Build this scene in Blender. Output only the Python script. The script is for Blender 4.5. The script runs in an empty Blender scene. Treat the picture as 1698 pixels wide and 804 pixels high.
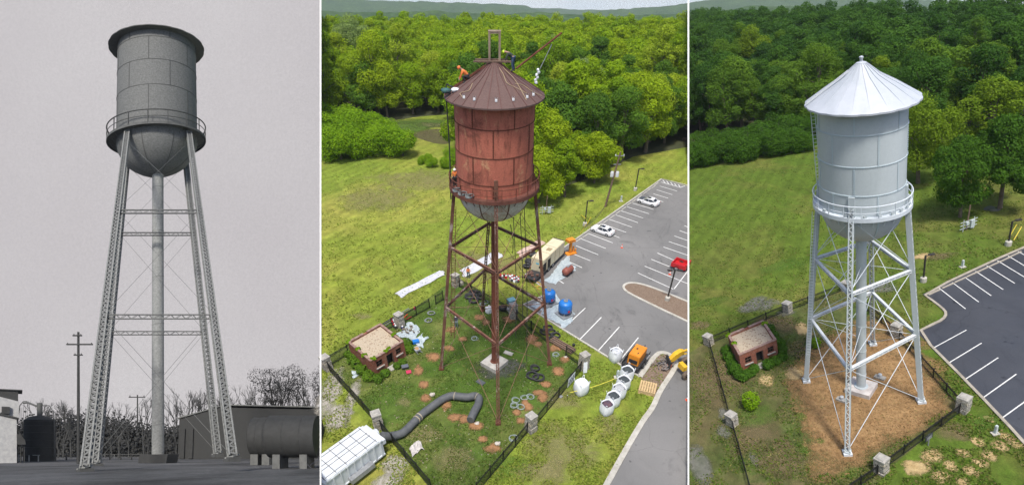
import bpy, math, random
HAZE = .00012
import numpy as np
from mathutils import Vector as V, Matrix, noise
from math import sin, cos, tan, pi, radians, atan2, sqrt
random.seed(7)
sc = bpy.context.scene
COL = sc.collection
# ------------------------------------------------------------------ camera
PW, PH, CX, CY, FL = 1698.0, 804.0, 849.0, 402.0, 1000.0
PITCH = math.atan((CY - 12) / FL)
CAMP = V((0, 0, 50.0))
RT = V((1, 0, 0)); FW = V((0, cos(PITCH), -sin(PITCH))); UP = V((0, sin(PITCH), cos(PITCH)))
cd = bpy.data.cameras.new('camera'); cam = bpy.data.objects.new('camera', cd); COL.objects.link(cam)
cam.location = CAMP; cam.rotation_euler = (pi / 2 - PITCH, 0, 0)
cd.sensor_width = 36; cd.lens = FL / PW * 36; cd.clip_start = .5; cd.clip_end = 20000
sc.camera = cam

def ray(px, py): return FW + RT * ((px - CX) / FL) - UP * ((py - CY) / FL)
def proj(P):
    v = P - CAMP; z = v.dot(FW)
    return CX + FL * v.dot(RT) / z, CY - FL * v.dot(UP) / z
def hpx(P, u, py):
    t = (CY - py) / FL; a = UP - FW * t
    return -((P - CAMP).dot(a)) / u.dot(a)
def cpt(px, py, depth): return CAMP + ray(px, py) * depth

class World:
    """one of the three places; its ground is a plane"""
    def __init__(s, hy, slope, xc, H, nad):
        a = ray(xc - 100, hy + slope * 100) ; b = ray(xc + 100, hy - slope * 100)
        n = b.cross(a).normalized()
        if n.dot(UP) < 0: n = -n
        s.n, s.H, s.nad = n, H, nad
        s.e1 = (RT - n * RT.dot(n)).normalized(); s.e2 = n.cross(s.e1).normalized()
        if s.e2.dot(FW) < 0: print('e2 sign')
        s.O = CAMP - n * H
    def at(s, px, py, h=0.0):
        r = ray(px, py); return CAMP + r * (-(s.H - h) / s.n.dot(r))
    def xy(s, px, py):
        d = s.at(px, py) - s.O; return d.dot(s.e1), d.dot(s.e2)
    def pt(s, x, y, h=0.0): return s.O + s.e1 * x + s.e2 * y + s.n * h
    def scale(s, px, py):   # pixels per metre facing the camera
        return FL / (s.at(px, py) - CAMP).dot(FW)
    def up(s, P, nad=None):
        nx, ny = nad or s.nad
        x0, y0 = proj(P)
        if ny is None: dx, dy = 0., -1.
        else: dx, dy = x0 - nx, y0 - ny
        def jd(v):
            q = proj(P + v * .01); return q[0] - x0, q[1] - y0
        a = jd(s.n); b = jd(s.e1)
        # (a + k b) parallel d
        k = -(a[0] * dy - a[1] * dx) / (b[0] * dy - b[1] * dx)
        return (s.n + s.e1 * k).normalized()
    def frame(s, px, py, yaw=0.0, h=0.0):
        P = s.at(px, py, h); u = s.up(P)
        c, q = cos(yaw), sin(yaw)
        return P, (s.e1 * c + s.e2 * q, s.e2 * c - s.e1 * q, u)
    def yaw(s, a, b):
        x0, y0 = s.xy(*a); x1, y1 = s.xy(*b); return atan2(y1 - y0, x1 - x0)
    def dist(s, a, b): return (s.at(*a) - s.at(*b)).length

W2 = World(-150, 0, 849, 46, (837, 1500))
W3 = World(-200, .3, 1420, 44, (1420, 1750))
W1 = World(744, 0, 265, 1.75, (265, None))
XA, XB = 531.5, 1141.5

# ------------------------------------------------------------------ mesh builder
class MB:
    def __init__(s): s.v = []; s.f = []
    def add(s, vs, fs):
        o = len(s.v); s.v += [tuple(p) for p in vs]; s.f += [tuple(i + o for i in f) for f in fs]; return s
    def box(s, c, d, yaw=0, tilt=None, taper=1.0):
        x, y, z = d[0] / 2, d[1] / 2, d[2] / 2
        p = [V((sx * x * (taper if sz > 0 else 1), sy * y * (taper if sz > 0 else 1), sz * z)) for sz in (-1, 1) for sx, sy in ((-1, -1), (1, -1), (1, 1), (-1, 1))]
        R = Matrix.Rotation(yaw, 3, 'Z')
        if tilt: R = R @ Matrix.Rotation(tilt[1], 3, tilt[0])
        return s.add([R @ q + V(c) for q in p], [(3, 2, 1, 0), (4, 5, 6, 7), (0, 1, 5, 4), (1, 2, 6, 5), (2, 3, 7, 6), (3, 0, 4, 7)])
    def beam(s, a, b, w, d, side=None):
        a, b = V(a), V(b); t = (b - a).normalized()
        sd = V(side) if side is not None else (V((0, 0, 1)) if abs(t.z) < .9 else V((1, 0, 0)))
        x = (sd - t * sd.dot(t)).normalized(); y = t.cross(x)
        p = [q + x * (sx * w / 2) + y * (sy * d / 2) for q in (a, b) for sx, sy in ((-1, -1), (1, -1), (1, 1), (-1, 1))]
        return s.add(p, [(3, 2, 1, 0), (4, 5, 6, 7), (0, 1, 5, 4), (1, 2, 6, 5), (2, 3, 7, 6), (3, 0, 4, 7)])
    def tube(s, pts, r, n=8, cap=True, closed=False):
        pts = [V(p) for p in pts]; m = len(pts); rr = r if isinstance(r, (list, tuple)) else [r] * m
        x = None; vs = []
        for i, p in enumerate(pts):
            if closed: t = (pts[(i + 1) % m] - pts[i - 1]).normalized()
            else: t = (pts[min(i + 1, m - 1)] - pts[max(i - 1, 0)]).normalized()
            if x is None:
                x = t.orthogonal().normalized()
            x = (x - t * x.dot(t)).normalized(); y = t.cross(x)
            for k in range(n):
                a = 2 * pi * k / n; vs.append(p + (x * cos(a) + y * sin(a)) * rr[i])
        fs = []
        for i in range(m if closed else m - 1):
            j = (i + 1) % m
            for k in range(n):
                l = (k + 1) % n; fs.append((i * n + k, i * n + l, j * n + l, j * n + k))
        if cap and not closed: fs += [tuple(range(n - 1, -1, -1)), tuple((m - 1) * n + k for k in range(n))]
        return s.add(vs, fs)
    def cyl(s, a, b, r0, r1=None, n=16): return s.tube([a, b], [r0, r0 if r1 is None else r1], n)
    def lathe(s, prof, n=48, c=(0, 0, 0), axis='z', wob=None):
        vs = []
        for i, (r, z) in enumerate(prof):
            for k in range(n):
                a = 2 * pi * k / n; q = r * (1 + (wob(a, i) if wob else 0))
                if axis == 'z': vs.append((c[0] + q * cos(a), c[1] + q * sin(a), c[2] + z))
                elif axis == 'x': vs.append((c[0] + z, c[1] + q * cos(a), c[2] + q * sin(a)))
                else: vs.append((c[0] + q * cos(a), c[1] + z, c[2] + q * sin(a)))
        fs = [(i * n + k, i * n + (k + 1) % n, (i + 1) * n + (k + 1) % n, (i + 1) * n + k) for i in range(len(prof) - 1) for k in range(n)]
        return s.add(vs, fs)
    def prism(s, poly, z0, z1):
        n = len(poly)
        return s.add([(x, y, z0) for x, y in poly] + [(x, y, z1) for x, y in poly],
                     [tuple(range(n - 1, -1, -1)), tuple(range(n, 2 * n))] + [(i, (i + 1) % n, (i + 1) % n + n, i + n) for i in range(n)])
    def sprism(s, poly, y0, y1):   # polygon in x,z swept along y
        n = len(poly)
        return s.add([(x, y0, z) for x, z in poly] + [(x, y1, z) for x, z in poly],
                     [tuple(range(n)), tuple(range(2 * n - 1, n - 1, -1))] + [((i + 1) % n, i, i + n, (i + 1) % n + n) for i in range(n)])
    def blob(s, c, r, seed=0, amp=.2, n=12, m=8, fq=1.3):
        rx, ry, rz = r if isinstance(r, (tuple, list)) else (r, r, r)
        vs = []
        for i in range(m + 1):
            th = pi * i / m
            for k in range(n):
                a = 2 * pi * k / n; d = V((sin(th) * cos(a), sin(th) * sin(a), cos(th)))
                q = 1 + amp * noise.noise(d * fq + V((seed * 7.1, seed * 3.3, 0)))
                vs.append((c[0] + d.x * rx * q, c[1] + d.y * ry * q, c[2] + d.z * rz * q))
        return s.add(vs, [(i * n + k, (i + 1) * n + k, (i + 1) * n + (k + 1) % n, i * n + (k + 1) % n) for i in range(m) for k in range(n)])
    def torus(s, c, R, r, n=24, m=8, seed=None, nrm=None):
        pts = []
        for k in range(n):
            a = 2 * pi * k / n
            w = 1 + (.12 * sin(2 * a + seed) if seed is not None else 0)
            p = V((R * w * cos(a), R * w * sin(a), 0))
            if nrm: p = V((0, 0, 1)).rotation_difference(V(nrm)) @ p
            pts.append(V(c) + p)
        return s.tube(pts, r, m, closed=True)

def mkmesh(name, mb, F=None, smooth=None):
    vs = mb.v
    if F: vs = [F[0] * x + F[1] * y + F[2] * z for x, y, z in vs]
    me = bpy.data.meshes.new(name); me.from_pydata([tuple(v) for v in vs], [], mb.f); me.validate(); me.update()
    if smooth:
        me.shade_smooth(); me.set_sharp_from_angle(angle=radians(smooth))
    return me
def addmesh(name, me, m, loc=(0, 0, 0), parent=None):
    o = bpy.data.objects.new(name, me); COL.objects.link(o); o.location = loc
    if parent is not None: o.parent = parent
    if m is not None and not len(me.materials): me.materials.append(m)
    return o
class T:
    """a thing: an Empty at its base, parts below it"""
    def __init__(s, name, label, cat, PF, group=None):
        s.P, s.F = PF
        s.o = bpy.data.objects.new(name, None); COL.objects.link(s.o); s.o.location = s.P; s.o.empty_display_size = .3
        s.o['label'] = label; s.o['category'] = cat
        if group: s.o['group'] = group
    def part(s, name, mb, m, parent=None, smooth=None, label=None):
        o = addmesh(name, mkmesh(name, mb, s.F, smooth), m, (0, 0, 0), parent or s.o)
        if label: o['label'] = label
        return o
def solo(name, label, cat, PF, mb, m, smooth=None, group=None):
    P, F = PF
    o = addmesh(name, mkmesh(name, mb, F, smooth), m, P)
    o['label'] = label; o['category'] = cat
    if group: o['group'] = group
    return o
def struct(name, mb, m, kind='structure', smooth=None):
    o = addmesh(name, mkmesh(name, mb, None, smooth), m); o['kind'] = kind; return o

# ------------------------------------------------------------------ materials
class NT:
    def __init__(s, name):
        s.m = bpy.data.materials.new(name); s.m.use_nodes = True; s.t = s.m.node_tree; s.b = s.t.nodes['Principled BSDF']; s.out = s.t.nodes['Material Output']
        s.co = None
    def n(s, ty, **k):
        x = s.t.nodes.new(ty)
        for a, b in k.items(): setattr(x, a, b)
        return x
    def l(s, a, b): s.t.links.new(a, b)
    def coord(s, kind='Object'):
        if not s.co: s.co = s.n('ShaderNodeTexCoord')
        return s.co.outputs[kind]
    def noise(s, scale, detail=4, rough=.6, sc3=None, kind='Object', dist=0):
        x = s.n('ShaderNodeTexNoise'); x.inputs['Scale'].default_value = scale; x.inputs['Detail'].default_value = detail
        x.inputs['Roughness'].default_value = rough; x.inputs['Distortion'].default_value = dist
        c = s.coord(kind)
        if sc3:
            mp = s.n('ShaderNodeMapping'); mp.inputs['Scale'].default_value = sc3; s.l(c, mp.inputs[0]); c = mp.outputs[0]
        s.l(c, x.inputs['Vector']); return x.outputs['Fac']
    def ramp(s, f, stops):
        r = s.n('ShaderNodeValToRGB'); e = r.color_ramp.elements
        while len(e) < len(stops): e.new(.5)
        for i, (p, c) in enumerate(stops):
            e[i].position = p; e[i].color = (c, c, c, 1) if isinstance(c, (int, float)) else (*c, 1)
        s.l(f, r.inputs[0]); return r.outputs[0]
    def mix(s, f, a, b, mode='MIX'):
        x = s.n('ShaderNodeMix', data_type='RGBA', blend_type=mode)
        for i, q in ((0, f), (6, a), (7, b)):
            if hasattr(q, 'is_output') or isinstance(q, bpy.types.NodeSocket): s.l(q, x.inputs[i])
            else: x.inputs[i].default_value = q if i == 0 else (*q, 1)
        return x.outputs[2]
    def bump(s, h, st=.3, d=.05):
        x = s.n('ShaderNodeBump'); x.inputs['Strength'].default_value = st; x.inputs['Distance'].default_value = d
        s.l(h, x.inputs['Height']); s.l(x.outputs[0], s.b.inputs['Normal'])
    def col(s, c):
        if isinstance(c, bpy.types.NodeSocket): s.l(c, s.b.inputs['Base Color'])
        else: s.b.inputs['Base Color'].default_value = (*c, 1)
    def pr(s, rough=.8, metal=0, spec=None):
        s.b.inputs['Roughness'].default_value = rough; s.b.inputs['Metallic'].default_value = metal
        if spec is not None: s.b.inputs['Specular IOR Level'].default_value = spec
        return s
_mc = {}
def M(name, c, c2=None, scale=2.0, rough=.8, metal=0, bump=0, lo=.35, hi=.65, sc3=None, detail=5, spec=None):
    if name in _mc: return _mc[name]
    t = NT(name); t.pr(rough, metal, spec)
    if c2 is None: c2 = tuple(q * .8 for q in c)
    f = t.noise(scale, detail, .65, sc3)
    t.col(t.ramp(f, [(lo, c), (hi, c2)]))
    if bump: t.bump(t.noise(scale * 5, 4), bump, .03)
    _mc[name] = t.m; return t.m
# ------------------------------------------------------------------ world light
w = bpy.data.worlds.new('World'); sc.world = w; w.use_nodes = True
nt = w.node_tree; bg = nt.nodes['Background']; sk = nt.nodes.new('ShaderNodeTexSky'); sk.sky_type = 'NISHITA'; sk.sun_disc = False
SUN_EL, SUN_AZ = radians(63), radians(188)      # azimuth: from the camera's back, a little to the right (clockwise from +Y)
sk.sun_elevation = SUN_EL; sk.sun_rotation = SUN_AZ; sk.dust_density = 3.0; sk.air_density = 1.0; sk.ozone_density = 1.5
nt.links.new(sk.outputs[0], bg.inputs[0]); bg.inputs[1].default_value = .15
ld = bpy.data.lights.new('sun', 'SUN'); ld.energy = 3.4; ld.angle = radians(9); ld.color = (1, .955, .88)
sun = bpy.data.objects.new('sun', ld); COL.objects.link(sun)
sd = V((sin(SUN_AZ) * cos(SUN_EL), cos(SUN_AZ) * cos(SUN_EL), sin(SUN_EL)))
sun.rotation_euler = (-sd).to_track_quat('-Z', 'Y').to_euler(); sun.location = (0, -50, 200)
vs_ = sc.view_settings; vs_.view_transform = 'Standard'; vs_.look = 'None'; vs_.gamma = 1; vs_.exposure = .22; vs_.use_curve_mapping = False
sc.cycles.max_bounces = 6; sc.cycles.diffuse_bounces = 3; sc.cycles.transparent_max_bounces = 12; sc.cycles.glossy_bounces = 2
sc.cycles.use_denoising = True

# ------------------------------------------------------------------ ground materials
def grass_mat(name, g1, g2, dry, dirt, dscale=.05, lo=.5, hi=.7, dlo=.68, dhi=.78):
    t = NT(name); t.pr(.95, 0, .15)
    big = t.ramp(t.noise(.035, 5, .6), [(.3, g1), (.7, g2)])
    fine = t.ramp(t.noise(1.3, 6, .75), [(.25, .72), (.75, 1.28)])
    c = t.mix(t.ramp(t.noise(dscale, 7, .68, dist=.6), [(lo, 0), (hi, 1)]), big, dry)
    c = t.mix(t.ramp(t.noise(.11, 8, .72, (1, 1.3, 1), dist=.4), [(dlo, 0), (dhi, 1)]), c, dirt)
    c = t.mix(1.0, c, fine, 'MULTIPLY')
    c = t.mix(1.0, c, t.ramp(t.noise(9, 3, .7), [(.3, .75), (.7, 1.25)]), 'MULTIPLY')
    c = t.mix(1.0, c, t.ramp(t.noise(.45, 6, .8, (1, .5, 1), dist=.7), [(.3, .72), (.7, 1.28)]), 'MULTIPLY')
    wv = t.n('ShaderNodeTexWave'); wv.inputs['Scale'].default_value = .16; wv.inputs['Distortion'].default_value = 2.5; wv.inputs['Detail'].default_value = 2; wv.inputs['Detail Scale'].default_value = .4
    mpw = t.n('ShaderNodeMapping'); mpw.inputs['Rotation'].default_value = (0, 0, .6); t.l(t.coord(), mpw.inputs[0]); t.l(mpw.outputs[0], wv.inputs['Vector']); c = t.mix(1.0, c, t.ramp(wv.outputs['Fac'], [(.3, .93), (.7, 1.06)]), 'MULTIPLY')
    t.col(c); t.bump(t.noise(5, 6, .8), .5, .12); return t.m
G2 = grass_mat('lawn_spring', (.135, .195, .025), (.185, .225, .030), (.29, .265, .060), (.26, .19, .09), .06, .44, .76, .7, .8)
G2Y = grass_mat('lawn_yard', (.055, .10, .016), (.082, .125, .022), (.17, .17, .05), (.22, .15, .07), .10, .48, .75, .66, .78)
G3 = grass_mat('lawn_summer', (.066, .118, .014), (.092, .136, .018), (.155, .135, .04), (.22, .15, .07), .05, .5, .75, .66, .8)
G3Y = grass_mat('lawn_wet', (.060, .09, .022), (.08, .105, .026), (.12, .10, .045), (.17, .125, .065), .12, .42, .66, .56, .72)
def asphalt(name, c, c2, rough, wet=None):
    t = NT(name); t.pr(rough, 0, .35)
    a = t.ramp(t.noise(.09, 6, .6, dist=.5), [(.35, c), (.65, c2)])
    a = t.mix(1.0, a, t.ramp(t.noise(14, 3, .8), [(.2, .8), (.8, 1.2)]), 'MULTIPLY')
    st = t.ramp(t.noise(.22, 7, .72, (1, .45, 1), dist=1.6), [(.54, 0), (.72, .9)])
    a = t.mix(st, a, tuple(q * .66 for q in c))
    vo = t.n('ShaderNodeTexVoronoi'); vo.feature = 'DISTANCE_TO_EDGE'; vo.inputs['Scale'].default_value = .13; mx = t.n('ShaderNodeVectorMath', operation='ADD')
    nz = t.n('ShaderNodeTexNoise'); nz.inputs['Scale'].default_value = .6; nz.inputs['Detail'].default_value = 5; t.l(t.coord(), nz.inputs['Vector']); t.l(t.coord(), mx.inputs[0]); t.l(nz.outputs['Color'], mx.inputs[1]); t.l(mx.outputs[0], vo.inputs['Vector'])
    a = t.mix(t.ramp(vo.outputs['Distance'], [(.0, .4), (.005, 0)]), a, tuple(q * .4 for q in c))
    a = t.mix(t.ramp(t.noise(1.1, 2, .5), [(.70, 0), (.76, .8)]), a, tuple(q * .5 for q in c))
    t.col(a)
    if wet: t.l(t.ramp(t.noise(.12, 5, .6), [(.42, rough), (.6, wet)]), t.b.inputs['Roughness'])
    t.bump(t.noise(30, 3), .25, .02); return t.m
A2 = asphalt('asphalt_dry', (.15, .148, .145), (.20, .195, .19), .85)
A3 = asphalt('asphalt_wet', (.042, .045, .055), (.062, .066, .078), .6, .38)
CON = M('concrete_kerb', (.50, .48, .43), (.36, .34, .29), 1.2, .9, bump=.2)
CON3 = M('concrete_damp', (.40, .36, .30), (.27, .24, .19), 1.2, .9, bump=.2)
PAINT = M('road_paint', (.74, .74, .72), (.58, .58, .56), 3, .7)
MULCH = M('bark_mulch', (.13, .085, .06), (.24, .18, .13), 6, .95, bump=.6, detail=8)

def poly_px(w, pts, h):     # ground polygon given by its outline
    mb = MB(); mb.add([w.at(x, y, h) for x, y in pts], [tuple(range(len(pts)))]); return mb
def sub(pts, closed=False, n=4):
    out = []; m = len(pts)
    for i in range(m if closed else m - 1):
        a, b = pts[i], pts[(i + 1) % m]
        for k in range(n): out.append((a[0] + (b[0] - a[0]) * k / n, a[1] + (b[1] - a[1]) * k / n))
    if not closed: out.append(pts[-1])
    return out
def smooth_px(pts, it=2, closed=False):
    for _ in range(it):
        o = []; m = len(pts)
        if not closed: o.append(pts[0])
        for i in range(m if closed else m - 1):
            a, b = pts[i], pts[(i + 1) % m]
            o += [(a[0] * .75 + b[0] * .25, a[1] * .75 + b[1] * .25), (a[0] * .25 + b[0] * .75, a[1] * .25 + b[1] * .75)]
        if not closed: o.append(pts[-1])
        pts = o
    return pts
def kerb(name, w, pts, wid, h, m, closed=False):
    mb = MB(); P = [w.pt(*w.xy(*p)) for p in pts]; n = len(P); L = []; 
    for i in range(n):
        a = P[(i - 1) % n] if (closed or i) else P[0]; b = P[(i + 1) % n] if (closed or i < n - 1) else P[-1]
        t = (b - a).normalized(); s_ = w.n.cross(t)
        for k, z in ((-.5, -.05), (-.5, h), (.5, h), (.5, -.05)): L.append(P[i] + s_ * (k * wid) + w.n * z)
    fs = []
    for i in range(n if closed else n - 1):
        j = (i + 1) % n
        for k in range(3): fs.append((i * 4 + k, j * 4 + k, j * 4 + k + 1, i * 4 + k + 1))
    mb.add(L, fs); return struct(name, mb, m)
def line_px(mb, w, a, b, wid, h):
    A, B = w.at(*a, h), w.at(*b, h); t = (B - A).normalized(); s_ = w.n.cross(t) * wid / 2
    mb.add([A - s_, B - s_, B + s_, A + s_], [(0, 1, 2, 3)])

# terrain sheets (each place has its own ground; a partition stands between them)
def sheet(name, w, xs, ys, m):
    mb = MB(); g = []
    for y in ys:
        for x in xs: g.append(w.at(x, y))
    n = len(xs)
    mb.add(g, [(j * n + i, j * n + i + 1, (j + 1) * n + i + 1, (j + 1) * n + i) for j in range(len(ys) - 1) for i in range(n - 1)])
    return struct(name, mb, m)
def lin(a, b, n): return [a + (b - a) * i / (n - 1) for i in range(n)]
R2, R3 = 57, 38
sheet('ground', W2, lin(XA + 1, XB - 1, 8), [R2, 80, 150, 300, 500, 804, 1300], G2)
sheet('ground', W3, lin(XB + 1, 2000, 10), [R3, 80, 150, 300, 500, 804, 1300], G3)
YARD2 = [(541, 590), (662, 528), (755, 462), (775, 468), (848, 520), (968, 605), (881, 708), (796, 806), (770, 860), (712, 806), (627, 705)]
struct('yard_lawn', poly_px(W2, YARD2, .012), G2Y)
YARD3 = [(1143, 585), (1174, 566), (1304, 515), (1402, 478), (1484, 555), (1595, 675), (1470, 780), (1420, 860), (1143, 860)]
struct('yard_lawn', poly_px(W3, YARD3, .012), G3Y)

# far country: plain and wooded hills on the true horizon
far_t = NT('far_woods'); far_t.pr(.95, 0, .1)
far_t.col(far_t.mix(1.0, far_t.ramp(far_t.noise(.012, 6, .7), [(.3, (.03, .07, .022)), (.7, (.07, .12, .03))]), far_t.ramp(far_t.noise(.08, 3, .7), [(.35, .6), (.65, 1.3)]), 'MULTIPLY'))
far_t.bump(far_t.noise(.06, 4, .7), 1.0, 8)
FAR = far_t.m
def ridge(name, y0, zt, x0, x1, seed, amp, dep=500, base=-60, nx=220, ny=10, fq=.0016, rough=5):
    mb = MB(); vs = []
    for j in range(ny):
        q = j / (ny - 1)
        for i in range(nx):
            x = x0 + (x1 - x0) * i / (nx - 1)
            top = zt + amp * noise.fractal(V((x * fq + seed, seed * 3.1, 0)), 1.0, 2.0, 4)
            top += rough * .5 * noise.noise(V((x * .02, j * 2.2, seed))) + rough * .4 * noise.noise(V((x * .06, j * 5.2, seed)))
            z = base + (top - base) * sin(q * pi / 2) ** .8
            vs.append((x, y0 + dep * q, z))
    mb.add(vs, [(j * nx + i, j * nx + i + 1, (j + 1) * nx + i + 1, (j + 1) * nx + i) for j in range(ny - 1) for i in range(nx - 1)])
    return struct(name, mb, FAR, smooth=60)
mb = MB(); mb.add([(-400, 1300, -45), (3000, 1300, -45), (6000, 4100, -45), (-1300, 4100, -45)], [(0, 1, 2, 3)])
struct('far_plain', mb, FAR)
def hill(name, prof, depth, back, base_py, seed, wob=2.0):
    pts = sub(prof, n=14); vs = []; nx = len(pts); ny = 9
    for j in range(ny):
        q = j / (ny - 1)
        for i, (px, py) in enumerate(pts):
            y = base_py + (py - base_py) * sin(q * pi / 2)
            P = cpt(px, y, depth + back * q)
            P += V((0, 0, wob * FL / 1000 * depth / 1000 * (noise.noise(V((P.x * .012, P.y * .02, seed))) + .7 * noise.noise(V((P.x * .035, P.y * .05, seed + 4))))))
            vs.append(P)
    mb = MB(); mb.add(vs, [(j * nx + i, j * nx + i + 1, (j + 1) * nx + i + 1, (j + 1) * nx + i) for j in range(ny - 1) for i in range(nx - 1)])
    return struct(name, mb, FAR, smooth=60)
hill('hills', [(300, -4), (531, -3), (640, 2), (700, 3), (760, 5), (840, 8), (870, 10), (900, 20), (960, 30)], 2600, 500, 60, 1)
hill('hills', [(960, 24), (1000, 18), (1060, 13), (1110, 10), (1142, 6), (1200, -2), (1300, -3), (1420, -2), (1520, 0), (1600, 3), (1670, 5), (1698, 9), (1900, 12)], 2400, 500, 60, 2)
hill('hills', [(700, 14), (850, 13), (900, 14), (950, 16), (1010, 17), (1080, 18), (1300, 16), (1750, 10), (2000, 12)], 3500, 500, 40, 3, 1.2)
hill('hills', [(300, 20), (540, 18), (640, 22), (720, 18), (800, 24), (900, 22), (1000, 27), (1142, 24), (1250, 10), (1500, 13), (1698, 14), (2000, 14)], 1100, 250, 90, 5, 3)
hill('hills', [(300, 30), (540, 30), (700, 28), (900, 33), (1000, 32), (1142, 33), (1250, 20), (1500, 20), (1698, 22), (2000, 22)], 700, 200, 120, 6, 3)

# partition walls between the three places: a tall slim pier, then a low wall as high as the tree tops
WALLM = M('white_partition', (.82, .82, .80), (.78, .78, .76), 2, .6)
def quadstrip(mb, lo, hi, t):
    P = []
    for a, b in zip(lo, hi): P += [a - RT * t, a + RT * t, b + RT * t, b - RT * t]
    fs = [(0, 1, 2, 3), tuple(len(P) - 4 + k for k in (3, 2, 1, 0))]
    for i in range(len(lo) - 1):
        for k in range(4): fs.append((i * 4 + k, i * 4 + (k + 1) % 4, i * 4 + 4 + (k + 1) % 4, i * 4 + 4 + k))
    mb.add(P, fs)
for x, ws in ((XA, (W2,)), (XB, (W2, W3))):
    mb = MB(); quadstrip(mb, [cpt(x, 1000, 20), cpt(x, 1000, 25)], [cpt(x, -3, 20), cpt(x, -3, 25)], .026)
    lo, hi = [], []
    for y in (1150, 804, 600, 450, 330, 270, 250, 230, 180, 120, 80, 45):
        c = [w_.at(x, y) for w_ in ws]; c.sort(key=lambda p: (p - CAMP).length)
        a, b = c[0], max(c, key=lambda p: p.z)
        dz = (a - CAMP).dot(FW)
        lo.append(a - W2.n * 8); 
        k = 22.0 if y < 240 else (9.0 if y < 260 else .5)
        # stay in the seam plane: move along the picture's vertical only
        lo[-1] = cpt(x, 1000, dz); py = proj(b + W2.n * k)[1]; hi.append(cpt(x, max(py, -3), dz))
    quadstrip(mb, lo, hi, .026)
    struct('partition_wall', mb, WALLM)

# pale sky behind the far hills
SKM = NT('pale_sky'); SKM.t.nodes.remove(SKM.b); _e = SKM.n('ShaderNodeEmission'); SKM.l(SKM.ramp(SKM.noise(.0009, 4, .5, (1, 1, 4)), [(.35, (.66, .74, .82)), (.65, (.80, .84, .87))]), _e.inputs[0]); SKM.l(_e.outputs[0], SKM.out.inputs[0])
mb = MB(); cs_ = []
for k in range(25):
    a = radians(-50 + 100 * k / 24); cs_ += [(5200 * sin(a), 5200 * cos(a), -600), (5200 * sin(a), 5200 * cos(a), 900)]
mb.add(cs_, [(2 * k, 2 * k + 2, 2 * k + 3, 2 * k + 1) for k in range(24)]); struct('sky', mb, SKM.m)
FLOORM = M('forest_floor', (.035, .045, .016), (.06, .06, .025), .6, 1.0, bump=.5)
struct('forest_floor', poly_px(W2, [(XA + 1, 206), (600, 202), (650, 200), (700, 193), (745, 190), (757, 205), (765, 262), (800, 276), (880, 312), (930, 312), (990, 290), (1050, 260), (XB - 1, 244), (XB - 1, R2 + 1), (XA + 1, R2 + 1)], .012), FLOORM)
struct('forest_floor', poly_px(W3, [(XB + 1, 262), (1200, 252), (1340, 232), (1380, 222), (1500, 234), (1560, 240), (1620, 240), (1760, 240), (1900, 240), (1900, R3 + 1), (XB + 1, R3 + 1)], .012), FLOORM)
# ================================================================== water towers
def lattice(rails, lace, a, b, w, d, side, pitch, mode='laced', lw=.05):
    """square built-up column: corner angles, with lacing on the faces"""
    a, b = V(a), V(b); t = (b - a).normalized(); L = (b - a).length
    s = V(side); x = (s - t * s.dot(t)).normalized(); y = t.cross(x)
    def c(k, sx, sy): return a + t * k + x * (sx * w / 2) + y * (sy * d / 2)
    if mode == 'box':      # channel webs on the two x faces, lacing on the y faces
        for sx in (-1, 1): rails.beam(c(0, sx, 0), c(L, sx, 0), .04, d, x)
        for sx in (-1, 1):
            for sy in (-1, 1): rails.beam(c(0, sx * .8, sy), c(L, sx * .8, sy), w * .2, .04, x)
    else:
        for sx in (-1, 1):
            for sy in (-1, 1): rails.beam(c(0, sx, sy), c(L, sx, sy), w * .24, d * .24, x)
    n = max(2, int(L / pitch))
    for i in range(n):
        k0, k1 = L * i / n, L * (i + 1) / n; q = 1 if i % 2 else -1
        for sy in (-1, 1): lace.beam(c(k0, -.9 * q, sy), c(k1, .9 * q, sy), lw, .03, y.cross(t))
        if mode != 'box':
            for sx in (-1, 1): lace.beam(c(k0, sx, -.9 * q), c(k1, sx, .9 * q), .03, lw, x)

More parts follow.
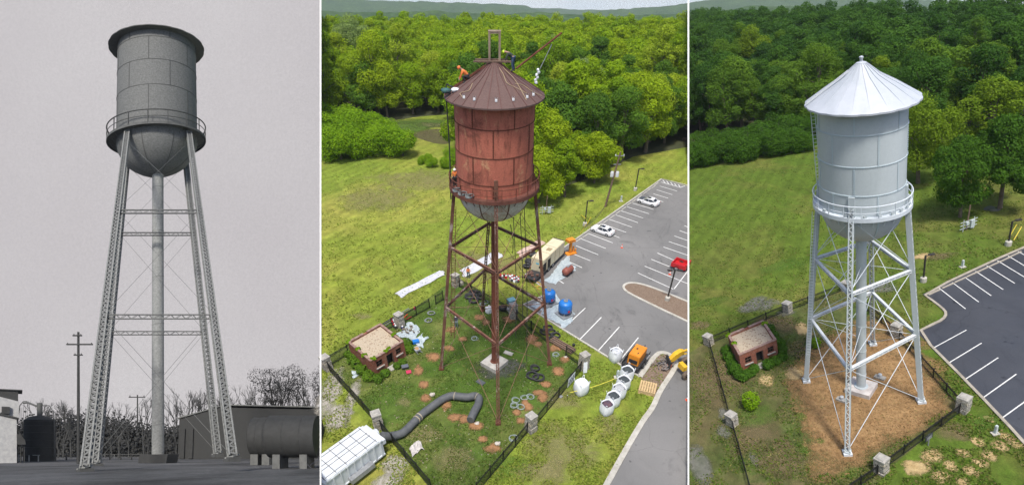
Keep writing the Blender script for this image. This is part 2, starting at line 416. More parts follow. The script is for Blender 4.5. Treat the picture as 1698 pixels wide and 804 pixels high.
def tower(w, cfg):
    B = w.at(*cfg['base'])
    yq = cfg['platy']
    # axis direction: upright in the picture, standing on this place's ground
    d = ray(cfg['base'][0], yq).normalized()
    x0 = d.cross(UP).normalized()
    n0 = (w.n - x0 * w.n.dot(x0)).normalized()
    def img(P, v):
        a = proj(P); b = proj(P + v * .01); return b[0] - a[0], b[1] - a[1]
    def kfix(P, a, b, want):   # a + k b whose picture direction has dx/dy zero ('v') or dy zero ('h')
        i, j = img(P, a), img(P, b)
        return -i[0] / j[0] if want == 'v' else -i[1] / j[1]
    u = n0
    for _ in range(3):
        u = (n0 + x0 * kfix(B, n0, x0, 'v')).normalized()
    dxdy = cfg.get('lean', 0)
    if dxdy: u = (u + x0 * dxdy).normalized()
    Q = B + u * hpx(B, u, yq)
    x = (x0 + u * kfix(Q, x0, u, 'h')).normalized()
    y = u.cross(x).normalized()
    F = (x, y, u); Mi = Matrix((x, y, u)).transposed().inverted()
    def loc(P): return Mi @ (P - B)
    H = lambda py: hpx(B, u, py)
    def R(py, hw):
        Qp = B + u * H(py); a = proj(Qp - x * .5); b = proj(Qp + x * .5)
        return hw / (b[0] - a[0])
    GV = [Mi @ v for v in (w.e1, w.e2, w.n)]
    def gbox(mb, c, d, yaw):     # block squared to the ground
        t = MB(); t.box((0, 0, 0), d, yaw); mb.add([V(c) + GV[0] * q[0] + GV[1] * q[1] + GV[2] * q[2] for q in t.v], t.f)
    g = dict(F=F, B=B, u=u, loc=loc, H=H, R=R)
    th = T(cfg['name'], cfg['label'], 'water tower', (B, F))
    m = cfg['mats']
    he, re = H(cfg['eavey']), R(cfg['eavey'], cfg['eaver'])
    hp, rp = H(cfg['platy']), R(cfg['platy'], cfg['platr'])
    hb = H(cfg['bowly'])
    rt = .5 * (R(cfg['t1'][0], cfg['t1'][1]) + R(cfg['t2'][0], cfg['t2'][1]))
    hr = H(cfg['raily'])
    hr = hp + min(max(hr - hp, .9), cfg.get('railmax', 1.5)); rk = cfg.get('railk', 1.0)
    g.update(he=he, re=re, hp=hp, rp=rp, rt=rt, hr=hr, hb=hb)
    ha = H(cfg['apexy']) if cfg.get('apexy') else he + cfg['rise']
    g['ha'] = ha
    print(cfg['name'], 'H apex %.1f eave %.1f/%.2f plat %.1f/%.2f tank r %.2f (%.2f %.2f)' % (ha, he, re, hp, rp, rt, R(*cfg['t1']), R(*cfg['t2'])))
    # roof: folded sheets with raised seams and a scalloped eave
    ns = cfg['seams']; N = ns * 4
    def wob(a, i): return cfg['scallop'] * abs(sin(a * ns / 2)) * (1 if i in (0, 1, 2) else .3)
    mb = MB(); rise = ha - he
    prof = [(re * .80, he - .03), (re, he - .14), (re, he), (re * .66, he + rise * cfg['mid']), (re * .33, he + rise * (cfg['mid'] + 1) / 2 * .98), (.35, ha - .05), (.01, ha)]
    mb.lathe(prof, N, wob=wob); roof = th.part('roof', mb, m['roof'], smooth=20)
    mb = MB()
    for k in range(ns):
        a = 2 * pi * (k + .5) / ns
        pts = [(q * cos(a), q * sin(a), z + .03) for q, z in prof[2:6]]
        for p, q in zip(pts, pts[1:]): mb.beam(p, q, .05, .05)
    th.part('roof_seam', mb, m['roof2'], roof)
    # tank
    mb = MB(); hbase = hp + .0
    mb.lathe([(rt * .98, he + .6), (rt, he - .02), (rt, hbase + .02)], 96); tank = th.part('tank', mb, m['tank'], smooth=40)
    mb = MB(); rows = cfg['rows']; zs = []
    for k in range(1, rows): zs.append(hbase + (he - hbase) * k / rows)
    if cfg.get('rowy'): zs = [H(v) for v in cfg['rowy']]
    for z in zs:
        mb.lathe([(rt, z - .05), (rt + .03, z - .04), (rt + .03, z + .04), (rt, z + .05)], 96)
        for k in range(120):
            a = 2 * pi * k / 120; mb.box(((rt + .035) * cos(a), (rt + .035) * sin(a), z), (.05, .05, .05), a)
    zz = [hbase] + sorted(zs) + [he]
    for r_ in range(len(zz) - 1):
        for k in range(6):
            a = 2 * pi * (k + .5 * (r_ % 2)) / 6 + cfg.get('seamaz', .3)
            mb.box(((rt + .012) * cos(a), (rt + .012) * sin(a), (zz[r_] + zz[r_ + 1]) / 2), (.035, .08, zz[r_ + 1] - zz[r_] - .14), a)
            for q in range(14):
                for s_ in (-1, 1):
                    mb.box(((rt + .035) * cos(a) - s_ * .05 * sin(a), (rt + .035) * sin(a) + s_ * .05 * cos(a), zz[r_] + (zz[r_ + 1] - zz[r_]) * (q + .5) / 14), (.03, .04, .04), a)
    th.part('plate_seam', mb, m['seam'], tank)
    # bowl: hemispherical bottom
    mb = MB(); dep = hp - hb; pr = [(rt * cos(t), hp - dep * sin(t) * 1.02) for t in lin(0, pi / 2 * .96, 14)]
    mb.lathe(pr, 72); bowl = th.part('bowl', mb, m['bowl'], smooth=40)
    for k in range(8):
        mb = MB(); a = 2 * pi * (k + .5) / 8
        for p, q in zip(pr[1:-2], pr[2:-1]):
            mb.beam((p[0] * 1.004 * cos(a), p[0] * 1.004 * sin(a), p[1] - .01), (q[0] * 1.004 * cos(a), q[0] * 1.004 * sin(a), q[1] - .01), .03, .1, (cos(a), sin(a), 0))
        th.part('bowl_seam', mb, m['seam'], bowl)
    # walkway
    mb = MB(); mb.lathe([(rt * .99, hp + .03), (rp, hp + .03), (rp, hp + .10), (rp + .05, hp + .10), (rp + .05, hp - .26), (rp - .02, hp - .26), (rp - .02, hp - .04), (rt * .99, hp - .04)], 72)
    th.part('walkway', mb, m['walk'], smooth=30)
    mb = MB()
    n = cfg['posts']
    for q in (0, .5): mb.torus((0, 0, hr - (hr - hp) * q), rp + .02, (.045 if q == 0 else .025) * rk, 72, 6)
    for k in range(n):
        a = 2 * pi * (k + .5) / n; mb.beam(((rp + .02) * cos(a), (rp + .02) * sin(a), hp - .1), ((rp + .02) * cos(a), (rp + .02) * sin(a), hr), .06 * rk, .04 * rk, (cos(a), sin(a), 0))
    th.part('railing', mb, m['rail'])
    mb = MB()
    for k in range(24):
        a = 2 * pi * k / 24; mb.beam((rt * cos(a), rt * sin(a), hp - .9), ((rp - .1) * cos(a), (rp - .1) * sin(a), hp - .1), .06, .05)
    th.part('walkway_bracket', mb, m['walk'])
    # riser pipe and footing
    rr = cfg['riser']; rz = R((cfg['base'][1] + cfg['bowly']) / 2, rr)
    mb = MB(); mb.cyl((0, 0, .3), (0, 0, hb + .8), rz, rz, 32); pipe = th.part('riser_pipe', mb, m['riser'], smooth=40)
    for z in lin(hb * .12, hb * .95, 6): mb = MB(); mb.lathe([(rz, z - .06), (rz + .02, z - .05), (rz + .02, z + .05), (rz, z + .06)], 32); th.part('pipe_joint', mb, m['flange'], pipe)
    mb = MB()
    mb.lathe([(rz, .35), (rz * 1.45, .38), (rz * 1.45, .55), (rz, .60)], 32)
    th.part('pipe_flange', mb, m['flange'], pipe)
    fw = cfg['foot']; mb = MB(); gbox(mb, (0, 0, .0), (fw, fw, cfg.get('footh', 1.0)), cfg.get('footyaw', .6)); th.part('concrete_footing', mb, m['con'])
    # legs
    legs = []; az0 = cfg['az']
    for k, ft in enumerate(cfg['feet']):
        a = radians(az0 + 90 * k)
        top = V((rt * 1.03 * sin(a), -rt * 1.03 * cos(a), hp + cfg.get('legup', 1.2)))
        fp = loc(w.at(*ft)); fp.z = max(fp.z, -.5)
        legs.append((fp, top))
        rad = V((fp.x, fp.y, 0)).normalized(); tan_ = V((-rad.y, rad.x, 0))
        rails, lace = MB(), MB(); wd = cfg['legw']
        lattice(rails, lace, fp + V((0, 0, .3)), top, wd, wd, tan_, wd * cfg.get('pitch', .95), cfg['legmode'], cfg.get('lacew', .05))
        lg = th.part('leg', rails, m['leg']); th.part('lacing', lace, m['lace'], lg)
        mb = MB(); gbox(mb, fp + V((0, 0, .08)), (wd * 1.9, wd * 1.9, .36), a); th.part('leg_footing', mb, m['con2'], lg)
        mb = MB(); mb.box(top - V((rad.x * .05, rad.y * .05, 0)), (wd * 1.3, wd * .6, 1.9), a); th.part('gusset', mb, m['leg'], lg); mb = MB(); mb.box(fp + V((0, 0, .33)), (wd * 1.5, wd * 1.5, .12), a)
        for s1, s2 in ((-1, -1), (1, -1), (1, 1), (-1, 1)): mb.cyl(fp + V((s1 * wd * .6, s2 * wd * .6, .3)), fp + V((s1 * wd * .6, s2 * wd * .6, .55)), .05, .05, 6)
        th.part('base_plate', mb, m['leg'], lg)
    g['legs'] = legs
    # nodes on each leg
    def on(k, py):
        a, b = legs[k]; P = B + x * a.x + y * a.y + u * a.z; D = (x * (b - a).x + y * (b - a).y + u * (b - a).z); return a + (b - a) * hpx(P, D, py)
    rings = []
    for nd in cfg['nodes']:
        fr = []
        for k in range(4):
            if nd[k] is None: fr.append(None); continue
            p = on(k, nd[k]); fr.append((p.z - legs[k][0].z) / (legs[k][1].z - legs[k][0].z))
        av = sum(q for q in fr if q is not None) / sum(1 for q in fr if q is not None)
        rings.append([legs[k][0] + (legs[k][1] - legs[k][0]) * (av if cfg.get('level') or fr[k] is None else (fr[k] if cfg.get('exact') else (fr[k] + av) / 2)) for k in range(4)])
    rods = MB(); lv = [[l[0] for l in legs]] + rings + [[l[0] + (l[1] - l[0]) * .955 for l in legs]]
    for rg in rings:
        for k in range(4):
            a, b = rg[k], rg[(k + 1) % 4]
            if (k, (k + 1) % 4) in cfg.get('skip', ()): continue
            rails, lace = MB(), MB(); sd = cfg['strw']
            lattice(rails, lace, a, b, sd, sd * cfg.get('strd', 1.0), (0, 0, 1), sd * 1.1, 'box', .045)
            st = th.part('strut', rails, m['strut']); th.part('lacing', lace, m['lace'], st)
    for i in range(len(lv) - 1):
        for k in range(4):
            j = (k + 1) % 4
            for a, b in ((lv[i][k], lv[i + 1][j]), (lv[i][j], lv[i + 1][k])):
                if (k, j) in cfg.get('skiprod', ()): continue
                r_ = MB(); r_.tube([a + V((0, 0, .3)), b], cfg['rodr'], 5); th.part('tie_rod', r_, m['rod'])
    if cfg.get('rings_rods'):
        for rg in rings:
            for a, b in ((rg[0], rg[2]), (rg[1], rg[3])):
                r_ = MB(); r_.tube([a, b], cfg['rodr'] * .8, 5); th.part('tie_rod', r_, m['rod'])
    th.g = g
    return th

def rust_mat(name, base, dark, light, scale=.35, streak=True, rough=.85):
    t = NT(name); t.pr(rough, 0, .25)
    c = t.ramp(t.noise(scale, 8, .7, dist=.4), [(.32, dark), (.48, base), (.60, base), (.72, light)])
    if streak:
        c = t.mix(t.ramp(t.noise(2.2, 6, .7, (1, 1, .09)), [(.52, 0), (.68, .8)]), c, dark)
        c = t.mix(t.ramp(t.noise(.9, 8, .75, (1, 1, .35), dist=.8), [(.55, 0), (.66, .95)]), c, light)
    c = t.mix(1.0, c, t.ramp(t.noise(7, 4, .8), [(.25, .7), (.75, 1.25)]), 'MULTIPLY')
    t.col(c); t.bump(t.noise(6, 5, .7), .3, .02); return t.m
RUST = rust_mat('rusty_plate', (.42, .135, .092), (.15, .055, .038), (.52, .29, .16))
RUSTROOF = rust_mat('brown_roof_sheet', (.125, .078, .070), (.10, .062, .056), (.17, .10, .08), .25, False, .7)
RUSTROOF2 = rust_mat('brown_roof_seam', (.13, .065, .06), (.09, .045, .04), (.16, .08, .07), .5, False)
RUSTSEAM = rust_mat('rusty_seam', (.14, .05, .032), (.09, .03, .02), (.22, .09, .05), .8)
RUSTB = rust_mat('bowl_worn_paint', (.62, .60, .57), (.42, .32, .25), (.40, .20, .11), .7)
RUSTL = rust_mat('rusty_leg', (.17, .08, .055), (.085, .038, .028), (.45, .40, .37), 1.1)
RUSTP = rust_mat('rusty_pipe', (.17, .058, .036), (.10, .036, .026), (.24, .10, .06), .5)
RUSTC = M('weathered_concrete', (.48, .46, .42), (.32, .30, .27), 1.5, .9, bump=.2)
WIRE = M('galvanised_wire', (.30, .27, .23), (.2, .17, .14), 2, .7)
SLAB = M('dark_slab', (.06, .06, .065), (.09, .09, .09), 3, .8)
rustm = dict(roof=RUSTROOF, roof2=RUSTROOF2, tank=RUST, seam=RUSTSEAM, bowl=RUSTB, walk=rust_mat('rusty_walkway', (.15, .06, .045), (.08, .035, .028), (.2, .1, .07), .8), rail=RUSTSEAM,
             riser=RUSTP, flange=RUSTSEAM, con=RUSTC, con2=RUSTSEAM, leg=RUSTL, lace=RUSTL, strut=RUSTL, rod=rust_mat('rusty_rod', (.25, .13, .09), (.15, .08, .06), (.35, .28, .24), 1))
tw2 = tower(W2, dict(name='water_tower', label='rust red water tower with brown cone roof and rusty lattice legs, over the green yard', base=(820, 604), apexy=101, eavey=157, eaver=83.5,
    t1=(172, 67.5), t2=(300, 62), platy=305, platr=74, raily=286, bowly=360, riser=5.2, seams=24, scallop=.002, mid=.35, rows=5, rowy=[196, 241, 284], seamaz=-1.6,
    posts=20, foot=2.3, footyaw=.9, az=2, feet=[(826, 702), (911, 604), (800, 515), (732, 612)], legw=.28, legmode='box', legup=1.0,
    nodes=[(567, 502, 452, 508), (449, 407, 376, 408)], strw=.26, strd=.7, rodr=.028, mats=rustm, rings_rods=True))
def paint(name, c, c2, sc=.4, rough=.45):
    t = NT(name); t.pr(rough, 0, .4)
    a = t.ramp(t.noise(sc, 5, .6, (1, 1, .15)), [(.35, c), (.65, c2)])
    a = t.mix(1.0, a, t.ramp(t.noise(5, 4, .7), [(.3, .95), (.7, 1.04)]), 'MULTIPLY'); t.col(a); return t.m
GP = paint('light_grey_paint', (.43, .48, .50), (.48, .53, .55))
GPS = paint('grey_seam_paint', (.43, .51, .55), (.48, .56, .59), 1)
GPB = paint('bowl_grey_paint', (.50, .53, .55), (.44, .47, .50))
GPW = paint('pale_walkway_paint', (.66, .71, .76), (.58, .63, .68), 1)
GPL = paint('leg_grey_paint', (.44, .49, .51), (.48, .53, .55), 1)
GPT = paint('strut_pale_paint', (.55, .58, .60), (.60, .63, .65), 1)
GR = NT('silver_roof'); GR.pr(.45, 0, .5)
GR.col(GR.mix(1.0, GR.ramp(GR.noise(.5, 6, .6, dist=.5), [(.35, (.42, .455, .50)), (.65, (.49, .52, .57))]), GR.ramp(GR.noise(3, 5, .7), [(.3, .95), (.7, 1.03)]), 'MULTIPLY'))
greym = dict(roof=GR.m, roof2=GR.m, tank=GP, seam=GPS, bowl=GPB, walk=GPW, rail=GPW, riser=GPL, flange=GPL, con=M('pale_footing', (.62, .58, .55), (.45, .40, .37), 1.5, .9), con2=GPW, leg=GPL, lace=GPT, strut=GPT, rod=GPW)
tw3 = tower(W3, dict(name='water_tower', label='freshly painted light grey water tower with silver cone roof, over the straw covered yard', base=(1428, 646), apexy=104, eavey=165, eaver=96.5,
    t1=(182, 79), t2=(325, 69.5), platy=334, platr=82, raily=314, bowly=393, riser=8.7, seams=20, scallop=.022, mid=.36, rows=5, rowy=[205, 255, 301], seamaz=-1.2,
    posts=18, foot=2.2, footyaw=.75, az=-12, feet=[(1405, 752), (1527, 666), (1447, 571), (1337, 632)], legw=.36, legmode='box', legup=.8,
    nodes=[(612, 556, 485, 527), (490, 449, 400, 427)], strw=.25, strd=.9, rodr=.03, mats=greym, rings_rods=True))
def gm(name, v, v2=None, **k):
    v2 = v * .7 if v2 is None else v2
    return M(name, (v, v * 1.02, v * .97), (v2, v2 * 1.02, v2 * .97), **k)
g1 = gm('old_tank_grey', .07, .15, scale=5, lo=.3, hi=.7, detail=12)
oldm = dict(roof=gm('old_roof_grey', .07, .09, scale=2), roof2=gm('old_roof_grey2', .05), tank=g1, seam=gm('old_seam', .075), bowl=g1, walk=gm('old_walk', .06, .09), rail=gm('old_rail', .06),
            riser=gm('old_pipe', .26, .17, scale=4), flange=gm('old_flange', .2), con=gm('old_footing', .03), con2=gm('old_plate', .07), leg=gm('old_leg', .22, .15, scale=5), lace=gm('old_lacing', .16, .11), strut=gm('old_strut', .11), rod=gm('old_rod', .13))
tw1 = tower(W1, dict(name='water_tower', label='old grey water tower seen from below in the black and white photograph', base=(262, 767), rise=2.2, eavey=81, eaver=79,
    t1=(110, 66), t2=(190, 66), platy=234, platr=82, raily=214, lacew=.17, pitch=.6, railmax=2.6, railk=2.0, bowly=290, riser=10, seams=20, scallop=.01, mid=.36, rows=6, rowy=[92, 128, 168],
    posts=16, foot=3.5, footyaw=.1, footh=2.2, az=-43, feet=[(141, 781), (386, 781), (361, 771), (160, 772)], legw=.55, legmode='laced', legup=-.4,
    nodes=[(525, 525, 552, 552), (351, 351, 388, 388)], strw=.5, strd=.5, rodr=.02, mats=oldm, exact=True, skip=((3, 0), (1, 2)), skiprod=((3, 0), (1, 2))))
# ================================================================== trees
def crown_arrays(seed, lobes, nleaf, leaf, up_bias=.35, shell=.75, bury=.42):
    """leaf cards scattered through lobes. lobes: (center, radii). returns vertex array"""
    rg = np.random.default_rng(seed)
    L = np.array([list(c) + list(r) for c, r in lobes]); wgt = (L[:, 3] * L[:, 4]) ** 1.0; wgt /= wgt.sum()
    k = rg.choice(len(L), nleaf, p=wgt)
    d = rg.normal(size=(nleaf, 3)); d /= np.linalg.norm(d, axis=1)[:, None]
    rad = shell + (1.08 - shell) * rg.random(nleaf) ** .6
    rad *= 1 + .16 * np.sin(d[:, 0] * 5 + k) * np.cos(d[:, 1] * 6 + k * 2) + .10 * np.sin(d[:, 2] * 9 + k)
    P = L[k, :3] + d * L[k, 3:] * rad[:, None]
    # drop leaves buried deep in other lobes
    keep = np.ones(nleaf, bool)
    for c in L:
        q = (((P - c[:3]) / c[3:]) ** 2).sum(1); keep &= ~(q < bury)
    P = P[keep]; d = d[keep]; n = len(P)
    nr = d * .9 + rg.normal(size=(n, 3)) * .55; nr[:, 2] += up_bias; nr /= np.linalg.norm(nr, axis=1)[:, None]
    a = np.cross(nr, rg.normal(size=(n, 3))); a /= np.linalg.norm(a, axis=1)[:, None]; b = np.cross(nr, a)
    s = leaf * (.6 + .8 * rg.random(n))[:, None]
    v = np.stack([P - a * s, P - b * s * .7 + nr * s * .15, P + a * s, P + b * s * .7 + nr * s * .15], 1)
    return v.reshape(-1, 3)
def quads_mesh(name, v, m):
    n = len(v) // 4
    me = bpy.data.meshes.new(name); me.vertices.add(len(v)); me.vertices.foreach_set('co', v.astype(np.float32).ravel())
    me.loops.add(n * 4); me.loops.foreach_set('vertex_index', np.arange(n * 4, dtype=np.int32))
    me.polygons.add(n); me.polygons.foreach_set('loop_start', np.arange(0, n * 4, 4, dtype=np.int32))
    me.update(calc_edges=True); me.validate(); me.materials.append(m); return me
def leafmat(name, c1, c2, c3, trans=.38, rnd=True):
    t = NT(name); t.pr(.75, 0, .12)
    oi = t.n('ShaderNodeObjectInfo')
    c = t.ramp(t.noise(.55, 3, .6), [(.3, c1), (.7, c2)])
    r = t.ramp(oi.outputs['Random'], [(0, c1), (.3, c2), (.55, c3), (.75, c2), (.9, tuple(.5 * (a + b) for a, b in zip(c1, c3))), (1, c1)])
    c = t.mix(.6 if rnd else .15, c, r)
    c = t.mix(1.0, c, t.ramp(t.noise(2.5, 2, .7), [(.3, .75), (.7, 1.25)]), 'MULTIPLY')
    t.col(c)
    tr = t.n('ShaderNodeBsdfTranslucent'); t.l(c, tr.inputs[0]); ms = t.n('ShaderNodeMixShader'); ms.inputs[0].default_value = trans
    t.l(t.b.outputs[0], ms.inputs[1]); t.l(tr.outputs[0], ms.inputs[2]); t.l(ms.outputs[0], t.out.inputs[0]); return t.m
L2 = leafmat('spring_leaves', (.24, .385, .010), (.33, .43, .016), (.12, .25, .010))
L2D = leafmat('grey_green_leaves', (.22, .32, .09), (.28, .37, .11), (.16, .25, .07))
L2H = leafmat('hedge_leaves', (.17, .33, .009), (.24, .39, .012), (.13, .27, .009), rnd=False)
L3 = leafmat('summer_leaves', (.045, .12, .016), (.08, .18, .018), (.03, .09, .018))
L3Y = leafmat('yellow_green_leaves', (.15, .25, .012), (.20, .29, .02), (.11, .20, .012), rnd=False)
L3H = leafmat('bush_leaves', (.055, .14, .012), (.08, .18, .015), (.045, .11, .012), rnd=False)
L3M = leafmat('mid_green_leaves', (.10, .20, .018), (.14, .25, .02), (.07, .15, .018))
L2Y = leafmat('lime_leaves', (.32, .42, .02), (.38, .46, .04), (.26, .38, .02))
L2M = leafmat('deep_spring_leaves', (.09, .20, .02), (.13, .25, .02), (.07, .15, .02))
BARK = M('bark', (.10, .075, .055), (.17, .14, .11), 3, .95, bump=.4)
def tree_lobes(rg, R, H, z0, kind):
    out = []
    if kind == 'bush':
        n = 9
        for i in range(n):
            a = rg.uniform(0, 2 * pi); q = R * .55 * sqrt(rg.random()); r = R * rg.uniform(.38, .55)
            out.append(((q * cos(a), q * sin(a), z0 + (H - z0) * rg.uniform(.25, .68)), (r, r, r * rg.uniform(.8, 1.0))))
        return out
    n = rg.randint(13, 24)
    for i in range(n):
        t = rg.random(); z = z0 + (H - z0) * (.18 + .72 * t)
        env = sin(pi * min(1, (.22 + .74 * t))) ** .7 * R
        a = i * 2.4 + rg.uniform(-.5, .5); q = env * rg.uniform(.3, .92)
        r = R * rg.uniform(.17, .40)
        out.append(((q * cos(a), q * sin(a), z), (r, r, r * rg.uniform(.65, .9))))
    out.append(((0, 0, z0 + (H - z0) * .86), (R * .36, R * .36, R * .30)))
    out.append(((0, 0, z0 + (H - z0) * .5), (R * .55, R * .55, (H - z0) * .33)))
    return out
def trunk_mb(rg, H, z0, R, lobes):
    mb = MB(); r0 = H * .022 + .06
    pts = [(0, 0, -.6), (0, 0, z0 * .5), (rg.uniform(-.2, .2), rg.uniform(-.2, .2), z0 + (H - z0) * .3), (rg.uniform(-.4, .4), rg.uniform(-.4, .4), z0 + (H - z0) * .72)]
    mb.tube(pts, [r0 * 1.25, r0, r0 * .75, r0 * .25], 8)
    for c, r in lobes[:9]:
        zb = min(c[2] * .7, z0 + (H - z0) * .45); zb = max(zb, z0 * .6)
        mb.tube([(0, 0, zb), (c[0] * .5, c[1] * .5, (zb + c[2]) / 2 + .2), (c[0], c[1], c[2])], [r0 * .5, r0 * .3, r0 * .1], 5)
    return mb
PROTO = {}
def proto(kind, i, mat):
    key = (kind, i, mat.name)
    if key in PROTO: return PROTO[key]
    rg = random.Random(hash((kind, i)) % 1000 if False else i * 31 + {'tree': 1, 'edge': 2, 'bush': 3, 'near': 4}[kind])
    H, R, z0 = {'tree': (14, 5.0, 4.5), 'edge': (13, 5.2, 1.2), 'bush': (6.5, 3.8, .0), 'near': (11, 5.4, 1.5)}[kind]
    H *= rg.uniform(.82, 1.2); R *= rg.uniform(.78, 1.2)
    lb = tree_lobes(rg, R, H, z0, kind)
    nl, lf = {'tree': (14000, .165), 'edge': (16000, .155), 'bush': (13000, .12), 'near': (30000, .125)}[kind]
    cm = quads_mesh('crown', crown_arrays(i + 50, lb, nl, lf, .4, .62), mat)
    tm = mkmesh('trunk', trunk_mb(rg, H, z0, R, lb)); tm.materials.append(BARK)
    PROTO[key] = (cm, tm, H, R); return PROTO[key]
SEAMN = {x: ray(x, 0).cross(UP).normalized() for x in (XA, XB)}   # points right of the seam have positive n.(p-cam)*-1 checked below
def side(P, x): return (P - CAMP).dot(SEAMN[x])
_sg = 1 if side(cpt(900, 400, 50), XA) > 0 else -1
def limits(w):
    return [(XA, _sg), (XB, -_sg)] if w is W2 else ([(XB, _sg)] if w is W3 else [(XA, -_sg)])
def clip_leaves(v, w, mw=None):
    q = v.reshape(-1, 4, 3); 
    wc = q.mean(1)
    if mw is not None:
        A = np.array(mw); wc = wc @ A[:3, :3].T + A[:3, 3]
    keep = np.ones(len(q), bool)
    for x, sgn in limits(w): keep &= ((wc - np.array(CAMP)) @ np.array(SEAMN[x])) * sgn > .12
    return q[keep].reshape(-1, 3), keep
def add_tree(w, xy, kind, i, mat, s, label, group, name, cat='tree', hs=1.0, rg=random, P=None):
    cm, tm, H, R = proto(kind, i, mat)
    P = P or w.pt(*xy); u = w.up(P); nrm = (w.n * .6 + u * .4).normalized()
    q = V((0, 0, 1)).rotation_difference(nrm) @ Matrix.Rotation(rg.uniform(0, 6.28), 3, 'Z').to_quaternion()
    o = bpy.data.objects.new(name, None); COL.objects.link(o); o.location = P; o.rotation_euler = q.to_euler(); o.scale = (s, s, s * hs); o.empty_display_size = .5
    o['label'] = label; o['category'] = cat
    if group: o['group'] = group
    near = any(side(P, x) * sgn < R * s * 1.7 for x, sgn in limits(w))
    if near:
        vv = np.empty(len(cm.vertices) * 3, np.float32); cm.vertices.foreach_get('co', vv); vv = vv.reshape(-1, 3)
        v2, kp = clip_leaves(vv, w, Matrix.LocRotScale(P, q, V((s, s, s * hs)))); 
        if not kp.all() and len(v2): cm = quads_mesh('crown', v2, cm.materials[0])
        MW = Matrix.LocRotScale(P, q, V((s, s, s * hs))); tv = [MW @ v.co for v in tm.vertices]
        ok = [all(side(p, x) * sgn > .1 for x, sgn in limits(w)) for p in tv]
        if not all(ok):
            t2 = bpy.data.meshes.new('trunk'); t2.from_pydata([tuple(v.co) for v in tm.vertices], [], [tuple(f.vertices) for f in tm.polygons if all(ok[i] for i in f.vertices)]); t2.materials.append(BARK); tm = t2
    for nm, me in (('trunk', tm), ('crown', cm)):
        c = bpy.data.objects.new(nm, me); COL.objects.link(c); c.parent = o
    return o
def interp(tab, x):
    if x <= tab[0][0]: return tab[0][1]
    for (a, b), (c, d) in zip(tab, tab[1:]):
        if x <= c: return b + (d - b) * (x - a) / (c - a)
    return tab[-1][1]
def forest(w, xr, edge, ymin, step, mat, alt, label, group, stuffname, nthings, seed, hsc, smax=1.0, avoid=None):
    stp0 = step
    rg = random.Random(seed); c = []
    a = w.xy(xr[0], edge(xr[0]) + 60); 
    X = [w.xy(x, y)[0] for x in xr for y in (ymin, 400)]; Y = [w.xy(x, y)[1] for x in xr for y in (ymin, 400)]
    y = min(Y)
    while y < max(Y):
        x = min(X)
        while x < max(X):
            px_, py_ = x + rg.uniform(-.42, .42) * step, y + rg.uniform(-.42, .42) * step
            P = w.pt(px_, py_)
            if (P - CAMP).dot(FW) > 5:
                q = proj(P); m_ = .5 * FL / (P - CAMP).dot(FW)
                if xr[0] + m_ < q[0] < xr[1] - m_ and ymin < q[1] < edge(q[0]) and not (avoid and avoid(*q)): c.append((q[1], px_, py_, q[0]))
            x += step
        y += step * .9
    c.sort(reverse=True)
    print(group, 'trees', len(c))
    for j, (qy, x, y, qx) in enumerate(c[:nthings]):
        front = qy > edge(qx) - 26
        k = 'edge' if front else 'tree'
        q_ = rg.random(); m_ = alt[0] if q_ < .06 else (alt[1] if q_ < .16 else (alt[2] if q_ < .42 else mat))
        s = hsc(qx, qy) * rg.uniform(.68, 1.3)
        add_tree(w, (x, y), k, rg.randint(0, 4 if k == 'edge' else 8), m_, s, label, group, 'forest_tree', rg=rg, hs=rg.uniform(.8, 1.35))
    vs = []
    base = [crown_arrays(900 + i, tree_lobes(random.Random(i), 5, 14, 3.5, 'tree'), 2600, .30) for i in range(6)]
    cols = []
    Rm = np.array([list(w.e1), list(w.e2), list(w.n)])
    for j, (qy, x, y, qx) in enumerate(c[nthings:]):
        s = hsc(qx, qy) * rg.uniform(.78, 1.2); a = rg.uniform(0, 6.28); v = base[rg.randint(0, 5)] * s
        v = np.stack([v[:, 0] * cos(a) - v[:, 1] * sin(a), v[:, 0] * sin(a) + v[:, 1] * cos(a), v[:, 2]], 1)
        v = v @ Rm + np.array(w.pt(x, y)); v, _k = clip_leaves(v, w); vs.append(v); cols.append(np.full(len(v) // 4, rg.random(), np.float32))
    if vs:
        me = quads_mesh(stuffname, np.concatenate(vs), far_leaf(mat)); at = me.attributes.new('tone', 'FLOAT', 'FACE'); cc = np.concatenate(cols)
        if len(cc) == len(me.polygons): at.data.foreach_set('value', cc)
        o = addmesh(stuffname, me, None); o['kind'] = 'stuff'; o['label'] = label.replace('tree of', 'mass of').split(',')[0]
def far_leaf(mat):
    m = mat.copy(); m.name = mat.name + '_far'; nt = m.node_tree
    for n in list(nt.nodes):
        if n.type == 'OBJECT_INFO':
            at = nt.nodes.new('ShaderNodeAttribute'); at.attribute_name = 'tone'
            for l in list(n.outputs['Random'].links): nt.links.new(at.outputs['Fac'], l.to_socket)
        if n.type == 'TEX_NOISE' and n.inputs['Scale'].default_value < 1: n.inputs['Scale'].default_value = .2
    return m
E2 = [(531, 200), (560, 195), (650, 196), (700, 190), (740, 186), (757, 200), (762, 268), (800, 280), (880, 318), (930, 315), (990, 292), (1050, 262), (1142, 246)]
E3 = [(1142, 232), (1340, 222), (1380, 215), (1500, 228), (1560, 232), (1620, 232), (1700, 240), (1760, 240)]
def hs2(qx, qy): return interp([(40, .52), (60, .58), (100, .68), (170, .80), (250, .92), (330, .92)], qy)
def hs3(qx, qy): return interp([(30, .50), (80, .62), (140, .74), (260, .88)], qy)
forest(W2, (XA, XB), lambda x: interp(E2, x), R2, 5.4, L2, (L2D, L2Y, L2M), 'bright green tree of the dense forest behind the rust red water tower', 'forest trees behind the rusty tower', 'far_forest', 165, 3, hs2)
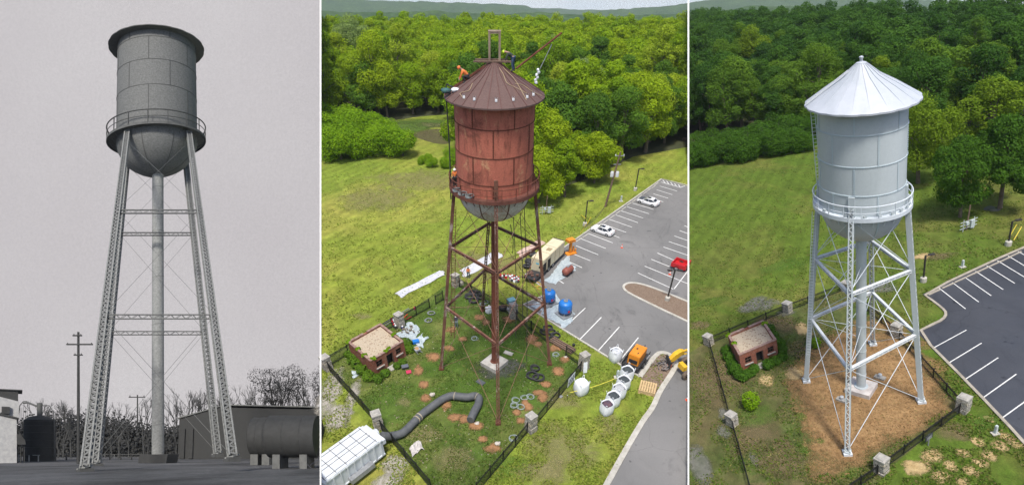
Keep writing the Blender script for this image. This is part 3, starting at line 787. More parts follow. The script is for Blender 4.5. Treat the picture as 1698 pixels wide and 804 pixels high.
forest(W3, (XB, 1745), lambda x: interp(E3, x), R3 + 2, 5.4, L3, (L3Y, L3M, L3M), 'dark green tree of the dense forest behind the grey painted water tower', 'forest trees behind the grey tower', 'far_forest', 125, 4, hs3)
# hedge of bushes along the left edge of each lawn
rg = random.Random(11)
for i, (x, y, s) in enumerate([(541, 262, 1.25), (566, 264, 1.15), (592, 258, 1.2), (617, 257, 1.1), (643, 256, 1.15), (668, 258, 1.05), (552, 235, 1.3), (580, 236, 1.3), (608, 238, 1.2), (634, 240, 1.05), (548, 212, 1.2), (585, 216, 1.1), (620, 222, .9)]):
    add_tree(W2, W2.xy(x, y), 'bush', i % 4, L2H, s, 'rounded bright green bush in the hedge left of the rusty tank', 'bright hedge bushes', 'bush', 'bush', rg=rg)
for i, (x, y, s) in enumerate([(700, 272, .3), (717, 277, .36), (740, 278, .42), (752, 270, .55), (712, 268, .3)]):
    add_tree(W2, W2.xy(x, y), 'bush', i % 4, L2H, s, 'small green shrub at the lawn corner below the pond', 'small shrubs by the pond', 'shrub', 'shrub', rg=rg)
for i in range(16):
    x = 1150 + i * 13.2 + rg.uniform(-4, 4); r_ = i % 2
    add_tree(W3, W3.xy(x, interp([(1142, 277), (1200, 270), (1350, 246)], x) - r_ * 17), 'bush', i % 4, L3H, rg.uniform(.75, 1.0), 'dark green bush in the thicket left of the grey tank', 'dark thicket bushes', 'bush', 'bush', rg=rg)
for lab, x, y, k, i, s, m_, hs_ in [
    ('yellowish green tree standing just right of the grey tank', 1522, 304, 'near', 1, .9, L3Y, 1.35),
    ('leafy tree with a low round crown beside the meter rack', 1592, 360, 'near', 2, .78, L3H, 1.5),
    ('leafy tree on the right edge with a bare lower trunk beside the puddle', 1658, 346, 'near', 0, .92, L3H, 1.35),
    ('pale green tree on the forest edge above the meter rack tree', 1640, 262, 'edge', 2, .98, L3Y, 1.0)]:
    add_tree(W3, W3.xy(x, y), k, i, m_, s, lab, None, 'tree', hs=hs_)
for lab, x, y, k, i, s, m_, hs_ in [
    ('large bright green tree whose crown shows just right of the rusty tank', 893, 336, 'near', 3, .92, L2, 1.1),
    ('grey green willow like tree rising high in the forest at upper left', 590, 118, 'near', 1, 1.25, L2D, 1.2),
    ('bright green tree at the lawn edge with a visible trunk near the meter rack', 936, 326, 'near', 0, .85, L2, 1.25),
    ('dense bright green tree hanging over the lawn near the utility pole', 985, 303, 'near', 2, .9, L2, 1.15)]:
    add_tree(W2, W2.xy(x, y), k, i, m_, s, lab, None, 'tree', hs=hs_)
# ================================================================== yard features shared by the two colour photographs
STONE = NT('stone_block'); STONE.pr(.95, 0, .2)
_v = STONE.n('ShaderNodeTexVoronoi'); _v.feature = 'DISTANCE_TO_EDGE'; _v.inputs['Scale'].default_value = 2.6
_mp = STONE.n('ShaderNodeMapping'); _mp.inputs['Scale'].default_value = (1, 1, 1.9); STONE.l(STONE.coord(), _mp.inputs[0]); STONE.l(_mp.outputs[0], _v.inputs['Vector'])
_c = STONE.ramp(STONE.noise(1.8, 4, .6), [(.35, (.30, .27, .22)), (.5, (.42, .40, .36)), (.65, (.50, .44, .33))])
STONE.col(STONE.mix(STONE.ramp(_v.outputs['Distance'], [(.02, 0), (.07, 1)]), (.13, .12, .10), _c)); STONE.bump(_v.outputs['Distance'], .6, .1)
STONE = STONE.m
CAPM = M('stone_cap', (.42, .40, .36), (.27, .26, .24), 2.5, .95, bump=.3)
BLK = M('black_iron', (.008, .008, .009), (.014, .014, .014), 3, .5)
def pillar(w, px, py, label, group, yaw, hpx_=None, s=1.25):
    PF = w.frame(px, py, yaw); P, F = PF
    h = hpx_ or 2.1
    t = T('stone_pillar', label, 'pillar', PF, group)
    mb = MB(); rg = random.Random(int(px)); n = 6
    for i in range(n):
        z0, z1 = (h - .16) * i / n, (h - .16) * (i + 1) / n; j = rg.uniform(-.03, .03)
        mb.box((j, rg.uniform(-.02, .02), (z0 + z1) / 2 - (.2 if i == 0 else 0)), (s + rg.uniform(-.05, .05), s + rg.uniform(-.05, .05), z1 - z0 + (.4 if i == 0 else 0) - .02))
    mb.box((0, 0, h / 2 - .1), (s * .93, s * .93, h - .2))
    t.part('shaft', mb, STONE)
    mb = MB(); mb.box((0, 0, h - .10), (s * 1.06, s * 1.06, .14)); mb.box((0, 0, h), (s * .9, s * .9, .1), 0, None, .75); t.part('cap', mb, CAPM)
    return t
def fence(w, a, b, label, group, h=1.45, gap=(.0, .0), rails=(.12, .92), posts=2.4, pick=.13, m=BLK, name='iron_fence'):
    yaw = w.yaw(a, b); P, F = w.frame(a[0], a[1], yaw); L = w.dist(a, b)
    t = T(name, label, 'fence', (P, F), group)
    x0, x1 = gap[0], L - gap[1]; n = max(1, round((x1 - x0) / posts))
    for i in range(n + 1):
        x = x0 + (x1 - x0) * i / n; mb = MB(); mb.box((x, 0, h / 2 - .1), (.09, .09, h + .3)); mb.box((x, 0, h + .08), (.12, .12, .06), 0, None, .3); t.part('post', mb, m)
    mb = MB()
    for r in rails: mb.box(((x0 + x1) / 2, 0, h * r), (x1 - x0, .045, .05))
    mb.box(((x0 + x1) / 2, 0, h * .8), (x1 - x0, .045, .04))
    t.part('rail', mb, m)
    mb = MB(); x = x0 + pick
    while x < x1:
        mb.box((x, 0, h * .5), (.022, .022, h * .98)); x += pick
    t.part('picket_panel', mb, m); return t
def brick():
    t = NT('red_brick'); t.pr(.95, 0, .15)
    b = t.n('ShaderNodeTexBrick'); b.inputs['Scale'].default_value = 4.2; b.inputs['Color1'].default_value = (.26, .085, .05, 1); b.inputs['Color2'].default_value = (.17, .06, .04, 1)
    b.inputs['Mortar'].default_value = (.33, .25, .2, 1); b.inputs['Mortar Size'].default_value = .012; b.inputs['Brick Width'].default_value = .9; b.inputs['Row Height'].default_value = .32
    mp = t.n('ShaderNodeMapping'); mp.inputs['Rotation'].default_value = (pi / 2, 0, 0); t.l(t.coord('Generated'), mp.inputs[0])
    uv = t.n('ShaderNodeUVMap'); t.l(uv.outputs[0], b.inputs['Vector'])
    c = t.mix(t.ramp(t.noise(.9, 6, .7), [(.5, 0), (.75, .55)]), b.outputs[0], (.42, .30, .24))
    c = t.mix(t.ramp(t.noise(1.7, 6, .7), [(.56, 0), (.75, .6)]), c, (.10, .04, .03))
    t.col(c); t.bump(b.outputs['Fac'], -.3, .02); return t.m
BRICK = brick()
GRAVELROOF = M('gravel_roof', (.50, .42, .31), (.36, .29, .21), 8, .95, bump=.8, detail=9)
COPE = M('parapet_cope', (.34, .24, .20), (.22, .12, .10), 2.2, .9, bump=.3)
TARF = M('roof_felt', (.07, .07, .07), (.12, .12, .11), 2, .9)
DARKI = M('dark_interior', (.015, .013, .012), (.02, .018, .016), 1, .9)
WOODD = M('dark_door_wood', (.10, .06, .045), (.06, .04, .03), 4, .8)
def uvbox(o, F, s=1.0):     # uv from wall run and height, in metres
    me = o.data; uvl = me.uv_layers.new(name='UVMap'); up = F[2].normalized()
    for p in me.polygons:
        n = p.normal; t = up.cross(n)
        t = t.normalized() if t.length > .2 else F[0]
        for li in p.loop_indices:
            v = me.vertices[me.loops[li].vertex_index].co; uvl.data[li].uv = (v.dot(t) * s, v.dot(up) * s)
def building(w, base, topD, label, items, shrubs_label, veg):
    """base: corners A left, D front, C right, B back (pixels on the ground)"""
    A, D, C, B = base
    ang = w.yaw(D, C); P, F = w.frame(D[0], D[1], ang)
    def lc(p): v = w.at(*p) - P; return V((v.dot(F[0]), v.dot(F[1])))
    LC = lc(C).length; LA = w.dist(D, A)
    a = lc(A); 
    skew = a.x   # keep the plan the photograph shows
    h = 0
    # wall height from the front corner
    h = hpx(P, F[2], topD)
    print('building', LC, LA, a, h)
    W_, Dp = LC, a.y
    def q(u, v): return (u * W_ + v * skew, v * Dp)    # plan coordinates
    t = T('brick_building', label, 'building', (P, F))
    th = .22
    def wallseg(p0, p1, z0, z1, mb, tk=th):
        p0, p1 = V(p0), V(p1); d = (p1 - p0).normalized(); n = V((-d.y, d.x)) * tk
        pts = [p0, p1, p1 + n, p0 + n]; mb.prism([(p.x, p.y) for p in pts], z0, z1)
    mb = MB()
    # front wall with openings
    ops = sorted(items); x = 0.0
    zs = h
    for (x0, x1, z0, z1, kd) in ops:
        wallseg((x * W_, 0), (x0 * W_, 0), -.3, zs, mb)
        if z0 > .01: wallseg((x0 * W_, 0), (x1 * W_, 0), -.3, z0 * h, mb)
        wallseg((x0 * W_, 0), (x1 * W_, 0), z1 * h, zs, mb); x = x1
    wallseg((x * W_, 0), (W_, 0), -.3, zs, mb)
    e = .001
    wallseg((W_ - e, th), q(1, 1), -.3, zs - .02, mb); wallseg((q(1, 1)[0] - .02, q(1, 1)[1]), q(0, 1), -.3, zs + .04, mb); wallseg((q(0, 1)[0] + .0, q(0, 1)[1] - .03), (0 + e, th + .01), -.3, zs - .03, mb)
    wl = t.part('wall', mb, BRICK); uvbox(wl, F)
    mb = MB(); mb.prism([(th, th), (W_ - th, th), (q(1, 1)[0] - th, q(1, 1)[1] - th), (q(0, 1)[0] + th, q(0, 1)[1] - th)], h - .5, h - .16)
    rf = t.part('roof', mb, GRAVELROOF)
    mb = MB(); rg = random.Random(3)
    for k in range(70):
        u, v = rg.random(), rg.random(); X, Y = q(.08 + .84 * u, .08 + .84 * v); mb.blob((X, Y, h - .16), (.10, .09, .04), k, .4, 6, 4)
    t.part('loose_stone', mb, M('roof_stones', (.40, .30, .21), (.22, .16, .12), 3, .95), rf)['kind'] = 'stuff'
    mb = MB()
    cs = [(0, 0), (W_, 0), q(1, 1), q(0, 1)]
    for i in range(4):
        p0, p1 = V(cs[i]), V(cs[(i + 1) % 4]); n = 9
        d = (p1 - p0).normalized(); nn = V((-d.y, d.x))
        for k in range(n):
            aa, bb = p0 + (p1 - p0) * (k / n) + d * .02, p0 + (p1 - p0) * ((k + 1) / n) - d * .01
            if rg.random() < .12: continue
            o = nn * (-.03); pts = [aa + o, bb + o, bb + nn * (th + .03), aa + nn * (th + .03)]
            z = h + .05 + .004 * i; mb.prism([(p.x, p.y) for p in pts], z, z + rg.uniform(.06, .12))
    t.part('coping', mb, COPE)
    for (x0, x1, z0, z1, kd) in ops:
        mb = MB(); mb.box(((x0 + x1) / 2 * W_, th + .35, (z0 + z1) / 2 * h), ((x1 - x0) * W_ + .3, .05, (z1 - z0) * h + .3))
        if kd == 'door':
            dd = t.part('door', mb, DARKI); mb = MB()
            for s_ in (x0 * W_ + .05, x1 * W_ - .05): mb.box((s_, .12, (z0 + z1) / 2 * h), (.1, .14, (z1 - z0) * h))
            mb.box(((x0 + x1) / 2 * W_, .12, z1 * h - .05), ((x1 - x0) * W_ - .2, .14, .1)); t.part('frame', mb, WOODD, dd)
            mb = MB(); mb.box(((x0 + x1) / 2 * W_, -.45, .04), ((x1 - x0) * W_ + .5, .8, .18)); t.part('doorstep', mb, CAPM)
        else:
            wn = t.part('window', mb, DARKI); mb = MB(); xm, zm = (x0 + x1) / 2 * W_, (z0 + z1) / 2 * h
            for z in (z0 * h + .04, zm, z1 * h - .04): mb.box((xm, .12, z), ((x1 - x0) * W_, .07, .06))
            for x_ in (x0 * W_ + .03, xm, x1 * W_ - .03): mb.box((x_, .125, zm), (.05, .065, (z1 - z0) * h))
            t.part('frame', mb, WOODD, wn)
            mb = MB(); mb.box((xm, -.04, z0 * h - .06), ((x1 - x0) * W_ + .24, .16, .1)); t.part('sill', mb, CAPM, wn)
    # small plants that grew along the parapet belong to nobody: separate things
    rg = random.Random(5)
    for (u, v) in veg:
        X, Y = q(u, v); PP = P + F[0] * X + F[1] * Y + F[2] * (h + .02)
        lb = [((rg.uniform(-.2, .2), rg.uniform(-.12, .12), .08), (.18, .16, .12)) for _ in range(4)]
        o = quads_mesh('parapet_weed', crown_arrays(int(X * 90), lb, 260, .09), L2H); vv = np.empty(len(o.vertices) * 3, np.float32); o.vertices.foreach_get('co', vv)
        vv = vv.reshape(-1, 3) @ np.array([list(k) for k in F]); o.vertices.foreach_set('co', vv.astype(np.float32).ravel())
        ob = addmesh('parapet_weed', o, None, PP); ob['label'] = 'green weed tuft on the parapet of the ' + shrubs_label; ob['category'] = 'weed'; ob['group'] = 'weed tufts on the ' + shrubs_label
    return t
building(W2, [(583, 591), (620, 624), (674, 590), (634, 560)], 600, 'red brick hut with gravel roof, surrounded by tarps and clutter near the rusty tower',
         [(.14, .32, .38, .78, 'window'), (.44, .64, .0, .80, 'door'), (.73, .89, .40, .80, 'window')], 'brick hut by the rusty tower', [(.02, .98), (.02, .6), (.03, .3), (.12, .03), (.6, .04), (.98, .4), (.5, .03)])
building(W3, [(1211, 580), (1230, 615), (1291, 589), (1266, 557)], 590, 'red brick hut with pale gravel roof in green shrubs, left of the grey tower',
         [(.13, .30, .32, .72, 'window'), (.42, .62, .0, .76, 'door'), (.74, .90, .38, .76, 'window')], 'brick hut by the grey tower', [(.02, .97), (.02, .55), (.99, .85)])
def shrub(w, px, py, r, label, group, mat, h=None):
    P, F = w.frame(px, py); rg = random.Random(int(px * 7 + py)); h = h or r * 1.3
    lb = [((rg.uniform(-.3, .3) * r, rg.uniform(-.3, .3) * r, h * rg.uniform(.35, .6)), (r * .65, r * .65, h * .42)) for _ in range(6)]
    t = T('shrub', label, 'shrub', (P, F), group)
    me = quads_mesh('crown', crown_arrays(int(px + py), lb, int(900 * r * r) + 500, .10, .6), mat)
    vv = np.empty(len(me.vertices) * 3, np.float32); me.vertices.foreach_get('co', vv); vv = vv.reshape(-1, 3) @ np.array([list(k) for k in F]); me.vertices.foreach_set('co', vv.astype(np.float32).ravel())
    addmesh('crown', me, None, (0, 0, 0), t.o)
    mb = MB()
    for k in range(4): mb.tube([(0, 0, -.1), (rg.uniform(-.3, .3) * r, rg.uniform(-.3, .3) * r, h * .5)], [.04, .02], 5)
    t.part('stem', mb, BARK)
    return t
for x, y, r in [(579, 592, .9), (585, 600, 1.0), (593, 607, 1.05), (602, 617, 1.1), (613, 629, 1.15), (628, 631, .9), (640, 622, .85), (658, 609, .75), (668, 603, .7), (678, 583, 1.0), (676, 572, .9)]:
    shrub(W2, x, y, r * .72, 'rounded green shrub planted against the brick hut by the rusty tower', 'shrubs round the hut by the rusty tower', L3M)
for x, y, r in [(1207, 585, 1.0), (1210, 597, 1.05), (1215, 607, 1.0), (1220, 618, 1.15), (1230, 628, 1.2), (1243, 623, .95), (1251, 615, .85), (1275, 609, 1.0), (1287, 602, .95), (1297, 596, .95), (1297, 583, .95), (1293, 572, .95), (1283, 560, .9), (1277, 550, .9)]:
    shrub(W3, x, y, r * .72, 'rounded green shrub planted against the brick hut by the grey tower', 'shrubs round the hut by the grey tower', L3H)
shrub(W3, 1246, 676, 1.0, 'young bright green sapling alone on the grass below the brick hut', None, L2H, 1.9)
shrub(W3, 1352, 575, .55, 'small bright green sapling behind the left leg of the grey tower', None, L2H, 1.3)
# pillars
PL2 = [(544, 612, 'far left stone pillar left of the brick hut by the rusty tower', .5), (664, 541, 'stone pillar behind the brick hut, at the end of the fallen ladder', .5), (756, 474, 'stone pillar beside the white tarp and worker in orange, behind the rusty tower', .5),
       (851, 527, 'stone pillar beside the blue tanks, behind the rusty pipe', .5), (629, 709, 'stone pillar touching the white container truck and grey duct', .5), (967, 611, 'stone pillar with a white rag, between blue tanks and bulk bags', .5), (880, 713, 'stone pillar at the near fence corner, lower right of the rusty tower', .5)]
PY2 = [W2.yaw((541, 600), (662, 528)), W2.yaw((541, 600), (662, 528)), W2.yaw((541, 600), (662, 528)), .35, .45, .6, .7]
PH2 = [2.0, 2.1, 2.0, 2.3, 2.2, 2.3, 2.2]
for (x, y, lb, _), yw, hh in zip(PL2, PY2, PH2): pillar(W2, x, y, lb, 'stone fence pillars round the rusty tower', yw, hh * .95, .9)
PL3 = [(1176, 571, 'stone pillar at the back left fence corner, left of the brick hut'), (1306, 517, 'stone pillar between the puddle and the grey tower, behind the brick hut'), (1403, 482, 'stone pillar half hidden behind the grey tower'),
       (1486, 557, 'stone pillar inside the right legs of the grey tower'), (1215, 704, 'stone pillar on the left fence below the brick hut'), (1596, 681, 'stone pillar beside the wet parking lot'), (1461, 781, 'stone pillar nearest the viewer at the bottom of the grey tower yard')]
for (x, y, lb), hh in zip(PL3, [1.9, 1.9, 1.8, 2.1, 2.0, 2.2, 2.1]): pillar(W3, x, y, lb, 'stone fence pillars round the grey tower', .55, hh * .72, .85)
def fl(w, pts, labs, grp, **k):
    for (a, b), lb in zip(pts, labs): fence(w, a, b, lb, grp, **k)
fl(W2, [((549, 606), (660, 537)), ((668, 536), (713, 511)), ((723, 505), (735, 498)), ((762, 476), (846, 523)), ((857, 530), (906, 567)), ((938, 590), (962, 607)), ((962, 616), (886, 708)), ((874, 718), (790, 818)), ((548, 617), (624, 702)), ((634, 714), (716, 812))],
   ['black iron fence behind the brick hut, from corner pillar to ladder pillar', 'short black fence panel behind the ladder pillar', 'detached black fence panel by the end of the white tarp', 'black mesh fence behind the rusty tower between two pillars', 'black fence from the tank side pillar down to the brown pallet stack',
    'short black fence panel left of the ragged pillar', 'black fence carrying the white banner between two pillars', 'black fence leaving the near corner pillar to the bottom edge', 'black fence seen from above left of the brick hut', 'black fence seen from above passing under the grey duct'], 'iron fences round the rusty tower')
fl(W3, [((1180, 569), (1301, 517)), ((1311, 514), (1398, 482)), ((1408, 487), (1482, 553)), ((1491, 562), (1592, 676)), ((1590, 685), (1466, 777)), ((1455, 786), (1400, 822)), ((1178, 575), (1212, 696)), ((1217, 712), (1247, 820))],
   ['black iron fence behind the brick hut beside the puddle', 'black iron fence behind the left leg of the grey tower', 'black iron fence behind the grey tower pipe', 'black iron fence between straw yard and wet parking lot', 'black iron fence behind the small dark plaque sign',
    'black iron fence leaving the nearest pillar to the bottom edge', 'black fence seen from above left of the brick hut and sapling', 'black fence seen from above at the lower left by the puddles'], 'iron fences round the grey tower', h=1.0)

# ------------------------------------------------------------------ soft patches of soil, straw and dry grass, and one painted shadow
def decal_mat(name, c, c2, edge=.45, sc=2.0, rough=.95, alpha=1.0):
    t = NT(name); t.pr(rough, 0, .2); t.col(t.mix(1.0, t.ramp(t.noise(sc, 7, .75), [(.3, c), (.7, c2)]), t.ramp(t.noise(sc * 5, 3, .7), [(.3, .75), (.7, 1.2)]), 'MULTIPLY'))
    at = t.n('ShaderNodeAttribute'); at.attribute_name = 'mask'
    ad = t.n('ShaderNodeMath', operation='ADD'); t.l(at.outputs['Fac'], ad.inputs[0])
    sb = t.n('ShaderNodeMath', operation='MULTIPLY_ADD'); t.l(t.noise(sc * .8, 7, .75, dist=.5), sb.inputs[0]); sb.inputs[1].default_value = 2.6; sb.inputs[2].default_value = -1.3; t.l(sb.outputs[0], ad.inputs[1])
    a = t.ramp(ad.outputs[0], [(edge - .38, 0), (edge + .38, alpha)])
    t.l(a, t.b.inputs['Alpha']); t.bump(t.noise(sc * 4, 6, .8), .6, .08); return t.m
def patches(name, w, lst, m, h=.02, n=26, mound=0):
    """irregular low patches; each given by its outline centre and half sizes in the ground"""
    mb = MB(); mask = []
    for i, (px, py, rx, ry) in enumerate(lst):
        c = w.xy(px, py); ax = abs(w.xy(px + rx, py)[0] - w.xy(px - rx, py)[0]) / 2; ay = abs(w.xy(px, py - ry)[1] - w.xy(px, py + ry)[1]) / 2
        vs = [w.pt(*c, h + mound)]; mk = [1.0]
        for q, mv in ((.35, .92), (.65, .7), (.88, .4), (1.15, .0)):
            for k in range(n):
                a = 2 * pi * k / n; g = q * (1 + .28 * noise.noise(V((cos(a) * 1.5 + i * 3.3, sin(a) * 1.5, px * .01))))
                vs.append(w.pt(c[0] + ax * g * cos(a), c[1] + ay * g * sin(a), h + mound * max(0, 1 - q * q) + i % 5 * .004)); mk.append(mv)
        fs = [(0, 1 + k, 1 + (k + 1) % n) for k in range(n)]
        for r in range(3): fs += [(1 + r * n + k, 1 + (r + 1) * n + k, 1 + (r + 1) * n + (k + 1) % n, 1 + r * n + (k + 1) % n) for k in range(n)]
        mb.add(vs, fs); mask += mk
    me = mkmesh(name, mb); at = me.attributes.new('mask', 'FLOAT', 'POINT'); at.data.foreach_set('value', mask)
    o = addmesh(name, me, m); o['kind'] = 'structure'; return o
def patch_poly(name, w, poly, m, h=.016, inset=.82):
    cx = sum(p[0] for p in poly) / len(poly); cy = sum(p[1] for p in poly) / len(poly); n = len(poly); mb = MB(); vs = [w.at(cx, cy, h)]; mk = [1.0]
    for q, mv in ((.5, 1.), (inset, .72), (1.0, .35), (1.14, 0)):
        for x, y in poly: vs.append(w.at(cx + (x - cx) * q, cy + (y - cy) * q, h)); mk.append(mv)
    fs = [(0, 1 + k, 1 + (k + 1) % n) for k in range(n)]
    for r in range(3): fs += [(1 + r * n + k, 1 + (r + 1) * n + k, 1 + (r + 1) * n + (k + 1) % n, 1 + r * n + (k + 1) % n) for k in range(n)]
    mb.add(vs, fs); me = mkmesh(name, mb); at = me.attributes.new('mask', 'FLOAT', 'POINT'); at.data.foreach_set('value', mk)
    o = addmesh(name, me, m); o['kind'] = 'structure'; return o
CLAY = decal_mat('orange_clay', (.36, .19, .09), (.22, .12, .06), .55, .9)
DRYG = decal_mat('dry_grass', (.30, .26, .13), (.20, .18, .07), .6, .7, alpha=.5)
STRAW = decal_mat('straw', (.50, .38, .20), (.36, .25, .11), .45, 1.8)
STRAWP = decal_mat('straw_pad', (.22, .125, .055), (.34, .215, .10), .45, .55)
GRAV = decal_mat('pale_gravel', (.42, .39, .34), (.28, .26, .22), .62, 1.2)
WETG = decal_mat('wet_ground', (.21, .20, .18), (.12, .13, .09), .52, .5, .35, .8)
GREEN = decal_mat('lush_grass', (.08, .17, .02), (.11, .18, .03), .55, .6, alpha=.5)
BAREB = decal_mat('bare_soil', (.22, .16, .09), (.15, .12, .06), .55, .6, alpha=.6)
patches('dirt_patch', W2, [(703, 637, 9, 8), (706, 690 - 30, 10, 8), (748, 547, 10, 6), (795, 527, 10, 6), (806, 535, 8, 6), (845, 530, 13, 7), (768, 562, 8, 5), (745, 577, 12, 6), (718, 591, 14, 9), (694, 614, 9, 10), (883, 562, 12, 8), (892, 570, 8, 5),
    (920, 578, 12, 6), (925, 616, 12, 8), (937, 596, 10, 6), (905, 637, 10, 7), (900, 658, 10, 9), (893, 651, 11, 7), (877, 675, 9, 7), (864, 697, 10, 7), (740, 673, 9, 9), (755, 692, 13, 8), (770, 695, 12, 8), (789, 706, 14, 8), (800, 728, 9, 7), (817, 743, 15, 9), (857, 684, 8, 6), (870, 668, 8, 8)], CLAY, .03, mound=.08)
patches('dry_patch', W2, [(930, 745, 70, 50), (905, 785, 60, 30), (600, 523, 18, 7), (670, 665, 16, 9), (750, 760, 40, 25), (930, 660, 40, 20), (700, 720, 40, 18), (1010, 700, 25, 22), (800, 440, 90, 30), (620, 330, 70, 22), (700, 300, 90, 20), (960, 425, 40, 9), (1000, 375, 45, 7)], DRYG, .016)
patches('gravel_patch', W2, [(548, 650, 22, 42), (560, 690, 26, 25), (655, 772, 28, 22), (640, 800, 30, 16), (585, 655, 12, 30)], GRAV, .018)
patches('lush_patch', W2, [(850, 775, 40, 20), (770, 640, 50, 30), (830, 560, 60, 25), (640, 650, 30, 20), (730, 600, 40, 30), (690, 560, 35, 25)], GREEN, .014)
patch_poly('straw_yard', W3, smooth_px([(1322, 600), (1300, 625), (1318, 650), (1318, 665), (1332, 700), (1342, 745), (1350, 790), (1372, 800), (1420, 775), (1470, 745), (1520, 712), (1560, 682), (1568, 650), (1552, 605), (1515, 560), (1480, 535), (1440, 528), (1400, 545), (1360, 570)], 2, True), STRAWP, .02)
patches('straw_patch', W3, [(1641, 695, 8, 8), (1694, 702, 20, 12), (1668, 724, 13, 11), (1657, 739, 15, 12), (1641, 755, 13, 11), (1627, 767, 12, 10), (1610, 781, 13, 11), (1598, 800, 12, 9), (1622, 733, 12, 9), (1597, 751, 14, 9), (1560, 790, 20, 12), (1575, 772, 14, 10), (1683, 735, 14, 11), (1520, 775, 30, 14), (1545, 755, 22, 12)], STRAW, .024)
patches('bare_patch', W3, [(1210, 620, 40, 40), (1178, 640, 30, 50), (1250, 720, 60, 40), (1290, 760, 50, 35), (1300, 540, 30, 20), (1330, 580, 30, 20), (1580, 715, 40, 22), (1560, 425, 40, 8), (1640, 540, 12, 8), (1160, 540, 20, 8), (1270, 530, 30, 10), (1555, 560, 10, 12)], BAREB, .016)
patches('straw_patch', W3, [(1330, 545, 15, 12), (1270, 630, 16, 10), (1318, 620, 18, 14), (1530, 425, 20, 5)], STRAW, .02)
patches('wet_patch', W3, [(1258, 508, 40, 11), (1255, 500, 25, 8), (1205, 690, 14, 18), (1160, 770, 18, 40), (1200, 715, 12, 12), (1250, 760, 8, 14), (1300, 520, 20, 6), (1455, 478, 40, 10)], WETG, .022)
patches('lush_patch', W3, [(1350, 775, 22, 12), (1405, 785, 30, 9), (1330, 745, 14, 16), (1250, 690, 45, 20), (1180, 500, 35, 8), (1300, 440, 60, 10), (1360, 730, 8, 6), (1640, 700, 40, 14), (1575, 650, 10, 20), (1330, 690, 10, 8)], GREEN, .018)
patches('tank_shadow', W2, [(818, 612, 36, 16), (845, 605, 24, 12)], decal_mat('tank_shadow_grey', (.10, .10, .09), (.07, .08, .06), .5, .8, alpha=.85), .018)  # shadow of the rusty tank round the pipe base, painted as dark flat patches

# ------------------------------------------------------------------ paving
AS2 = [(1097, 297), (1141, 309), (1141, 1000), (900, 1000), (1000, 812), (1063, 700), (1083, 675), (1093, 650), (1121, 611), (1121, 601), (1115, 593), (1101, 585), (1089, 587), (1061, 625), (928, 543), (868, 505), (900, 491), (904, 480), (871, 456)]
struct('parking_lot', poly_px(W2, AS2, .03), A2)
K = smooth_px([(1141, 308), (1097, 297), (871, 456), (904, 480), (900, 491), (868, 505), (928, 543), (1061, 625)], 0)
kerb('kerb', W2, K, .22, .12, CON)
kerb('kerb', W2, smooth_px([(1061, 625), (1088, 587), (1101, 584), (1117, 592), (1123, 604), (1112, 622), (1093, 650), (1083, 676), (1063, 701), (1003, 808), (900, 1000)], 2), .55, .12, CON)
struct('mulch_bed', poly_px(W2, smooth_px([(1062, 624), (1089, 588), (1101, 586), (1115, 593), (1120, 603), (1110, 621), (1090, 650), (1085, 657)], 1), .05), MULCH)
ISL = smooth_px([(1141, 534), (1088, 509), (1045, 488), (1034, 480), (1034, 473), (1044, 469), (1064, 471), (1100, 484), (1141, 501)], 2)
kerb('kerb', W2, ISL, .34, .13, CON)
struct('mulch_bed', poly_px(W2, ISL, .06), MULCH)
LN2 = [((1094, 308.6), (1122.6, 316.8)), ((1089, 314.8), (1115, 322.8)), ((1083.5, 321.5), (1108, 328.7)), ((1074, 327), (1100, 334.7)), ((1048.5, 336.7), (1084, 347.4)), ((1040, 343), (1076, 354.4)), ((1030, 349.6), (1066.6, 361.6)), ((1020.6, 356), (1058, 369.3)),
       ((1009.4, 363.3), (1048, 376.7)), ((996, 370.3), (1038, 385.2)), ((987, 378.2), (1027, 394)), ((975.4, 387), (1016, 402.6)), ((961.4, 395), (1004.5, 411.8)), ((955, 407.3), (992, 422.3)), ((947, 419.3), (979, 432.2)), ((943.5, 433.7), (965, 443.6)), ((915, 457), (935, 470)),
       ((1135, 374), (1140.7, 376.5)), ((1126.8, 382.2), (1140.7, 387.4)), ((1118.4, 391.2), (1140.7, 398.9)), ((1109, 400.4), (1140.7, 411)), ((1100, 409.3), (1140.7, 423.3)), ((1090, 419.3), (1140.7, 441.6)), ((1079.8, 429.7), (1140.7, 454)), ((1069, 441), (1140.7, 470.3)), ((1057.7, 452.3), (1116, 479)), ((1140.7, 449), (1117.6, 479)),
       ((970.6, 510.5), (935.5, 543)), ((997.3, 525.6), (962, 561.8)), ((1027, 541.7), (992, 581)), ((1058.6, 559.3), (1025, 601)), ((1096, 302), (1128, 311)), ((1128, 311), (1136, 308))] + [((1099 + k * 6.5, 298.5 + k * 1.9), (1103 + k * 6.2, 303.6 + k * 1.7)) for k in range(5)]
mb = MB(); mb2 = MB()
for a, b in LN2: line_px(mb, W2, a, b, .13, .036)
struct('parking_marking', mb, PAINT)
WS2 = [(1088, 306), (1083.5, 310.5), (1076, 315.3), (1069, 320.7), (1061, 326), (1051.8, 333), (1043, 339), (1034.5, 346), (1025, 352.8), (1015, 360), (1004.5, 367.5), (993, 374.6), (970.4, 391.6), (959.7, 398.3)]
def wheelstop(w, p, q, label, grp, m, wid):
    yw = w.yaw(p, q); PF = w.frame(p[0], p[1], yw); mb = MB()
    L = wid; mb.sprism([(-.09, 0), (.09, 0), (.06, .13), (-.06, .13)], -L / 2, L / 2); mb.v = [(y, x, z) for x, y, z in mb.v]; mb.f = [f[::-1] for f in mb.f]
    solo('wheel_stop', label, 'wheel stop', PF, mb, m, group=grp)
for p in WS2: wheelstop(W2, p, (p[0] + 22, p[1] - 15.5), 'pale concrete wheel stop along the dry parking lot kerb', 'wheel stops of the dry lot', CON, 1.7)
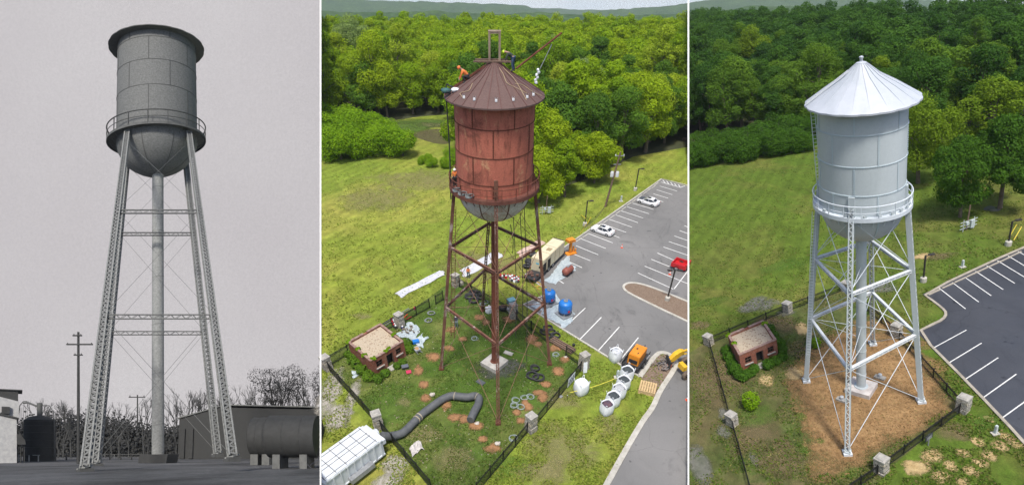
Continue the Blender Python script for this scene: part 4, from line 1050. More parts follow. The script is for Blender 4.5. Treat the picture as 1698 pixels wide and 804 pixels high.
AS3 = [(1760, 386), (1698, 409.5), (1530, 487.5), (1545, 498), (1562, 511), (1569, 520), (1564, 529), (1545, 539), (1521, 551), (1610, 640), (1698, 733), (1790, 840), (2100, 1300), (2100, 386)]
struct('parking_lot', poly_px(W3, AS3, .03), A3)
kerb('kerb', W3, smooth_px([(1790, 375), (1698, 409.5), (1530, 487.5), (1545, 498), (1562, 511), (1570, 520), (1564, 530), (1545, 539), (1521, 551), (1610, 640), (1698, 733), (1790, 840)], 1), .26, .12, CON3)
LN3 = [((1556.6, 476.8), (1601, 511.8)), ((1579, 468), (1623, 500.5)), ((1600.4, 459.8), (1643.6, 490)), ((1617.6, 449.4), (1663.6, 480)), ((1636.2, 440.4), (1682.7, 469.6)), ((1654, 432), (1700, 460)), ((1671.8, 424.2), (1718, 452)), ((1688, 416.6), (1735, 443)),
       ((1548.7, 576), (1602.5, 546.8)), ((1573.8, 601), (1627.6, 568.4)), ((1601, 628.2), (1655.3, 592.5)), ((1630.1, 658.9), (1685.4, 619.7)), ((1662.8, 691.6), (1718, 652))]
mb = MB()
for a, b in LN3: line_px(mb, W3, a, b, .10, .036)
struct('parking_marking', mb, PAINT)
for p in [(1549.2, 485), (1571.7, 474.3), (1592.2, 464.7), (1612.1, 455.4), (1631.3, 446.7), (1649.9, 438.2), (1667.1, 430.5), (1684.3, 422)]:
    wheelstop(W3, p, (p[0] + 20, p[1] - 9.3), 'damp concrete wheel stop along the wet parking lot kerb', 'wheel stops of the wet lot', CON3, 1.7)
# ================================================================== things in the rusty tower photograph
WHT = M('white_fabric', (.82, .84, .86), (.70, .73, .77), 2.5, .7, bump=.5)
PLAS = M('clear_plastic_film', (.46, .52, .54), (.32, .38, .41), 3, .35, bump=.7, lo=.4, hi=.6)
BLKM = M('black_rubber', (.025, .025, .027), (.04, .04, .042), 3, .6)
GREYM = M('grey_metal', (.35, .36, .37), (.25, .26, .27), 3, .5, .3)
ORNG = M('orange_paint', (.72, .27, .025), (.60, .21, .02), 1.5, .45)
YELP = M('yellow_paint', (.75, .46, .03), (.62, .36, .02), 1.5, .45)
BLUEP = M('blue_paint', (.02, .20, .62), (.015, .15, .50), 1.2, .4)
REDP = M('red_paint', (.50, .02, .025), (.42, .015, .02), 1.5, .3)
CREAM = NT('cream_paint'); CREAM.pr(.6); CREAM.col(CREAM.mix(CREAM.ramp(CREAM.noise(.8, 6, .7, dist=1), [(.56, 0), (.68, .8)]), (.62, .55, .38), (.48, .28, .12))); CREAM = CREAM.m
GLS = M('dark_glass', (.02, .025, .03), (.03, .035, .04), 2, .08)
WHP = M('white_car_paint', (.80, .80, .80), (.77, .77, .78), 1, .25)
WOODP = M('pallet_wood', (.58, .42, .22), (.42, .29, .15), 5, .85)
WOODB = M('old_timber', (.20, .13, .09), (.12, .08, .06), 4, .9)
HOSE = M('grey_duct', (.075, .08, .085), (.11, .115, .12), 2, .65, bump=.2)
TYRE = M('tyre', (.02, .02, .02), (.03, .03, .03), 6, .85)
CHROME = M('wheel_metal', (.55, .56, .57), (.4, .41, .42), 6, .35, .6)
def sheetgrid(name, label, cat, w, quad, nx, ny, amp, m, jit=.12, seed=1, group=None, h=.06, creases=None):
    """crumpled sheet lying on the ground between four corners"""
    P = w.at(*quad[0]); F = (w.e1, w.e2, w.n); c = [w.xy(*q) for q in quad]; o = w.xy(*quad[0]); vs = []
    for j in range(ny + 1):
        for i in range(nx + 1):
            u, v = i / nx, j / ny
            x = (c[0][0] * (1 - u) + c[1][0] * u) * (1 - v) + (c[3][0] * (1 - u) + c[2][0] * u) * v
            y = (c[0][1] * (1 - u) + c[1][1] * u) * (1 - v) + (c[3][1] * (1 - u) + c[2][1] * u) * v
            if i in (0, nx) or j in (0, ny):
                x += jit * noise.noise(V((x * 1.3, y * 1.3, seed))) * 2.2; y += jit * noise.noise(V((x * 1.3, y * 1.3, seed + 9))) * 2.2
            z = h + amp * (abs(noise.noise(V((x * 1.6, y * 1.6, seed)))) * 1.6 + .5 * noise.noise(V((x * 5, y * 5, seed))) )
            vs.append((x - o[0], y - o[1], max(.035, z)))
    mb = MB(); mb.add(vs, [(j * (nx + 1) + i, j * (nx + 1) + i + 1, (j + 1) * (nx + 1) + i + 1, (j + 1) * (nx + 1) + i) for j in range(ny) for i in range(nx)])
    return solo(name, label, cat, (P, F), mb, m, group=group)
TARP = M('white_tarp', (.58, .58, .60), (.44, .45, .49), 1.8, .6, bump=.4)
DK = M('dark_strap', (.06, .05, .09), (.12, .06, .06), 5, .8)
def straps(parent, w, a, b, n, seed, h=.22, wd=1.2):
    pass
sheetgrid('tarp', 'long white tarp on the lawn behind the brick hut, left of the rusty tower', 'tarp', W2, [(654, 487), (664, 494), (738, 456), (731, 449)], 40, 6, .14, TARP, .2, 1)
sheetgrid('tarp', 'long white tarp with dark lines, running behind the rusty tower pipe', 'tarp', W2, [(762, 450), (770, 461), (835, 425), (820, 416)], 44, 8, .12, TARP, .2, 2)
sheetgrid('tarp', 'pinkish stained cloth sheet on the grass behind the right leg of the rusty tower', 'tarp', W2, [(856, 420), (866, 428), (904, 404), (894, 397)], 30, 6, .06, M('stained_cloth', (.58, .44, .38), (.42, .28, .22), 3, .9), .15, 3)
sheetgrid('plastic_sheet', 'clear plastic sheet heaped with tools beside the brick hut', 'plastic sheet', W2, [(660, 553), (684, 568), (698, 550), (684, 533)], 24, 18, .10, PLAS, .35, 4)
sheetgrid('plastic_sheet', 'crumpled clear plastic under the blue box and wheelbarrow', 'plastic sheet', W2, [(681, 566), (698, 577), (707, 564), (699, 556)], 22, 16, .14, PLAS, .35, 5)
sheetgrid('plastic_sheet', 'small crumpled plastic scrap in front of the shrubs left of the brick hut', 'plastic sheet', W2, [(582, 620), (592, 627), (597, 620), (586, 615)], 12, 10, .16, PLAS, .3, 6)
sheetgrid('tarp', 'pale round tarp heap lying alone on the lower left lawn', 'tarp', W2, [(677, 744), (686, 757), (704, 744), (694, 729)], 16, 16, .28, M('grey_white_cloth', (.60, .57, .54), (.45, .42, .41), 2, .9, bump=.4), .35, 7)
sheetgrid('plastic_sheet', 'clear plastic sheet under the rust red air tank', 'plastic sheet', W2, [(905, 466), (918, 473), (955, 447), (940, 424)], 26, 18, .06, PLAS, .3, 8, h=.05)
sheetgrid('plastic_sheet', 'white plastic sheet under the front blue tank', 'plastic sheet', W2, [(897, 520), (938, 545), (956, 520), (925, 503)], 26, 20, .05, PLAS, .25, 9, h=.05)
sheetgrid('plastic_sheet', 'white plastic sheet under the rear blue tank', 'plastic sheet', W2, [(881, 508), (900, 518), (932, 500), (918, 485)], 20, 16, .05, PLAS, .25, 10, h=.045)
# container truck with grey duct
def loc2(w, PF, px, py):
    P, F = PF; v = w.at(px, py) - P; return V((v.dot(F[0]), v.dot(F[1])))
yw = W2.yaw((640, 757), (546, 831)); PF = W2.frame(640, 757, yw)
L = W2.dist((640, 757), (546, 831)) ; Wd = W2.dist((640, 757), (618, 728))
xl = L
t = T('container_truck', 'white box bodied dust collector trailer at the bottom left, joined to the grey duct', 'trailer', PF)
h1 = 2.1; x0 = .0
print('truck L %.1f W %.1f' % (L, Wd))
sg = -1 if loc2(W2, PF, 618, 728).y < 0 else 1
def Y(v): return sg * v * Wd
WHS = M('white_steel', (.62, .65, .67), (.52, .55, .58), 1.2, .5)
mb = MB(); mb.box((xl / 2, Y(.5), h1 / 2 + .35), (xl, Wd, h1 - .3)); t.part('container', mb, WHS)
mb = MB(); mb.box((xl / 2 + .15, Y(.5), h1 + .25), (xl - .3, Wd + .12, .12)); rf = t.part('roof', mb, WHS)
mb = MB()
for k in range(6):
    mb.box((.5 + (xl - .8) * k / 5, Y(.5), h1 + .325), (.04, Wd * .98, .03))
for v in (.1, .42, .58, .9): mb.box((xl / 2, Y(v), h1 + .33), (xl - .8, .03, .03))
t.part('roof_line', mb, M('dark_joint', (.05, .05, .06), None, 3, .8), rf)
mb = MB()
for k in range(9): mb.box((.3 + (xl - .5) * k / 8, Y(0) - sg * .06, h1 / 2 + .4), (.14, .14, h1 - .35))
for z in (.5, h1 + .15): mb.box((xl / 2, Y(0) - sg * .05, z), (xl, .1, .14))
t.part('side_rib', mb, WHS)
mb = MB(); mb.box((-.22, Y(.5), h1 - .25), (.35, Wd * 1.02, .5)); mb.cyl((-.2, Y(.66), h1 - .6), (-.75, Y(.66), h1 - .7), .42, .42, 20); t.part('duct_inlet', mb, WHS, smooth=40)
mb = MB(); mb.box((xl * .45, Y(-.12), .75), (xl * .4, .5, .5)); t.part('side_step', mb, GREYM)
for k in range(4):
    wh = MB(); wh.lathe([(.15, -.14), (.5, -.14), (.52, 0), (.5, .14), (.15, .14)], 24, (xl * .35 + (k // 2) * 1.15, Y(.1) if k % 2 else Y(.9), .5), 'y'); t.part('wheel', wh, TYRE, smooth=50)
# the trailer ends against the partition
import bmesh
def clip_to_seam(o, px, keep):
    n = ray(px, 0).cross(UP).normalized() * keep
    for c in o.children:
        mw = c.parent.location if c.parent else V((0, 0, 0)); bm = bmesh.new(); bm.from_mesh(c.data)
        bmesh.ops.bisect_plane(bm, geom=bm.verts[:] + bm.edges[:] + bm.faces[:], plane_co=CAMP + RT * (.0) - o.location, plane_no=n, clear_outer=True)
        ed = [e for e in bm.edges if e.is_boundary]
        if ed: bmesh.ops.holes_fill(bm, edges=ed, sides=0)
        bm.to_mesh(c.data); bm.free()
        if not len(c.data.vertices): bpy.data.objects.remove(c)
clip_to_seam(t.o, XA + 1.5, -1)
# duct
dp = [(632, 716, 1.3), (640, 717, 1.0), (652, 716, .6), (668, 711, .45), (684, 696, .45), (699, 681, .45), (716, 668, .45), (733, 656, .45), (748, 650, .45), (762, 651, .5), (776, 652, .55), (787, 650, .5), (794, 654, .45), (793, 664, .45), (787, 675, .45), (780, 690, .45)]
P0, F0 = W2.frame(632, 716); pts = []
for x, y, h in dp:
    v = W2.at(x, y + 6, h) - P0; pts.append(V((v.dot(W2.e1), v.dot(W2.e2), v.dot(W2.n))))
def catmull(p, n=6):
    o = []
    for i in range(len(p) - 1):
        a, b, c, d = p[max(i - 1, 0)], p[i], p[i + 1], p[min(i + 2, len(p) - 1)]
        for k in range(n):
            t_ = k / n; o.append(.5 * ((2 * b) + (c - a) * t_ + (2 * a - 5 * b + 4 * c - d) * t_ ** 2 + (3 * b - a - 3 * c + d) * t_ ** 3))
    o.append(p[-1]); return o
cp = catmull(pts, 14); mb = MB(); mb.tube(cp, [.40 + .025 * (i % 2) for i in range(len(cp))], 14)
dk = T('duct_hose', 'big grey flexible duct snaking from the white trailer over the grass', 'duct', (P0, (W2.e1, W2.e2, W2.n)))
dk.part('hose', mb, HOSE, smooth=60)
for k in (62, 66, 118, 160):
    if k < len(cp) - 1:
        m_ = MB(); m_.tube([cp[k], cp[k + 1]], .45, 14); dk.part('clamp', m_, M('tape_beige', (.42, .36, .26), None, 3, .8))
# cars
def wheel(t, c, r, wd, rim=True):
    x, y, z = c; mb = MB(); mb.lathe([(r * .55, -wd / 2), (r * .93, -wd / 2), (r, -wd * .3), (r, wd * .3), (r * .93, wd / 2), (r * .55, wd / 2)], 24, c, 'y'); wt = t.part('wheel', mb, TYRE, smooth=40)
    mb = MB(); mb.lathe([(.001, -wd * .42), (r * .6, -wd * .45), (r * .6, wd * .45), (.001, wd * .42)], 20, c, 'y')
    for k in range(5):
        a = 2 * pi * k / 5
        for s_ in (-1, 1): mb.beam((x, y + s_ * wd * .5, z), (x + r * .55 * cos(a), y + s_ * wd * .5, z + r * .55 * sin(a)), .06, .03)
    t.part('rim', mb, CHROME, wt, smooth=40)
def loft(mb, secs):     # sections of equal point count
    n = len(secs[0]); o = [p for s_ in secs for p in s_]
    fs = [(i * n + k, i * n + (k + 1) % n, (i + 1) * n + (k + 1) % n, (i + 1) * n + k) for i in range(len(secs) - 1) for k in range(n)]
    fs += [tuple(range(n - 1, -1, -1)), tuple((len(secs) - 1) * n + k for k in range(n))]
    mb.add(o, fs)
def car(w, a, b, label, paint_, bonnet=None):
    """saloon whose rear bumper is at pixel a and front bumper at b"""
    yw = w.yaw(a, b); PF = w.frame((a[0] + b[0]) / 2, (a[1] + b[1]) / 2, yw); L = w.dist(a, b); sc_ = L / 4.7
    t = T('parked_car', label, 'car', PF, None); S = lambda v: v * sc_
    def sec(x, hw, z0, z1, tuck=.06): return [V((S(x), S(y_), S(z))) for y_, z in ((-hw + tuck, z0), (hw - tuck, z0), (hw, z0 + .12), (hw, z1 - .16), (hw - .10, z1), (-hw + .10, z1), (-hw, z1 - .16), (-hw, z0 + .12))]
    mb = MB(); loft(mb, [sec(-2.34, .72, .42, .82), sec(-2.25, .86, .25, .98), sec(-1.7, .91, .2, 1.02), sec(-.4, .92, .2, .97), sec(.75, .92, .2, .95), sec(1.5, .9, .2, .90), sec(2.1, .84, .22, .80), sec(2.34, .66, .32, .62)])
    body = t.part('body', mb, paint_, smooth=35)
    mb = MB()
    def cs(x, hw, z, hb=.86): return [V((S(x), S(y_), S(zz))) for y_, zz in ((-hb, .92), (hb, .92), (hw, z), (-hw, z))]
    loft(mb, [cs(-1.85, .62, .97), cs(-1.1, .60, 1.36), cs(.15, .62, 1.40), cs(.95, .66, .96)]); t.part('windows', mb, GLS)
    mb = MB(); loft(mb, [[V((S(x), S(y_), S(z))) for y_, z in ((-hw, z0), (hw, z0), (hw * .96, z0 + .05), (-hw * .96, z0 + .05))] for x, hw, z0 in ((-1.22, .64, 1.33), (-.9, .65, 1.385), (.05, .66, 1.40), (.25, .64, 1.37))])
    for s_ in (-1, 1):
        mb.beam((S(-1.85), s_ * S(.70), S(.98)), (S(-1.1), s_ * S(.62), S(1.37)), S(.12), S(.05)); mb.beam((S(.98), s_ * S(.75), S(.95)), (S(.18), s_ * S(.64), S(1.40)), S(.08), S(.05)); mb.beam((S(-.35), s_ * S(.86), S(.95)), (S(-.38), s_ * S(.63), S(1.38)), S(.08), S(.04))
    rf = t.part('roof', mb, paint_)
    mb = MB(); mb.box((S(-.15), 0, S(1.455)), (S(.75), S(.85), S(.012))); t.part('sunroof', mb, GLS, rf)
    for x in (-1.42, 1.45):
        for s_ in (-1, 1): wheel(t, (S(x), s_ * S(.83), S(.34)), S(.34), S(.22))
    for s_ in (-1, 1):
        mb = MB(); mb.box((S(2.14), s_ * S(.62), S(.68)), (S(.28), S(.28), S(.1))); t.part('headlight', mb, GREYM)
        mb = MB(); mb.box((S(-2.27), s_ * S(.66), S(.82)), (S(.12), S(.34), S(.12))); t.part('tail_light', mb, REDP)
        mb = MB(); mb.box((S(.72), s_ * S(1.0), S(1.0)), (S(.16), S(.18), S(.12))); t.part('mirror', mb, paint_)
    if bonnet:
        mb = MB(); loft(mb, [[V((S(x), S(y_), S(z))) for y_, z in ((-hw, z0), (hw, z0), (hw, z0 + .02), (-hw, z0 + .02))] for x, hw, z0 in ((1.0, .78, .95), (1.5, .78, .905), (2.05, .72, .82))]); t.part('bonnet', mb, bonnet)
    mb = MB(); mb.box((S(-2.36), 0, S(.62)), (S(.03), S(.5), S(.12))); t.part('number_plate', mb, WHT)
    return t
car(W2, (1091, 343), (1057, 333), 'white sedan with a dark grey bonnet parked in the upper row of the dry lot', WHP, M('dark_bonnet', (.07, .08, .10), None, 1, .4))
car(W2, (1016, 392), (981, 380), 'all white sedan parked nearer the rusty tower than the other sedan', WHP)
# red pickup: only its rear half stands on this side of the partition
yw = W2.yaw((1140, 449), (1115, 441)); PF = W2.frame(1115, 441, yw + pi); t = T('pickup_truck', 'red pickup truck with open bed cut off by the right edge of the middle photograph', 'pickup', PF)
Lp = W2.dist((1115, 441), (1139, 449)) ; sq = Lp / 2.6
mb = MB(); W_ = .92
mb.box((1.3 * sq, -W_, .78), (2.6 * sq, .14, .62)); mb.box((1.3 * sq, W_, .78), (2.6 * sq, .14, .62)); mb.box((.06, 0, .78), (.12, 1.72, .6)); mb.box((1.3 * sq + .06, 0, .55), (2.6 * sq - .12, 1.72, .12)); mb.box((2.6 * sq - .1, 0, .9), (.2, 1.84, .85))
t.part('bed', mb, REDP)
mb = MB(); mb.box((-.1, 0, .5), (.16, 1.8, .2)); t.part('bumper', mb, CHROME)
for s_ in (-1, 1):
    wheel(t, (1.05 * sq, s_ * .86, .4), .4, .26); mb = MB(); mb.box((-.01, s_ * .86, .85), (.04, .16, .3)); t.part('tail_light', mb, M('dark_red_lens', (.3, .01, .01), None, 2, .3))
# cones
def cone(w, px, py, label, s=.5):
    t = T('traffic_cone', label, 'traffic cone', w.frame(px, py), 'orange traffic cones'); mb = MB(); mb.box((0, 0, .03), (s * .7, s * .7, .06)); t.part('base', mb, M('cone_orange', (.8, .10, .03), None, 2, .5))
    mb = MB(); mb.lathe([(s * .28, .05), (s * .06, s * 1.3), (.001, s * 1.3)], 16); c = t.part('cone', mb, M('cone_orange', (.8, .10, .03)), smooth=40)
    mb = MB(); mb.lathe([(s * .21, s * .55), (s * .215, s * .5), (s * .15, s * .85)], 16); t.part('stripe', mb, WHT, c)
cone(W2, 1031, 411, 'orange traffic cone alone in the middle of the dry lot')
cone(W2, 1110.5, 455, 'orange traffic cone beside the red pickup truck')
cone(W2, 1139.2, 663, 'orange traffic cone on the road at the right edge below the yellow loader')
# lamp posts
def lamp(w, px, py, toppy, label, heads=1, grp=None, hy=0, wd=.09):
    P, F = w.frame(px, py); h = hpx(P, F[2], toppy); t = T('lamp_post', label, 'lamp post', (P, F), grp)
    mb = MB(); mb.tube([(0, 0, -.3), (0, 0, .55), (0, 0, .62)], [.34, .34, .26], 16); t.part('base', mb, CON, smooth=40)
    mb = MB(); mb.box((0, 0, h / 2 + .3), (wd * 1.6, wd * 1.6, h - .6), .4); t.part('pole', mb, M('dark_bronze', (.035, .03, .028), None, 2, .6))
    for s_ in ((1,) if heads == 1 else (-1, 1)):
        mb = MB(); mb.box((s_ * .25, 0, h - .02), (.5, .09, .08), hy); mb.box((s_ * .68, 0, h), (.6, .36, .11), hy); t.part('lamp_head', mb, M('dark_bronze', (.035, .03, .028)))
lamp(W2, 1106, 498, 448, 'twin headed dark lamp post standing on the long mulch island', 2)
lamp(W2, 969.5, 374, 333, 'dark lamp post with yellow tape at its foot near the nearest white sedan')
lamp(W2, 1053, 316, 280, 'dark lamp post on the grass beside the upper end of the lot, by the forest')
lamp(W3, 1531, 467, 424, 'dark single lamp post on the grass at the corner of the wet lot')
lamp(W3, 1671.5, 407, 367, 'dark lamp post at the right edge beyond the wet lot, near yellow guy guards')
# utility pole with transformers
P, F = W2.frame(1003, 343); h = hpx(P, F[2], 252); lx = .06
t = T('utility_pole', 'tall wooden utility pole carrying two grey transformers at the forest edge', 'utility pole', (P, F))
mb = MB(); mb.tube([(0, 0, -.5), (h * .13, 0, h)], [.2, .13], 10); t.part('pole', mb, WOODB)
mb = MB(); mb.box((h * .125, 0, h * .93), (1.6, .12, .12)); mb.box((h * .105, 0, h * .78), (1.3, .1, .1)); t.part('crossarm', mb, GREYM)
for s_ in (-1, 1):
    mb = MB(); mb.lathe([(.001, 0), (.30, .02), (.30, .85), (.22, .95), (.001, .97)], 18, (h * .085 + s_ * .45, 0, h * .56)); t.part('transformer', mb, M('transformer_grey', (.55, .57, .58), None, 2, .5), smooth=40)
for k in (-.7, 0, .7):
    mb = MB(); mb.cyl((h * .125 + k, 0, h * .93 + .06), (h * .125 + k, 0, h * .93 + .3), .07, .05, 8); t.part('insulator', mb, WHT)
def wire(w, a, ha, b, hb, label, r=.012, sag=.6, m=None, grp=None, nm='cable', cat='cable'):
    A, B = w.at(a[0], a[1], ha), w.at(b[0], b[1], hb); n = 14; F = (w.e1, w.e2, w.n); pts = []
    for i in range(n + 1):
        q = i / n; p = A * (1 - q) + B * q - w.n * (sag * 4 * q * (1 - q)) - A; pts.append((p.dot(F[0]), p.dot(F[1]), p.dot(F[2])))
    mb = MB(); mb.tube(pts, r, 6); return solo(nm, label, cat, (A, F), mb, m or BLKM, group=grp)
wire(W2, (1003, 343), 6.2, (967, 378), 3.6, 'upper wire slung from the utility pole to the near lamp post', .03, .5)
wire(W2, (1003, 343), 5.6, (965, 380), .2, 'lower wire slanting from the utility pole to the ground', .02, .1)
YG = M('yellow_guard', (.70, .55, .05), None, 3, .5)
for a, b, h_ in (((962, 388), (972, 372), 2.2), ((964, 357), (971, 362), 1.6), ((973, 372), (980, 360), 1.4)):
    wire(W2, a, .1, b, h_, 'yellow guy wire guard slanting beside the lamp post near the white sedan', .06, 0, YG, 'yellow guy guards by the dry lot', 'guy_guard', 'guy guard')
for a, b, h_ in (((1672, 396), (1686, 372), 1.6), ((1681, 398), (1694, 376), 1.2)):
    wire(W3, a, .1, b, h_, 'yellow guy wire guard slanting beside the lamp post at the right edge', .05, 0, YG, 'yellow guy guards by the wet lot', 'guy_guard', 'guy guard')
# meter racks
def rack(w, px, py, s, label):
    t = T('meter_rack', label, 'meter rack', w.frame(px, py, .2)); mb = MB()
    for x in (-.9, .7): mb.cyl((x * s, 0, -.2), (x * s, 0, 1.7 * s), .06 * s, .06 * s, 8)
    for z in (.45, .95, 1.4): mb.box((-.1 * s, 0, z * s), (2.6 * s, .07, .09 * s))
    t.part('frame', mb, M('galvanised_steel', (.42, .46, .46), None, 3, .5))
    mb = MB(); mb.box((.35 * s, -.12, .85 * s), (.55 * s, .22, 1.1 * s)); t.part('meter_box', mb, M('box_grey', (.50, .56, .58), None, 3, .5))
    mb = MB(); mb.box((-.45 * s, -.12, 1.1 * s), (.4 * s, .2, .45 * s)); t.part('panel', mb, M('box_grey', (.50, .56, .58)))
    mb = MB(); mb.cyl((-.2 * s, .15, -.2), (-.08 * s, .15, 3.6 * s), .10 * s, .08 * s, 8); t.part('post', mb, WOODB)
rack(W2, 907, 355, .95, 'grey electric meter rack with a wooden post behind the right of the rusty tank')
rack(W3, 1606, 381, .95, 'grey electric meter rack with a dark post below the leafy tree')
def pedestal(w, px, py, s, label, lean=0):
    t = T('utility_pedestal', label, 'pedestal', w.frame(px, py)); mb = MB(); mb.box((0, 0, .04), (.7 * s, .55 * s, .12)); t.part('base', mb, CON)
    mb = MB(); mb.box((lean, 0, .55 * s), (.26 * s, .22 * s, 1.0 * s), .3); mb.box((lean, 0, 1.07 * s), (.2 * s, .16 * s, .08), .3); t.part('post', mb, M('pedestal_green_grey', (.52, .58, .58), None, 3, .6))
pedestal(W2, 1029.5, 334, 1.0, 'small white pedestal on the grass between two lamp posts of the dry lot')
pedestal(W2, 915, 410, .95, 'small white pipe pedestal on the grass behind the cream generator')
pedestal(W2, 1023, 626, .95, 'grey pedestal on a slab behind the row of bulk bags')
pedestal(W3, 1596, 443, .85, 'pale pedestal on the grass above the wheel stops of the wet lot')
pedestal(W3, 1650, 719, .8, 'pale pedestal on a slab among the straw patches')
# generator trailer (cream)
yw = W2.yaw((897, 463), (936, 425)); PF = W2.frame(897, 463, yw); L = W2.dist((897, 463), (936, 425))
t = T('generator_trailer', 'large rust stained cream generator on a black wheeled trailer beside the grass', 'generator', PF)
Wg = 2.0; Lx = L; mb = MB(); 
gw = lambda v: v * Wg
mb.box((Lx * .52, gw(.5), 1.75), (Lx * .88, Wg, 2.0)); mb.box((Lx * .52, gw(.5), 2.78), (Lx * .84, Wg * .94, .08)); bd = t.part('housing', mb, CREAM)
mb = MB()
mb.box((Lx * .12, gw(0) - .02, 1.5), (Lx * .12, .05, 1.3)); mb.box((Lx * .30, -.02, 1.55), (Lx * .10, .05, 1.4)); t.part('door_opening', mb, DARKI, bd)
mb = MB()
for k in (.2, .37, .55, .75): mb.box((Lx * k, -.02, 1.75), (.04, .03, 1.9))
for k in (.35, .62): mb.box((Lx * k, gw(.5), 2.83), (.04, Wg * .9, .03))
mb.box((Lx * .5, gw(.4), 2.84), (.8, .7, .05)); t.part('panel_line', mb, M('cream_dark', (.35, .27, .15), None, 2, .7), bd)
mb = MB(); mb.box((.03, gw(.35), 2.35), (.04, .45, .22)); t.part('decal', mb, M('blue_decal', (.10, .45, .60), None, 2, .5), bd)
mb = MB(); mb.box((.03, gw(.15), 1.85), (.04, .3, .35)); t.part('control_panel', mb, DARKI, bd)
mb = MB(); mb.box((Lx * .42, gw(.5), .62), (Lx * 1.25, Wg * .95, .22)); mb.box((Lx * 1.0, gw(.6), 2.3), (.55, 1.5, .5)); mb.box((-Lx * .12, gw(.5), .75), (Lx * .25, Wg * .8, .2)); t.part('chassis', mb, BLKM)
for x in (.32, .50):
    for y_ in (.08, .92): wheel(t, (Lx * x, gw(y_), .42), .42, .28)
mb = MB()
for k in range(16):
    rg = random.Random(k); mb.box((-Lx * rg.uniform(.02, .28), gw(rg.random()), .9 + rg.random() * .25), (.25, .22, .2), rg.random() * 3)
mb_ = t.part('loose_gear', mb, M('gear_mix', (.20, .06, .03), (.10, .10, .09), 9, .8)); mb_['kind'] = 'stuff'
# orange upright machine
yw = W2.yaw((940, 415), (956, 408)); t = T('drum_lift', 'orange upright lift machine standing just beyond the cream generator', 'lift machine', W2.frame(945, 421, .5)); mb = MB()
mb.box((0, 0, 1.0), (.32, .35, 2.0)); mb.box((-.05, .1, 2.25), (1.25, 1.0, .16)); mb.box((-.05, .1, 2.5), (1.2, .95, .1))
for sx in (-.6, .5): 
    for sy in (-.35, .5): mb.box((sx, sy, 2.35), (.08, .08, .35))
t.part('mast', mb, ORNG)
mb = MB(); mb.box((.1, 0, .12), (1.7, 1.0, .2)); mb.cyl((.55, 0, .2), (.55, 0, 1.2), .14, .14, 10); mb.cyl((.85, -.2, .2), (.85, -.2, .8), .12, .12, 10); t.part('base', mb, ORNG)
mb = MB(); mb.box((-.05, .1, 2.38), (1.0, .8, .2)); t.part('motor', mb, BLKM)
# air tank
yw = W2.yaw((934, 457), (948, 446)); t = T('air_tank', 'rust red horizontal air tank lying on plastic beside the cream generator', 'air tank', W2.frame(941, 455, yw))
mb = MB(); pr = [(.001, -1.05), (.35, -.98), (.52, -.8), (.55, -.7), (.55, .7), (.52, .8), (.35, .98), (.001, 1.05)]; mb.lathe([(r, x) for r, x in pr], 28, (0, 0, .75), 'x'); t.part('tank', mb, RUST if False else M('tank_oxide_red', (.28, .09, .06), (.20, .06, .045), 2, .6), smooth=40)
mb = MB(); mb.cyl((-.1, 0, 1.25), (-.1, 0, 1.42), .16, .16, 12); mb.box((.25, 0, 1.36), (.4, .25, .14)); t.part('valve', mb, GREYM)
for sx in (-.6, .6): mb = MB(); mb.box((sx, 0, .15), (.12, .8, .4)); t.part('leg', mb, BLKM)
# blue tanks
def bluetank(px, py, r, h, label):
    t = T('blast_pot', label, 'blue tank', W2.frame(px, py, .6), 'blue blasting tanks'); mb = MB()
    b = .55; mb.lathe([(.001, b - .1), (r * .5, b - .05), (r * .9, b + .12), (r, b + .3), (r, b + h - .35), (r * .88, b + h - .15), (r * .5, b + h), (.001, b + h + .04)], 36); tk = t.part('tank', mb, BLUEP, smooth=50)
    mb = MB(); mb.cyl((0, 0, b + h), (0, 0, b + h + .14), .30, .30, 16); mb.box((.12, 0, b + h + .2), (.3, .16, .12)); t.part('hatch', mb, GREYM, tk)
    mb = MB(); mb.box((-.1, -r - .02, b + h * .3), (.3, .06, .26)); t.part('label', mb, REDP, tk)
    mb = MB(); mb.box((0, 0, .18), (r * 2.1, r * 2.1, .12)); mb.cyl((r * .8, -r * .6, .2), (r * .8, -r * .6, 1.0), .06, .06, 8); mb.cyl((r * .8, -r * .6, 1.0), (r * 1.0, r * .3, 1.0), .05, .05, 8); t.part('skid', mb, GREYM)
    for k in range(4):
        a = pi / 4 + k * pi / 2; mb = MB(); mb.box((r * .8 * cos(a), r * .8 * sin(a), .42), (.12, .12, .55)); t.part('leg', mb, GREYM)
bluetank(909, 503, .88, 1.55, 'bright blue vertical tank farther back, partly behind the tower leg')
bluetank(936, 522, .88, 1.6, 'bright blue vertical tank nearer the parking bays, fully in view')
# orange generator on cage trailer
yw = W2.yaw((1036, 607), (1058, 578)); PF = W2.frame(1053, 602, yw); t = T('compressor_trailer', 'bright orange compressor on a black railed trailer at the end of the bays', 'compressor', PF)
mb = MB(); mb.box((.1, 0, 1.15), (2.2, 1.35, 1.25)); mb.box((.1, 0, 1.8), (2.05, 1.2, .06)); hs_ = t.part('housing', mb, ORNG)
mb = MB(); mb.box((-1.01, 0, .95), (.03, 1.0, .5)); mb.box((.3, .2, 1.84), (.2, .2, .1)); mb.box((-.4, -.2, 1.835), (.3, .12, .03)); t.part('grille', mb, BLKM, hs_)
mb = MB(); mb.box((0, 0, .45), (3.6, 2.0, .12))
for z in (.75, 1.05):
    for y_ in (-1.0, 1.0): mb.box((-.1, y_, z), (3.4, .05, .05))
    mb.box((-1.8, 0, z), (.05, 2.0, .05))
for k in range(12):
    for y_ in (-1.0, 1.0): mb.box((-1.75 + k * .31, y_, .78), (.05, .05, .6))
for k in range(8): mb.box((-1.8, -1 + k * .285, .78), (.05, .05, .6))
